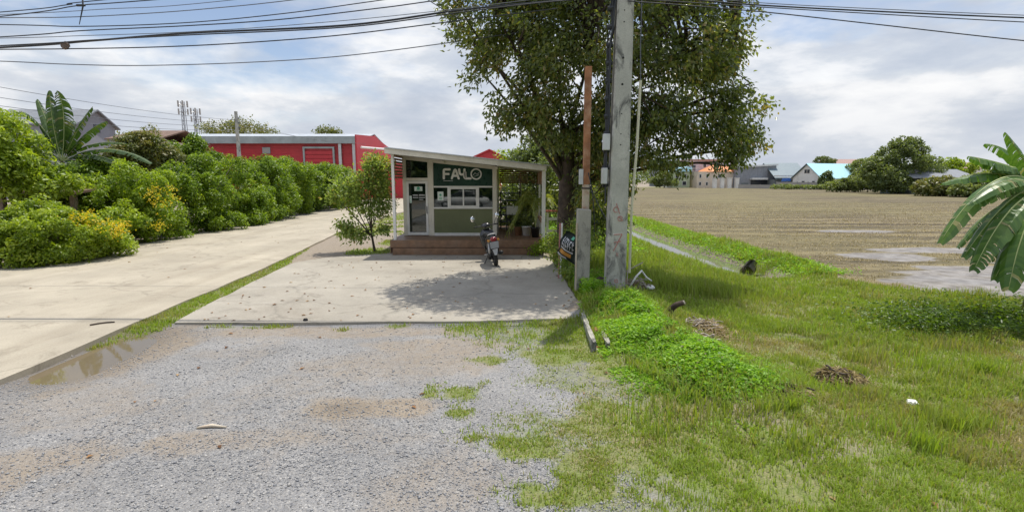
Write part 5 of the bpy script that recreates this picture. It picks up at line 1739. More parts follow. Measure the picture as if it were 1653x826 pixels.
# --- cell towers and the far pole
for px, yt, lb in ((294.5, 164, 'taller of the two lattice phone masts on the skyline'), (315, 176, 'shorter of the two lattice phone masts on the skyline')):
    Yt = 260
    top, b = D(px, yt, Yt), D(px, 290, Yt)
    e = empty('phone_mast', (top.x, Yt, 0), lb, 'phone mast', 'phone masts')
    bm = bmesh.new()
    hgt = top.z
    for sx, sy in ((-1, -1), (1, -1), (1, 1), (-1, 1)):
        tube(bm, [(top.x + sx * 1.1, Yt + sy * 1.1, 0), (top.x + sx * .55, Yt + sy * .55, hgt)], 0.16, 5)
    nz = int(hgt / 2)
    for q in range(nz):
        f0, f1 = q / nz, (q + 1) / nz
        w0, w1 = 1.1 - .55 * f0, 1.1 - .55 * f1
        sg = 1 if q % 2 else -1
        tube(bm, [(top.x - sg * w0, Yt - w0, f0 * hgt), (top.x + sg * w1, Yt - w1, f1 * hgt)], 0.09, 4)
        tube(bm, [(top.x - w0, Yt + sg * w0, f0 * hgt), (top.x - w1, Yt - sg * w1, f1 * hgt)], 0.09, 4)
    obj('lattice', bm, FM['grey'], e)
    for q in range(6):
        an = q * math.pi / 3
        for zz in ((hgt - 1.2,) if q % 2 else (hgt - 1.2, hgt - 5)):
            bx('antenna', top.x + 2.2 * math.cos(an) - .28, top.x + 2.2 * math.cos(an) + .28, Yt + 2.2 * math.sin(an) - .2, Yt + 2.2 * math.sin(an) + .2, zz - 1.4, zz + 1.4, FM['block'], e)
    bm = bmesh.new()
    for zz in (hgt - 1.5, hgt - 5):
        for q in range(3):
            an = q * math.pi / 3
            tube(bm, [(top.x - 2.2 * math.cos(an), Yt - 2.2 * math.sin(an), zz), (top.x + 2.2 * math.cos(an), Yt + 2.2 * math.sin(an), zz)], 0.09, 4)
    obj('platform', bm, MT['galv'], e)
pt = D(380.5, 180, 50)
e = empty('far_utility_pole', (pt.x, 50, 0), 'slim concrete utility pole standing before the red warehouse', 'utility pole')
bm = bmesh.new()
tube(bm, [(pt.x, 50, 0), (pt.x, 50, pt.z)], [0.24, 0.16], 4)
obj('shaft', bm, MT['pole'], e)
for k in range(3):
    bm = bmesh.new()
    lathe(bm, [(0.03, 0), (0.09, .03), (0.05, .08), (0.09, .13), (0.03, .16)], pt.x + .25, 50, pt.z - .7 - .45 * k, 8)
    obj('insulator', bm, MT['cablegrey'], e)
pt2 = D(856.5, 196, 60)
e = empty('far_utility_pole', (pt2.x, 60, 0), 'thin grey pole standing beyond the kiosk roof left of the big tree', 'utility pole')
bm = bmesh.new()
tube(bm, [(pt2.x, 60, 0), (pt2.x, 60, pt2.z)], [0.22, 0.15], 6)
obj('shaft', bm, MT['pole'], e)
bx('crossarm', pt2.x - .5, pt2.x + .5, 59.8, 59.849, pt2.z - .5, pt2.z - .4, MT['galv'], e)
# ------------------------------------------------------------------ the kiosk
YK = 17.5            # front wall plane
ZD = 0.5             # deck level


def roof_z(x):
    return 3.30 + (x + 3.74) * (2.79 - 3.30) / 4.74


K = empty('drinks_kiosk', (-1.4, 18.5, 0), 'small cream and green kiosk with a glass front, sloping roof and brown timber deck', 'kiosk')
bm = bmesh.new()
nb = 34
for i in range(nb):                                            # deck boards run towards the back
    xa = -3.84 + i * 4.84 / nb
    box(bm, xa, xa + 4.84 / nb - 0.008, 16.14, 21.2, ZD - 0.035, ZD)
dk = obj('deck', bm, MT['deck'], K)
bx('fascia_board', -3.86, 1.02, 16.1, 16.136, 0.27, ZD + .004, MT['deck'], dk, 0.006)
bx('step_board', -3.78, 0.98, 16.03, 16.07, 0.045, 0.262, MT['deck'], dk, 0.006)
bx('step_tread', -3.78, 0.98, 16.071, 16.137, 0.2, 0.24, MT['deck'], dk)
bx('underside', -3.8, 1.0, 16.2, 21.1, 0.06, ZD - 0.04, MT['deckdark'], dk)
bx('side_board', -3.875, -3.842, 16.14, 21.2, 0.08, ZD, MT['deck'], dk)
bx('side_board', 1.003, 1.035, 16.14, 21.2, 0.08, ZD, MT['deck'], dk)

# frame of the glazed front
bm = bmesh.new()
top = lambda x: roof_z(x) - 0.1
for a, b in ((-3.70, -3.58), (-2.85, -2.66), (-0.66, -0.52)):
    prism(bm, [(a, ZD + .001), (b, ZD + .001), (b, top(b)), (a, top(a))], 'y', YK - 0.02, YK + 0.08)
fr = obj('corner_frame', bm, MT['cream'], K, bevel=0.006)
bm = bmesh.new()
for a, b in ((-3.578, -2.852), (-2.658, -0.662)):
    prism(bm, [(a, top(a) - 0.12), (b, top(b) - 0.12), (b, top(b)), (a, top(a))], 'y', YK - 0.015, YK + 0.07)
obj('head_rail', bm, MT['cream'], K)
bx('transom', -3.578, -2.852, YK - 0.018, YK + 0.07, 2.36, 2.46, MT['cream'], K, 0.005)
bm = bmesh.new()
prism(bm, [(-3.577, 2.461), (-2.853, 2.461), (-2.853, top(-2.853) - .121), (-3.577, top(-3.577) - .121)], 'y', YK + 0.02, YK + 0.03)
obj('top_window', bm, MT['glass'], K)
# door
bm = bmesh.new()
for q in ((-3.575, -3.50, ZD + .02, 2.355), (-2.93, -2.855, ZD + .02, 2.355), (-3.499, -2.931, ZD + .02, 0.62), (-3.499, -2.931, 2.27, 2.355)):
    box(bm, q[0], q[1], YK - 0.03, YK + 0.03, q[2], q[3])
dr = obj('door', bm, MT['white'], K, bevel=0.004)
bx('pane', -3.499, -2.931, YK - 0.005, YK + 0.003, 0.621, 2.269, MT['glass'], dr)
bx('handle', -2.905, -2.885, YK - 0.075, YK - 0.032, 1.25, 1.5, MT['black'], dr, 0.004)


def notice(x0, x1, z0, z1, y, par, seed, ink='inkgreen', paper='paper'):
    r = random.Random(seed)
    p = bx('notice', x0, x1, y - 0.004, y, z0, z1, MT[paper], par)
    bm = bmesh.new()
    w, h = x1 - x0, z1 - z0
    lathe_c = [((x0 + x1) / 2 + w * .2 * math.cos(a), z0 + h * .62 + w * .2 * math.sin(a)) for a in [i * math.pi / 6 for i in range(12)]]
    prism(bm, lathe_c, 'y', y - 0.006, y - 0.0041)
    for k in range(3):
        ww = w * r.uniform(0.3, 0.7)
        box(bm, (x0 + x1) / 2 - ww / 2, (x0 + x1) / 2 + ww / 2, y - 0.006, y - 0.0041, z0 + h * (.1 + .09 * k), z0 + h * (.15 + .09 * k))
    obj('print', bm, MT[ink], p)


notice(-3.31, -3.04, 2.02, 2.17, YK - 0.006, dr, 1)
notice(-3.485, -3.41, 1.62, 1.86, YK - 0.006, dr, 2)
bm = bmesh.new()
for q in ((-3.37, -3.20, 1.86, 1.9), (-3.16, -2.96, 1.86, 1.9), (-3.37, -3.19, 1.78, 1.81), (-3.16, -2.96, 1.78, 1.81), (-3.16, -3.02, 1.72, 1.74)):
    box(bm, q[0], q[1], YK - 0.01, YK - 0.0056, q[2], q[3])
obj('decal', bm, MT['silver'], dr)

# sign board and its letters
bm = bmesh.new()
prism(bm, [(-2.655, 2.19), (-0.665, 2.19), (-0.665, top(-.665) - .122), (-2.655, top(-2.655) - .122)], 'y', YK + 0.0, YK + 0.03)
sg = obj('sign_board', bm, MT['signgreen'], K)


def stroke(bm, pts, w, y0=YK - 0.035, y1=YK - 0.002):
    """Constant width round-ended ribbon with depth."""
    P = [Vector((p[0], p[1])) for p in pts]
    L, R = [], []
    for i, p in enumerate(P):
        t = (P[min(i + 1, len(P) - 1)] - P[max(i - 1, 0)]).normalized()
        n = Vector((-t.y, t.x))
        L.append(p + n * w / 2)
        R.append(p - n * w / 2)
    t0 = (P[1] - P[0]).normalized()
    t1 = (P[-1] - P[-2]).normalized()
    a0, a1 = math.atan2(t0.y, t0.x), math.atan2(t1.y, t1.x)
    cap0 = [P[0] + Vector((math.cos(a0 - math.pi / 2 - k * math.pi / 6), math.sin(a0 - math.pi / 2 - k * math.pi / 6))) * w / 2 for k in range(1, 6)]
    cap1 = [P[-1] + Vector((math.cos(a1 + math.pi / 2 - k * math.pi / 6), math.sin(a1 + math.pi / 2 - k * math.pi / 6))) * w / 2 for k in range(1, 6)]
    ring = L + cap1 + list(reversed(R)) + cap0
    m_ = y0
    # side walls and per-quad front so that bent strokes stay clean
    fr_ = [bm.verts.new((q.x, m_, q.y)) for q in ring]
    bk = [bm.verts.new((q.x, y1, q.y)) for q in ring]
    n = len(ring)
    for i in range(n):
        bm.faces.new((fr_[i], bk[i], bk[(i + 1) % n], fr_[(i + 1) % n]))
    f = bm.faces.new(list(reversed(fr_)))
    bmesh.ops.triangulate(bm, faces=[f])


def arc(cx, cz, r, a0, a1, n=16):
    return [(cx + r * math.cos(math.radians(a0 + (a1 - a0) * i / n)), cz + r * math.sin(math.radians(a0 + (a1 - a0) * i / n))) for i in range(n + 1)]


x0, z0, hh, w = -2.30, 2.44, 0.30, 0.072
LET = [
    [[(x0, z0), (x0, z0 + hh - .04)] + arc(x0 + .04, z0 + hh - .04, .04, 180, 90, 4)[1:] + [(x0 + .2, z0 + hh)], [(x0 + .05, z0 + .15), (x0 + .16, z0 + .15)]],
    [[(x0 + .27, z0), (x0 + .36, z0 + hh - .03), (x0 + .385, z0 + hh), (x0 + .41, z0 + hh - .03), (x0 + .5, z0)], [(x0 + .33, z0 + .09), (x0 + .44, z0 + .09)]],
    [[(x0 + .52, z0 + hh)] + [(x0 + .53, z0 + .22)] + arc(x0 + .6, z0 + .2, .07, 180, 270, 6) + [(x0 + .66, z0 + .14)], [(x0 + .7, z0 + hh), (x0 + .69, z0 + .18)] + arc(x0 + .76, z0 + .07, .07, 180, 270, 6)],
    [[(x0 + .72, z0 + .12)] + arc(x0 + .79, z0 + .07, .07, 180, 270, 6) + [(x0 + .9, z0)], [(x0 + .73, z0 + .05), (x0 + .725, z0 + .2)]],
]
for ch in LET:
    bm = bmesh.new()
    for j, s in enumerate(ch):
        stroke(bm, s, w, YK - 0.035 - 0.003 * j)
    obj('letter', bm, MT['white'], sg)
bm = bmesh.new()
oc = (x0 + 1.09, z0 + .145)
for i in range(40):
    a, b = math.radians(i * 9), math.radians(i * 9 + 9)
    q = []
    for (an, rr) in ((a, .19), (b, .19), (b, .145), (a, .145)):
        q.append((oc[0] + rr * math.cos(an), oc[1] + rr * math.sin(an)))
    prism(bm, q, 'y', YK - 0.036, YK - 0.002)
bmesh.ops.remove_doubles(bm, verts=bm.verts, dist=1e-5)
ol = obj('letter', bm, MT['white'], sg)
bm = bmesh.new()
stroke(bm, [(oc[0] - .1, oc[1] - .03), (oc[0] - .04, oc[1] + .04), (oc[0] + .03, oc[1] - .01), (oc[0] + .1, oc[1] + .05)], .018, YK - .02)
stroke(bm, [(oc[0] - .07, oc[1] - .08), (oc[0] + .02, oc[1] - .06), (oc[0] + .09, oc[1] - .02)], .015, YK - .02)
obj('emblem', bm, MT['silver'], sg)
bx('strapline', x0 - .02, x0 + .3, YK - .006, YK - .001, z0 - .09, z0 - .075, MT['silver'], sg)
for cx_ in (-2.3, -0.52):
    bx('spotlight', cx_ - .045, cx_ + .045, YK - .14, YK - .022, top(cx_) - .1, top(cx_) - .02, MT['cream'], K, .01)

# window row
bx('window_head', -2.657, -0.663, YK - .02, YK + .06, 2.135, 2.188, MT['white'], K, .004)
bx('window_sill', -2.657, -0.663, YK - .05, YK + .06, 1.42, 1.475, MT['white'], K, .004)
for a, b in ((-2.655, -2.19), (-1.115, -0.665)):
    bx('side_window', a, b, YK + .01, YK + .018, 1.477, 2.133, MT['glass'], K)
bm = bmesh.new()
for q in ((-2.188, -2.08, 1.477, 2.133), (-1.225, -1.117, 1.477, 2.133), (-2.079, -1.226, 1.477, 1.53), (-2.079, -1.226, 2.08, 2.133), (-1.672, -1.628, 1.531, 2.079)):
    box(bm, q[0], q[1], YK - .035, YK + .03, q[2], q[3])
sw = obj('sliding_window', bm, MT['white'], K, bevel=.004)
bx('pane', -2.079, -1.673, YK + .0, YK + .008, 1.531, 2.079, MT['glass'], sw)
bx('pane', -1.627, -1.226, YK - .012, YK - .004, 1.531, 2.079, MT['glass'], sw)
notice(-2.53, -2.33, 1.7, 2.0, YK + .006, K, 3)
bx('lower_panel', -2.657, -0.663, YK + .0, YK + .05, 0.60, 1.418, MT['olive'], K)
bx('base_rail', -2.657, -0.663, YK - .02, YK + .05, ZD + .002, 0.598, MT['white'], K)

# side and back walls, inside
bm = bmesh.new()
prism(bm, [(YK + .081, ZD + .002), (20.6, ZD + .002), (20.6, top(-3.68)), (YK + .081, top(-3.68))], 'x', -3.70, -3.64)
prism(bm, [(YK + .081, ZD + .002), (20.6, ZD + .002), (20.6, top(-.52)), (YK + .081, top(-.52))], 'x', -0.58, -0.52)
obj('side_wall', bm, MT['cream'], K)
bm = bmesh.new()
prism(bm, [(-3.638, ZD + .002), (-.582, ZD + .002), (-.582, top(-.58)), (-3.638, top(-3.64))], 'y', 20.54, 20.6)
obj('back_wall', bm, FM['dgrey'], K)
bx('counter', -2.5, -.75, YK + .35, YK + .9, ZD + .003, 1.4, MT['slat'], K)
bx('inner_shelf', -3.4, -0.8, 20.15, 20.53, 1.5, 1.54, MT['slat'], K)

# roof
YR0, YR1 = 15.92, 21.5
bm = bmesh.new()
prism(bm, [(-3.88, roof_z(-3.88) + .04), (1.3, roof_z(1.3) + .04), (1.3, roof_z(1.3) + .07), (-3.88, roof_z(-3.88) + .07)], 'y', YR0 - .04, YR1)
rf = obj('roof', bm, MT['roofmetal'], K)
bm = bmesh.new()
prism(bm, [(-3.9, roof_z(-3.9) - .12), (1.06, roof_z(1.06) - .12), (1.06, roof_z(1.06) + .036), (-3.9, roof_z(-3.9) + .036)], 'y', YR0, YR0 + .05)
prism(bm, [(1.0, roof_z(1.0) - .12), (1.06, roof_z(1.06) - .12), (1.06, roof_z(1.06) + .036), (1.0, roof_z(1.0) + .036)], 'y', YR0 + .051, YR1 - .1)
prism(bm, [(-3.9, roof_z(-3.9) - .12), (-3.84, roof_z(-3.84) - .12), (-3.84, roof_z(-3.84) + .036), (-3.9, roof_z(-3.9) + .036)], 'y', YR0 + .051, YR1 - .1)
obj('fascia', bm, MT['fascia'], rf)
bm = bmesh.new()
for yy in (16.9, 18.2, 19.5, 20.8):
    prism(bm, [(-3.83, roof_z(-3.83) - .07), (.99, roof_z(.99) - .07), (.99, roof_z(.99) + .036), (-3.83, roof_z(-3.83) + .036)], 'y', yy, yy + .05)
obj('rafter', bm, MT['cream'], rf)
bm = bmesh.new()
prism(bm, [(-.5, roof_z(-.5) - .1), (.99, roof_z(.99) - .1), (.99, roof_z(.99) - .075), (-.5, roof_z(-.5) - .075)], 'y', 15.98, 21.3)
obj('soffit', bm, MT['cream'], rf)
for xx, yy, ww in ((-3.76, 16.16, .085), (0.94, 16.16, .115), (0.96, 18.6, .07), (0.96, 20.9, .08), (.3, 20.9, .08), (-3.76, 20.9, .085)):
    bx('post', xx, xx + ww, yy, yy + ww, ZD + .002, roof_z(xx + ww / 2) - .122, MT['white'], K, .006)

# slatted timber screens under the eaves
bm = bmesh.new()
for q in range(8):
    z = 2.44 + .095 * q
    box(bm, -3.72, -3.68, 16.26, 17.46, z, min(z + .065, roof_z(-3.72) - .13))
obj('slat_screen', bm, MT['slat'], K)
bm = bmesh.new()
for q in range(6):
    z = 2.34 + .085 * q
    box(bm, -.5, .93, 20.6, 20.63, z, z + .06)
box(bm, -.5, .93, 20.57, 20.598, 2.26, 2.32)
obj('slat_screen', bm, MT['slat'], K)
bm = bmesh.new()
for q in range(18):
    y = 16.32 + q * .245
    box(bm, .97, 1.0, y, y + .1, 2.3, roof_z(1.0) - .13)
box(bm, .965, 1.005, 16.28, 20.9, 2.24, 2.299)
obj('slat_screen', bm, MT['slat'], K)

# porch balustrade with white panels and a timber top
bm = bmesh.new()
for y in np.arange(16.42, 20.8, .62):
    box(bm, .955, .995, y, y + .42, ZD + .08, 1.02)
for y in (16.3, 18.0, 19.6):
    box(bm, .945, 1.0, y, y + .06, ZD + .001, 1.05)
rl = obj('balustrade', bm, MT['white'], K)
bx('handrail', .92, 1.04, 16.28, 20.85, 1.053, 1.1, MT['slat'], rl)

# things on the porch
e = empty('shelf_rack', (-.1, 20.1, ZD), 'tall black slatted shelf rack at the back of the porch', 'shelf')
for xx in (-.46, .28):
    for yy in (19.85, 20.25):
        bx('upright', xx, xx + .04, yy, yy + .04, ZD + .001, 1.95, MT['black'], e)
for q in range(5):
    bm = bmesh.new()
    for s in range(4):
        box(bm, -.47, .33, 19.84 + s * .115, 19.84 + s * .115 + .09, .75 + .28 * q, .78 + .28 * q)
    obj('shelf', bm, MT['black'], e)
e = empty('menu_stand', (.02, 18.9, ZD), 'small white menu board on a black folding chair', 'menu board')
bx('board', -.2, .24, 18.88, 18.9, 1.12, 1.44, MT['white'], e, .004)
bm = bmesh.new()
for xx in (-.2, .21):
    tube(bm, [(xx, 18.8, ZD), (xx, 18.95, 1.2)], .014, 6)
    tube(bm, [(xx, 19.3, ZD), (xx, 18.95, 1.1)], .014, 6)
obj('leg', bm, MT['black'], e)
bx('seat', -.22, .24, 18.92, 19.3, .9, .94, MT['black'], e, .01)
for i, (px_, py_, rr, hh_, lb) in enumerate(((0.5, 17.55, .16, .3, 'white square sided planter pot with a dark leafy plant on the porch'), (0.22, 17.7, .14, .26, 'brown clay pot beside the white planter on the porch'))):
    e = empty('potted_plant', (px_, py_, ZD), lb, 'potted plant')
    bm = bmesh.new()
    lathe(bm, [(rr * .8, 0.001), (rr, hh_), (rr * 1.08, hh_), (rr * 1.08, hh_ + .03), (rr * .9, hh_ + .03), (rr * .85, hh_ - .03)], px_, py_, ZD, 18)
    obj('pot', bm, MT['white'] if i == 0 else MT['slat'], e, True)
    r = np.random.default_rng(60 + i)
    P = crown_points([(px_, py_, ZD + hh_ + .22, .2, .2, .2)], 26, r, .2)
    foliage('foliage', P, 14, .06, .1, .05, MT['leaf_big'], e, r, .2, (.35, .15))

# arching palm whose fronds droop across the porch
e = empty('potted_palm', (.72, 16.75, ZD), 'potted palm with long arching yellow green fronds drooping across the porch', 'potted palm')
bm = bmesh.new()
lathe(bm, [(.11, 0.001), (.15, .3), (.16, .3), (.16, .33), (.13, .33), (.12, .28)], .78, 17.0, ZD, 16)
obj('pot', bm, MT['black'], e, True)
r = np.random.default_rng(70)
for q, (c, t) in enumerate((((.66, 16.7, 2.6), (-.14, 16.4, .72)), ((.6, 16.6, 2.75), (.02, 16.45, .95)), ((.78, 16.7, 2.65), (.25, 16.5, 1.7)), ((.9, 16.8, 2.5), (.62, 16.4, 1.35)), ((.7, 17.2, 2.5), (.2, 17.6, 1.6)), ((1.0, 17.2, 2.4), (1.35, 17.4, 1.7)), ((.9, 16.6, 2.2), (1.3, 16.3, 1.7)))):
    rib = bez((.78, 17.0, ZD + .3), c, t, 30)
    bm = bmesh.new()
    tube(bm, rib, [.011 * (1 - .75 * i / 30) for i in range(31)], 5)
    f = obj('frond', bm, MT['rib'], e)
    P, Dr = [], []
    for i in range(9, 31):
        t_ = (rib[min(i + 1, 30)] - rib[i - 1]).normalized()
        s = t_.cross(Vector((0, 0, 1))).normalized()
        for sg_ in (-1, 1):
            for k_ in range(2):
                P.append(tuple(rib[i] + t_ * .012 * k_))
                Dr.append(tuple(s * sg_ * .8 + t_ * .7 + Vector((0, 0, -.35)) + Vector(r.normal(0, .12, 3))))
    P, Dr = np.array(P), np.array(Dr)
    V, Fc = leaf_cards(P, Dr, .3 * r.uniform(.6, 1.1, len(P)), np.full(len(P), .022), r, .1, .7)
    link('leaflets', np_mesh('leaflets', V, [Fc], {'rnd': np.repeat(np.clip(r.normal(.55, .2, len(P)), 0, 1), 4)}), MT['frond'], f)

# white fence with a red top beside the deck
e = empty('garden_fence', (1.6, 18, 0), 'low white wooden fence with a red top board beside the deck', 'fence')
bx('top_board', 1.2, 2.1, 18.0, 18.35, 1.28, 1.33, mat('faded_red_board', (.42, .11, .08), .6), e, .01)
for xx in (1.22, 1.6, 2.0):
    bx('post', xx, xx + .08, 18.1, 18.18, 0, 1.279, MT['white'], e)
for zz in (.55, .98):
    bx('rail', 1.303, 1.599, 18.12, 18.16, zz, zz + .1, MT['white'], e)
    bx('rail', 1.683, 1.997, 18.12, 18.16, zz, zz + .1, MT['white'], e)

# ------------------------------------------------------------------ scooter, seen from behind
def scooter(loc, rz, lean):
    e = empty('motor_scooter', loc, 'black motor scooter parked with its tail towards the road in front of the deck', 'scooter')
    e.rotation_euler = (0, lean, rz)

    def P(name, bm, m, par=None, smooth=True, bevel=0.0):
        return obj(name, bm, MT[m], par or e, smooth, bevel, world=False)

    def wheel(y):
        bm = bmesh.new()
        R_, t_ = .225, .058
        ring = []
        for i in range(28):
            a = 2 * math.pi * i / 28
            ring.append([bm.verts.new((t_ * math.cos(b), y + (R_ + t_ * math.sin(b)) * math.cos(a), .283 + (R_ + t_ * math.sin(b)) * math.sin(a))) for b in [2 * math.pi * k / 10 for k in range(10)]])
        for i in range(28):
            for k in range(10):
                bm.faces.new((ring[i][k], ring[(i + 1) % 28][k], ring[(i + 1) % 28][(k + 1) % 10], ring[i][(k + 1) % 10]))
        w = P('wheel', bm, 'rubber')
        bm = bmesh.new()
        for k in range(5):
            a = 2 * math.pi * k / 5
            tube(bm, [(0, y, .283), (0, y + .18 * math.cos(a), .283 + .18 * math.sin(a))], [.03, .02], 6)
        n = 24
        for x_ in (-.03, .03):
            tube(bm, [(x_, y + .185 * math.cos(2 * math.pi * i / n), .283 + .185 * math.sin(2 * math.pi * i / n)) for i in range(n + 1)], .016, 6)
        tube(bm, [(-.06, y, .283), (.06, y, .283)], .045, 10)
        P('rim', bm, 'black', w)

    wheel(0)
    wheel(1.25)
    bm = bmesh.new()
    loft(bm, [(-.36, .84, .045, .035), (-.30, .82, .085, .07), (-.15, .78, .125, .10), (.05, .73, .15, .14), (.25, .68, .16, .17), (.45, .62, .15, .19), (.6, .52, .13, .17), (.68, .45, .1, .1)], 16, 2.8)
    P('rear_body', bm, 'plastic')
    bm = bmesh.new()
    loft(bm, [(-.2, .895, .08, .025), (-.1, .9, .12, .04), (.15, .87, .14, .045), (.4, .83, .14, .05), (.6, .81, .1, .045), (.68, .8, .06, .03)], 14, 2.6)
    P('seat', bm, 'seatvinyl')
    bm = bmesh.new()
    tube(bm, [(-.1, -.02, .86), (-.115, -.2, .9), (-.07, -.33, .93), (.07, -.33, .93), (.115, -.2, .9), (.1, -.02, .86)], .013, 8)
    P('grab_rail', bm, 'silver')
    bm = bmesh.new()
    loft(bm, [(.6, .36, .13, .05), (.75, .33, .16, .045), (.92, .36, .15, .06)], 14, 3)
    P('footboard', bm, 'plastic')
    bm = bmesh.new()
    loft(bm, [(.32, .98, .12, .06), (.5, .95, .2, .05), (.7, .96, .24, .06), (.85, .98, .2, .07), (.95, 1.0, .12, .06)], 16, 2.6, 'z')
    for v in bm.verts:                                           # loft ran along z with (x, y) sections
        pass
    P('front_shield', bm, 'plastic')
    bm = bmesh.new()
    loft(bm, [(.86, 1.04, .1, .05), (.95, 1.06, .14, .075), (1.04, 1.05, .12, .07), (1.12, 1.03, .07, .045)], 14, 2.5)
    P('handlebar_cover', bm, 'plastic')
    bm = bmesh.new()
    tube(bm, [(-.35, .86, 1.06), (-.2, .93, 1.05), (.2, .93, 1.05), (.35, .86, 1.06)], .014, 8)
    hb = P('handlebar', bm, 'black')
    for s in (-1, 1):
        bm = bmesh.new()
        tube(bm, [(s * .36, .855, 1.06), (s * .25, .905, 1.055)], .019, 10)
        P('grip', bm, 'rubber', hb)
        bm = bmesh.new()
        tube(bm, [(s * .24, .93, 1.05), (s * .3, .95, 1.17), (s * .345, .93, 1.24)], .008, 6)
        mr = P('mirror', bm, 'black')
        bm = bmesh.new()
        loft(bm, [(.905, 1.29, .035, .055, s * .36), (.915, 1.29, .062, .088, s * .36), (.945, 1.29, .05, .07, s * .36)], 16, 2.2)
        P('housing', bm, 'plastic', mr)
        bm = bmesh.new()
        loft(bm, [(.897, 1.29, .052, .078, s * .36), (.9045, 1.29, .054, .08, s * .36)], 16, 2.2)
        P('glass', bm, 'chrome', mr)
    bm = bmesh.new()
    loft(bm, [(-.395, .79, .05, .045), (-.375, .79, .085, .065), (-.31, .79, .09, .06)], 16, 2.6)
    P('tail_light', bm, 'red')
    for s in (-1, 1):
        bm = bmesh.new()
        loft(bm, [(-.37, .755, .03, .028, s * .13), (-.3, .765, .035, .03, s * .135)], 10, 2.2)
        P('turn_signal', bm, 'amber')
    bm = bmesh.new()
    prism(bm, [(-.11, .55), (.11, .55), (.12, .73), (-.12, .73)], 'y', -.40, -.392)
    P('number_plate', bm, 'plate', None, False)
    bm = bmesh.new()
    prism(bm, [(-.035, .36), (.035, .36), (.075, .53), (-.075, .53)], 'y', -.385, -.37)
    P('mud_flap', bm, 'silver', None, False)
    bm = bmesh.new()
    a = [(-.10, .37), (.10, .37), (.12, .74), (-.12, .74)]
    prism(bm, a, 'y', -.366, -.35)
    tube(bm, [(0, -.36, .7), (0, -.15, .72)], .03, 6)
    P('mudguard', bm, 'plastic', None, False)
    bm = bmesh.new()
    tube(bm, [(.12, .55, .26), (.15, .3, .26), (.165, .12, .3), (.175, -.22, .38), (.175, -.25, .385)], [.022, .025, .05, .06, .045], 12)
    P('exhaust', bm, 'black')
    bm = bmesh.new()
    loft(bm, [(-.05, .3, .05, .06, -.1), (.2, .33, .07, .1, -.09), (.5, .36, .1, .12, -.02), (.66, .36, .1, .1, 0)], 12, 3)
    P('engine', bm, 'black')
    for s in (-1, 1):
        bm = bmesh.new()
        tube(bm, [(s * .115, 0.0, .3), (s * .115, -.06, .64)], [.02, .022], 8)
        tube(bm, [(s * .115, -.012, .38), (s * .115, -.045, .56)], .034, 10)
        P('shock_absorber', bm, 'silver')
        bm = bmesh.new()
        tube(bm, [(s * .075, 1.25, .283), (s * .075, 1.12, .62)], .02, 8)
        P('fork', bm, 'silver')
    bm = bmesh.new()
    n = 10
    pts = [(1.25 + .32 * math.cos(math.radians(20 + 130 * i / n)), .283 + .32 * math.sin(math.radians(20 + 130 * i / n))) for i in range(n + 1)]
    for (y0, z0_), (y1, z1_) in zip(pts, pts[1:]):
        v = [bm.verts.new(p) for p in ((-.07, y0, z0_), (.07, y0, z0_), (.07, y1, z1_), (-.07, y1, z1_))]
        bm.faces.new(v)
    bmesh.ops.remove_doubles(bm, verts=bm.verts, dist=1e-4)
    bmesh.ops.solidify(bm, geom=bm.faces[:], thickness=.012)
    P('front_fender', bm, 'plastic')
    bm = bmesh.new()
    tube(bm, [(-.1, .5, .28), (-.27, .42, .03)], .012, 6)
    P('side_stand', bm, 'black')
    bm = bmesh.new()
    tube(bm, [(-.24, .35, .3), (.24, .35, .3)], .012, 6)
    P('foot_peg', bm, 'silver')
    return e


scooter((-.44, 14.0, .042), math.radians(10), math.radians(-9))

# the pale car across the road that the kiosk windows mirror
e = empty('parked_car', (-4.2, -8.5, 0), 'white saloon car across the road, seen only as a reflection in the kiosk windows', 'car', None, math.pi / 2)


def cp(name, bm, m, par=None, smooth=True):
    return obj(name, bm, MT[m], par or e, smooth, world=False)


bm = bmesh.new()
loft(bm, [(-2.25, .6, .6, .2), (-2.1, .62, .82, .3), (-1.0, .66, .88, .36), (1.0, .66, .88, .36), (1.9, .6, .85, .3), (2.2, .55, .66, .18)], 18, 3.2)
cp('body', bm, 'white')
bm = bmesh.new()
loft(bm, [(-1.75, 1.0, .7, .05), (-1.0, 1.17, .69, .22), (.3, 1.19, .69, .24), (1.1, 1.0, .72, .05)], 16, 3)
cp('window_glass', bm, 'plastic')
bm = bmesh.new()
loft(bm, [(-1.05, 1.415, .55, .025), (-.4, 1.44, .6, .03), (.3, 1.43, .56, .025)], 12, 3)
cp('roof', bm, 'white')
for yy in (-1.4, 1.35):
    for sx in (-1, 1):
        bm = bmesh.new()
        tube(bm, [(sx * .72, yy, .32), (sx * .9, yy, .32)], .32, 20)
        w_ = cp('wheel', bm, 'rubber')
        bm = bmesh.new()
        tube(bm, [(sx * .89, yy, .32), (sx * .915, yy, .32)], .2, 16)
        cp('rim', bm, 'silver', w_)
    for sx in (-.6, .6):
        bm = bmesh.new()
        loft(bm, [(2.1 if yy > 0 else -2.2, .7, .14, .06, sx), (2.2 if yy > 0 else -2.08, .7, .14, .06, sx)], 10, 2.6)
        cp('headlight' if yy > 0 else 'tail_light', bm, 'silver' if yy > 0 else 'red')

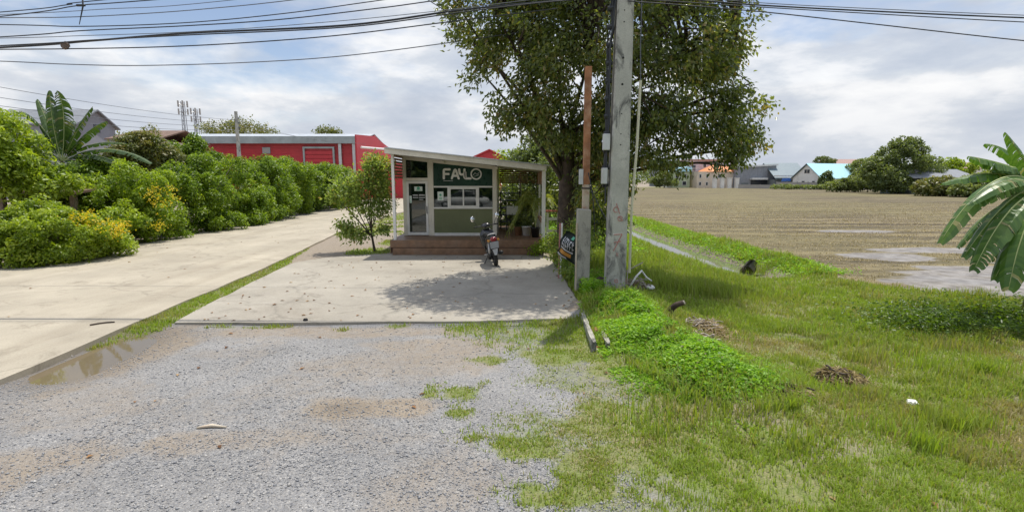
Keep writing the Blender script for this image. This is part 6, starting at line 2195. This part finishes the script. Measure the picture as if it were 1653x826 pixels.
# ------------------------------------------------------------------ utility pole, service post, cables
PX, PY = 2.04, 10.0
e = empty('utility_pole', (PX, PY, 0), 'tall square tapered concrete utility pole with red painted marks in the weeds', 'utility pole')
bm = bmesh.new()
segs = []
for z, w in ((-.3, .195), (0.0, .192), (2.4, .176), (5.0, .157), (9.5, .125)):
    c = .025
    ring = [(-w, -w + c), (-w + c, -w), (w - c, -w), (w, -w + c), (w, w - c), (w - c, w), (-w + c, w), (-w, w - c)]
    segs.append([bm.verts.new((PX + a + .006 * z, PY + b * .8, z)) for a, b in ring])
for a, b in zip(segs, segs[1:]):
    for k in range(8):
        bm.faces.new((a[k], a[(k + 1) % 8], b[(k + 1) % 8], b[k]))
bm.faces.new(segs[-1])
sh = obj('shaft', bm, MT['pole'], e)


def pole_front(z):
    w = np.interp(z, [0, 2.4, 5, 9.5], [.192, .176, .157, .125])
    return PY - w * .8


for z in (3.05, 3.25, 3.62, 4.15, 4.62, 5.25, 5.45):                 # bolt holes
    bm = bmesh.new()
    rr = .022 if z in (4.15, 4.62) else .012
    tube(bm, [(PX + .01, pole_front(z) - .004, z), (PX + .01, pole_front(z) + .02, z)], rr, 10)
    obj('bolt_hole', bm, MT['rubber'], sh)


def mark(strokes, par, m='redpaint', w=.016):
    cnt = [0]
    bm = bmesh.new()
    for s in strokes:
        P = [(PX + a, z) for a, z in s]
        for (xa, za), (xb, zb) in zip(P, P[1:]):
            t = Vector((xb - xa, zb - za)).normalized()
            n = Vector((-t.y, t.x)) * w / 2
            cnt[0] += 1
            yy = pole_front(max(za, zb)) - .004 - .0011 * cnt[0]
            v = [bm.verts.new((q.x, yy, q.y)) for q in (Vector((xa, za)) + n, Vector((xb, zb)) + n, Vector((xb, zb)) - n, Vector((xa, za)) - n)]
            bm.faces.new(v)
    obj('painted_mark', bm, MT[m], par)


mark([[(-.07, 1.35), (.09, 1.36), (.02, 1.22), (-.07, 1.03)], [(-.06, 1.2), (.07, 1.22)]], sh, w=.02)
mark([[(-.08, 1.36), (.07, 1.37)]], sh, 'white', .014)
mark([arc(-.04, 1.83, .05, 0, 300, 10), [(-.04, 1.95), (.03, 1.75)]], sh)
mark([arc(.04, 1.66, .045, 0, 330, 10), [(.0, 1.7), (.1, 1.62)]], sh)
mark([arc(.0, .44, .03, 0, 350, 10)], sh)
mark([[(-.02, 1.0), (.03, .92)], [(.03, 1.0), (-.01, .93)]], sh, w=.01)

bm = bmesh.new()
r = random.Random(4)
for q in range(5):
    xx, yy = PX - .24 - .022 * (q % 3), PY - .08 + .03 * q
    tube(bm, [(xx + r.uniform(-.02, .02) + .006 * z + .05 * (z > 5), yy, z) for z in np.arange(1.95 + .15 * q, 6.2, .25)], .016, 6)
for z in np.arange(2.3, 6, .32):
    tube(bm, [(PX - .31 + .006 * z, PY - .02, z), (PX - .2 + .006 * z, PY - .02, z + .02)], .05, 8)
cb = obj('riser_cable', bm, MT['cable'], e)
bx('junction_box', PX - .33, PX - .2, PY - .2, PY - .1, 2.95, 3.25, MT['boxgrey'], e, .012)
bx('junction_box', PX - .34, PX - .23, PY - .2, PY - .1, 2.32, 2.62, MT['boxgrey'], e, .012)
bx('cable_bracket', PX - .25, PX + .25, PY - .27, PY - .17, 6.15, 6.27, MT['galv'], e)
bx('cable_bracket', PX - .2, PX + .3, PY - .25, PY - .15, 8.6, 8.72, MT['galv'], e)
for q in range(2):
    bm = bmesh.new()
    lathe(bm, [(.03, .0), (.07, .03), (.04, .07), (.07, .11), (.03, .15)], PX - .1 + .3 * q, PY - .2, 8.72, 10)
    obj('insulator', bm, MT['cablegrey'], e)

e = empty('service_post', (1.5, 10.75, 0), 'short concrete post stub with a tall rusty steel tube strapped to it', 'post')
bm = bmesh.new()
prism(bm, [(1.35, -.2), (1.645, -.2), (1.655, 1.78), (1.37, 1.8)], 'y', 10.68, 10.92)
obj('stub', bm, MT['stub'], e, bevel=.02)
bm = bmesh.new()
box(bm, 1.505, 1.645, 10.93, 11.07, .6, 2.3)
obj('tube_base', bm, MT['palepaint'], e, bevel=.012)
bm = bmesh.new()
box(bm, 1.506, 1.644, 10.931, 11.069, 2.3, 4.7)
obj('tube', bm, MT['rust'], e, bevel=.012)
bx('meter_box', 1.42, 1.503, 10.9, 11.02, 2.3, 2.62, MT['boxgrey'], e, .01)
for z in (2.22, 1.66):
    bm = bmesh.new()
    tube(bm, [(1.495, 10.92, z), (1.655, 10.92, z), (1.655, 11.08, z), (1.495, 11.08, z), (1.495, 10.92, z)], .014, 6)
    obj('strap', bm, MT['black'], e)
bm = bmesh.new()
tube(bm, bez((1.6, 10.9, 2.55), (1.75, 10.8, 2.0), (1.75, 10.85, 1.2), 8), .01, 5)
tube(bm, bez((1.62, 10.9, 2.3), (1.9, 10.8, 1.7), (2.0, 10.3, 1.45), 8), .01, 5)
obj('loose_wire', bm, MT['cable'], e)
bm = bmesh.new()
box(bm, 1.34, 1.37, 10.665, 10.7, 0, 1.5)
obj('edge_batten', bm, MT['palepaint'], e)

e = empty('stay_wire', (2.35, 10.4, 0), 'thin stay wire with a yellowed white plastic guard right of the utility pole', 'stay wire')
ws = [D(1036, 0, 10.2), D(1034, 70, 10.22), D(1034, 130, 10.25), D(1028, 240, 10.35), D(1020, 330, 10.4), D(1016, 440, 10.5)]
ext = ws[0] + (ws[0] - ws[1]) * 1.5
bm = bmesh.new()
tube(bm, [ext, ws[0], ws[1], ws[2]], .011, 6)
obj('wire', bm, MT['cablegrey'], e)
bm = bmesh.new()
tube(bm, ws[2:], .026, 8)
obj('guard', bm, MT['pvc'], e)

# banner hung by the stub
e = empty('banner', (1.15, 11.9, .5), 'crumpled dark vinyl banner with white lettering and an orange patch hanging beside the concrete post', 'banner')
C0 = [D(914, 372, 11.6), D(938, 384, 11.3), D(900, 408, 11.9), D(929, 430, 11.4)]
NU, NV = 14, 20


def ban(u, v, off=0.0):
    a = C0[0].lerp(C0[1], u)
    b = C0[2].lerp(C0[3], u)
    p = a.lerp(b, v)
    bow = math.sin(math.pi * v) * -.07 + .03 * math.sin(6 * u + 3 * v) + .02 * math.sin(11 * v + 2 * u)
    return p + Vector((bow * .9, -abs(bow) * .6 - off, 0)) + Vector((0, .04 * math.sin(7 * v + 3 * u), 0))


def ban_patch(u0, u1, v0, v1, off, bm, n=6):
    g = [[bm.verts.new(ban(u0 + (u1 - u0) * i / n, v0 + (v1 - v0) * j / n, off)) for j in range(n + 1)] for i in range(n + 1)]
    for i in range(n):
        for j in range(n):
            bm.faces.new((g[i][j], g[i + 1][j], g[i + 1][j + 1], g[i][j + 1]))


bm = bmesh.new()
ban_patch(0, 1, 0, 1, 0, bm, 20)
bmesh.ops.solidify(bm, geom=bm.faces[:], thickness=.004)
sh = obj('sheet', bm, mat('dark_green_vinyl', (.012, .03, .022), .4, var=.3), e, True)
bm = bmesh.new()
r = random.Random(9)
for row, (v0, v1) in enumerate(((.22, .38), (.40, .56))):             # blocky white lettering, too creased to read
    u = .12
    while u < .82:
        wd = r.uniform(.07, .11)
        ban_patch(u, u + wd * .4, v0, v1, .006, bm, 3)
        vv = r.choice((v0, v1 - .04, (v0 + v1) / 2 - .02))
        ban_patch(u + wd * .4, u + wd, vv, vv + .04, .006, bm, 2)
        u += wd + .035
obj('lettering', bm, MT['silver'], sh)
bm = bmesh.new()
ban_patch(.08, .8, .60, .66, .006, bm)
ban_patch(.05, .55, .9, .97, .006, bm)
obj('grey_band', bm, MT['silver'], sh)
bm = bmesh.new()
ban_patch(.1, .75, .70, .84, .006, bm)
obj('orange_patch', bm, MT['amber'], sh)
bm = bmesh.new()
ban_patch(.55, .72, .07, .17, .006, bm)
obj('emblem', bm, MT['inkgreen'], sh)
for k, cc in enumerate(('redpaint', 'white')):
    bm = bmesh.new()
    pp = D(903 + 3 * k, 360, 12.2 + .1 * k)
    tube(bm, [(pp.x, pp.y, 0), (pp.x + .02, pp.y, pp.z)], .02, 6)
    obj('stake', bm, MT[cc], e)

# overhead cables: each hangs between this pole and the next one along the road
def cable(label, pts, Yc, rad, m='cable', name='overhead_cable', group='cables strung along the road'):
    """pts: sketch points; the cable lies in the vertical plane Y = Yc."""
    W_ = [D(x, y, Yc) for x, y in pts]
    a, b = W_[0], W_[1]
    slope = (a.z - b.z) / (a.x - b.x)
    W_ = [Vector((-26, Yc, a.z + slope * (-26 - a.x) * .3 + .03 * (-26 - a.x) ** 2 * .12)), Vector((-16, Yc, a.z + slope * (-16 - a.x) * .7))] + W_ if a.x < -8 else W_
    # smooth through the points (Catmull-Rom)
    out = []
    Q = [W_[0]] + W_ + [W_[-1]]
    for i in range(1, len(Q) - 2):
        p0, p1, p2, p3 = Q[i - 1:i + 3]
        for k in range(8):
            t = k / 8
            out.append(.5 * ((2 * p1) + (p2 - p0) * t + (2 * p0 - 5 * p1 + 4 * p2 - p3) * t * t + (3 * p1 - p0 - 3 * p2 + p3) * t ** 3))
    out.append(W_[-1])
    bm = bmesh.new()
    tube(bm, out, rad, 6)
    return tag(obj(name, bm, MT[m], None, True), label, 'cable', group)


CB = [
    ('thick black bundled cable sagging from the upper left to the utility pole', [(0, 77), (150, 66), (300, 54), (560, 41), (740, 17), (860, 5), (985, -6)], 9.82, .018, 'cable'),
    ('black cable hugging the underside of the thick bundle', [(0, 74), (150, 65), (300, 57), (560, 44), (745, 20), (880, 4), (985, -4)], 9.7, .011, 'cable'),
    ('cable just below the thick bundle, carrying a small splice lump at its left', [(0, 80), (115, 79), (260, 76), (400, 69), (560, 56), (745, 33), (900, 14)], 9.76, .010, 'cable'),
    ('lowest single cable, well below the other road cables', [(0, 99), (110, 104), (230, 106), (400, 101), (560, 90), (755, 65), (900, 42)], 12.6, .011, 'cablegrey'),
    ('cable just above the thick bundle on the left half', [(0, 60), (130, 50), (300, 42), (450, 32), (600, 15), (690, 3), (985, -40)], 9.9, .010, 'cable'),
    ('thin pale cable between the thick bundle and the line above it', [(0, 62), (130, 58), (300, 52), (480, 40), (690, 20), (985, -16)], 9.64, .006, 'cablegrey'),
    ('cable crossing the sky at mid height of the upper group', [(0, 40), (130, 43), (300, 37), (460, 22), (620, 0), (985, -50)], 9.94, .009, 'cable'),
    ('cable rising from the left edge to the top above the spacer', [(0, 29), (110, 28), (220, 23), (340, 14), (500, -3), (985, -65)], 9.98, .008, 'cablegrey'),
    ('upper dark cable passing through the hanging spacer', [(0, 27), (130, 9), (250, 0), (985, -60)], 10.02, .010, 'cable'),
    ('topmost cable at the left corner of the view', [(0, 20), (110, 8), (190, -2), (985, -75)], 10.06, .009, 'cable'),
    ('thin grey cable close beneath the topmost one', [(0, 24), (170, 15), (360, 2), (985, -70)], 10.1, .006, 'cablegrey')]
for lb, pts, Yc, rad, m_ in CB:
    cable(lb, pts, Yc, rad, m_)
for lb, pts, Yc, rad, m_ in [
        ('upper thick cable running right from the utility pole', [(1013, -8), (1120, 0), (1215, 8), (1400, 18), (1653, 29), (1900, 36)], 9.82, .014, 'cable'),
        ('second cable just under the upper one, right of the pole', [(1013, -2), (1215, 11), (1400, 22), (1653, 36), (1900, 46)], 9.76, .009, 'cable'),
        ('thin middle cable right of the pole', [(1013, -14), (1215, 4), (1400, 14), (1653, 25), (1900, 33)], 9.9, .007, 'cablegrey'),
        ('lowest cable right of the pole over the field', [(1013, 2), (1215, 18), (1400, 38), (1653, 66), (1900, 88)], 9.6, .010, 'cable')]:
    cable(lb, pts, Yc, rad, m_)
far_end = D(379, 192, 50)
for k, (ya, lb) in enumerate(((125, 'upper service wire from the left edge to the far pole'), (142, 'middle service wire from the left edge to the far pole'), (155, 'lower service wire from the left edge to the far pole'), (168, 'lowest sagging service wire left of the far pole'))):
    a = D(-60, ya - 10, 24)
    b = Vector((far_end.x, 50, far_end.z - .1 - .3 * k))
    a0 = a + (a - b) * .4
    bm = bmesh.new()
    mid = (a0 + b) / 2 - Vector((0, 0, 1.0 + .1 * k))
    tube(bm, bez(a0, mid, b, 24), .014, 5)
    tag(obj('service_wire', bm, MT['cablegrey'], None, True), lb, 'cable', 'wires running to the far pole')
# wires on the far side of the far pole
for k in range(2):
    b = Vector((far_end.x, 50, far_end.z - .1 - .35 * k))
    cpt = D(560 + 30 * k, 232, 59.2)
    bm = bmesh.new()
    tube(bm, bez(b, (b + cpt) / 2 - Vector((0, 0, .7)), cpt, 16), .013, 5)
    tag(obj('service_wire', bm, MT['cablegrey'], None, True), ['upper thin wire from the far pole to the red warehouse', 'lower thin wire from the far pole to the red warehouse'][k], 'cable')
# spacer and splice on the cables
s = D(132, 14, 10.0)
bm = bmesh.new()
tube(bm, [D(133, -6, 10.0), D(134, 10, 10.0), D(128, 40, 9.9)], [.014, .014, .006], 6)
tube(bm, [D(124, 9, 10.0), D(137, 9, 10.0)], .022, 6)
tag(obj('cable_spacer', bm, MT['cable'], None, True), 'dark hanging spacer clipped on the upper cables at the left', 'cable spacer')
s = D(105, 74, 9.76)
bm = bmesh.new()
bmesh.ops.create_icosphere(bm, subdivisions=2, radius=.075, matrix=Matrix.Translation(s) @ Matrix.Diagonal((1, .8, .9, 1)))
r = random.Random(3)
for v in bm.verts:
    v.co += Vector((r.uniform(-.02, .02), r.uniform(-.02, .02), r.uniform(-.02, .02)))
tag(obj('cable_splice', bm, mat('weathered_splice', (.16, .12, .1), .8), None, False), 'small brownish splice lump hanging on a cable at the upper left', 'splice')
bm = bmesh.new()
tube(bm, [D(660, -20, 9.3), D(700, 6, 9.4), D(745, 33, 9.6)], .008, 5)
tag(obj('tie_wire', bm, MT['cable'], None, True), 'short slanting tie wire crossing the cables beside the tree top', 'cable')

# ------------------------------------------------------------------ small things on the ground
def gz(x, y):
    return float(height(np.array([x]), np.array([y]))[0])


# broken concrete channel lying at the verge edge
e = empty('concrete_channel', (1.28, 7.6, 0), 'broken pale concrete channel lying in the grass at the forecourt corner', 'concrete channel')
pa, pb = Vector((1.3, 8.45, .02)), Vector((1.24, 6.85, .05))
ang = math.atan2(pb.y - pa.y, pb.x - pa.x)
M_ = Matrix.Translation(pa) @ Matrix.Rotation(ang, 4, 'Z')
for nm, q in (('side_wall', (0, 1.62, -.13, -.07, -.05, .16)), ('side_wall', (.55, 1.6, .07, .13, -.05, .14)), ('floor_slab', (0.01, 1.58, -.069, .069, -.05, .03))):
    bm = bmesh.new()
    box(bm, *q, M_)
    bmesh.ops.subdivide_edges(bm, edges=bm.edges, cuts=5, use_grid_fill=True)
    r = random.Random(2)
    for v in bm.verts:
        v.co += Vector((r.uniform(-.008, .008), r.uniform(-.008, .008), r.uniform(-.01, .01)))
    obj(nm, bm, MT['stub'], e)
bm = bmesh.new()
box(bm, .75, 1.5, -.06, .06, .031, .045, M_)
obj('rust_stain', bm, MT['rust'], e)


def rubble(name, label, cat, c, size, m, n, seed, flat=.6):
    bm = bmesh.new()
    r = random.Random(seed)
    bmesh.ops.create_icosphere(bm, subdivisions=3, radius=size, matrix=Matrix.Translation(c) @ Matrix.Diagonal((1, .8, flat, 1)))
    for v in bm.verts:
        d = v.co - Vector(c)
        k = 1 + .5 * (float(fbm(d.x * 4 / size * .5 + seed, d.y * 4 / size * .5 + d.z * 3, seed, 3)) - .5) * 2
        v.co = Vector(c) + d * k
    return tag(obj(name, bm, MT[m], None, False), label, cat)


rubble('brick_lump', 'rusty red brick lump sitting in the concrete channel', 'brick', (1.27, 7.55, .1), .085, 'rust', 0, 3, .8)
rubble('concrete_block', 'grey broken concrete lump at the corner of the forecourt', 'concrete lump', (1.42, 8.35, .05), .14, 'stub', 0, 4)
# drain pipe end in the ditch bank
pp = Vector((7.3, 15.5, -.36))
e = empty('drain_pipe', pp, 'dark concrete drain pipe end poking from the ditch bank', 'pipe')
bm = bmesh.new()
tube(bm, [pp + Vector((-.25, -.35, -.02)), pp + Vector((.5, .9, 0))], .2, 16, False)
bmesh.ops.solidify(bm, geom=bm.faces[:], thickness=.05)
obj('pipe_wall', bm, MT['stub'], e, True)


def brush(name, label, cat, c, rad, n, hgt, m, seed, straw=0, group=None):
    """A heap of dry twigs, with straw."""
    r = np.random.default_rng(seed)
    e = empty(name, c, label, cat, group)
    bm = bmesh.new()
    for k in range(n):
        p = Vector(c) + Vector((float(np.clip(r.normal(0, .42), -.8, .8)) * rad[0], float(np.clip(r.normal(0, .42), -.8, .8)) * rad[1], hgt * r.uniform(.1, .8)))
        a, b = r.uniform(0, 2 * math.pi), r.normal(.05, .22)
        L = r.uniform(.15, .5) * max(rad) * 1.3
        d = Vector((math.cos(a), math.sin(a), b)) * L
        tube(bm, bez(p - d / 2, p + Vector((r.normal(0, .05), r.normal(0, .05), r.normal(.03, .04))), p + d / 2, 5), [r.uniform(.004, .014)] * 6, 5)
    obj('twigs', bm, MT[m], e, True)
    if straw:
        x, y = c[0] + r.normal(0, rad[0] * .5, straw), c[1] + r.normal(0, rad[1] * .5, straw)
        d = np.hypot((x - c[0]) / rad[0], (y - c[1]) / rad[1])
        z = c[2] + hgt * np.exp(-d * d * 1.5) * r.uniform(.3, 1.0, straw)
        a = r.uniform(0, 2 * math.pi, straw)
        V, Fc = leaf_cards(np.stack([x, y, z], 1), np.stack([np.cos(a), np.sin(a), r.normal(-.1, .3, straw)], 1), r.uniform(.06, .2, straw), np.full(straw, .012), r, .1, .8)
        link('thatch', np_mesh('thatch', V, [Fc], {'rnd': np.repeat(np.clip(r.normal(.35, .25, straw), 0, 1), 4)}), MT['straw'], e)
    return e


q = (3.15, 8.1)
brush('dead_grass_heap', 'long brown heap of dead grass beside the black stub on the mound', 'grass heap', (3.12, 8.0, gz(3.1, 8.0)), (.3, .55), 30, .16, 'deadwood', 31, 1500)
e = empty('tree_stump', (2.75, 8.6, gz(2.75, 8.6)), 'short charred black stump leaning out of the green creeper', 'stump')
bm = bmesh.new()
zb = gz(2.75, 8.6)
tube(bm, [(2.72, 8.62, zb - .1), (2.75, 8.6, zb + .14), (2.82, 8.55, zb + .22), (2.92, 8.5, zb + .27)], [.08, .06, .05, .045], 9)
obj('stub', bm, MT['darkwood'], e, True)
bm = bmesh.new()
tube(bm, [(2.92, 8.499, zb + .27), (2.935, 8.492, zb + .277)], .036, 9)
obj('cut_face', bm, MT['deadwood'], e)
brush('branch_pile', 'pale grey pile of dry branches on the side of the green mound', 'branch pile', (2.62, 7.05, gz(2.62, 7.05) + .02), (.28, .3), 46, .14, 'deadwood', 32, 250)
brush('root_clump', 'upturned brown clump of dry roots lying alone on the verge grass', 'root clump', (4.1, 6.15, gz(4.1, 6.15)), (.34, .22), 40, .2, 'bark', 33, 1500)
brush('branch_pile', 'dead branches and rubbish tangled behind the utility pole', 'branch pile', (2.65, 10.9, gz(2.65, 10.9) + .03), (.38, .34), 70, .3, 'deadwood', 34, 300)
brush('twig_litter', 'small scatter of dark twigs in the grass right of the mound', 'twigs', (3.0, 5.35, gz(3.0, 5.35)), (.3, .14), 24, .05, 'darkwood', 35, 160)
bm = bmesh.new()
zb = gz(2.7, 11)
tube(bm, [(2.45, 10.6, zb + .1), (2.6, 10.55, zb + .4), (2.75, 10.7, zb + .5), (2.86, 10.7, zb + .36), (2.95, 10.6, zb + .3)], [.02, .022, .024, .02, .014], 7)
tag(obj('dead_branch', bm, MT['white'], None, True), 'bleached white bent branch standing out of the rubbish behind the pole', 'branch')
bm = bmesh.new()
tube(bm, [(2.4, 10.5, zb), (2.42, 10.55, zb + .55)], .012, 6)
tube(bm, [(2.2, 10.9, zb + .3), (2.75, 10.6, zb + .7)], .012, 6)
tag(obj('dead_branch', bm, MT['deadwood'], None, True), 'thin grey crossed sticks behind the utility pole', 'branch')
rubble('clay_pot_shard', 'rust brown broken pot lying behind the utility pole', 'pot shard', (2.35, 11.1, gz(2.35, 11.1) + .15), .2, 'rust', 0, 8, .9)
rubble('plastic_bag', 'crumpled white plastic bag in the rubbish behind the pole', 'bag', (3.0, 10.9, gz(3.0, 10.9) + .1), .1, 'white', 0, 9, .6)
rubble('dark_heap', 'dark heap of rubbish in the shade between the two posts', 'rubbish heap', (1.9, 10.95, gz(1.9, 10.95) + .08), .26, 'deckdark', 0, 10, .8)
rubble('stone', 'dark lone stone at the front edge of the forecourt', 'stone', (-3.5, 8.42, .055), .035, 'rubber', 0, 12, .7)
rubble('stone', 'pale lone stone lying on the verge grass near the tall tuft', 'stone', (4.55, 5.5, gz(4.55, 5.5) + .05), .06, 'white', 0, 13, .6)
bm = bmesh.new()
zb = gz(-2.9, 4.72)
tube(bm, [(-3.08, 4.7, zb + .012), (-2.95, 4.73, zb + .02), (-2.8, 4.71, zb + .014)], [.01, .02, .008], 6)
tag(obj('wood_chip', bm, MT['palepaint'], None, True), 'orange brown sliver of wood lying on the gravel', 'wood chip')
bm = bmesh.new()
a_, b_ = G(145, 525, .06), G(185, 520, .06)
tube(bm, bez((a_[0], a_[1], .068), ((a_[0] + b_[0]) / 2, a_[1] + .15, .075), (b_[0], b_[1], .066), 6), .012, 6)
tag(obj('fallen_twig', bm, MT['darkwood'], None, True), 'curved dark twig lying on the pale concrete drive', 'twig')
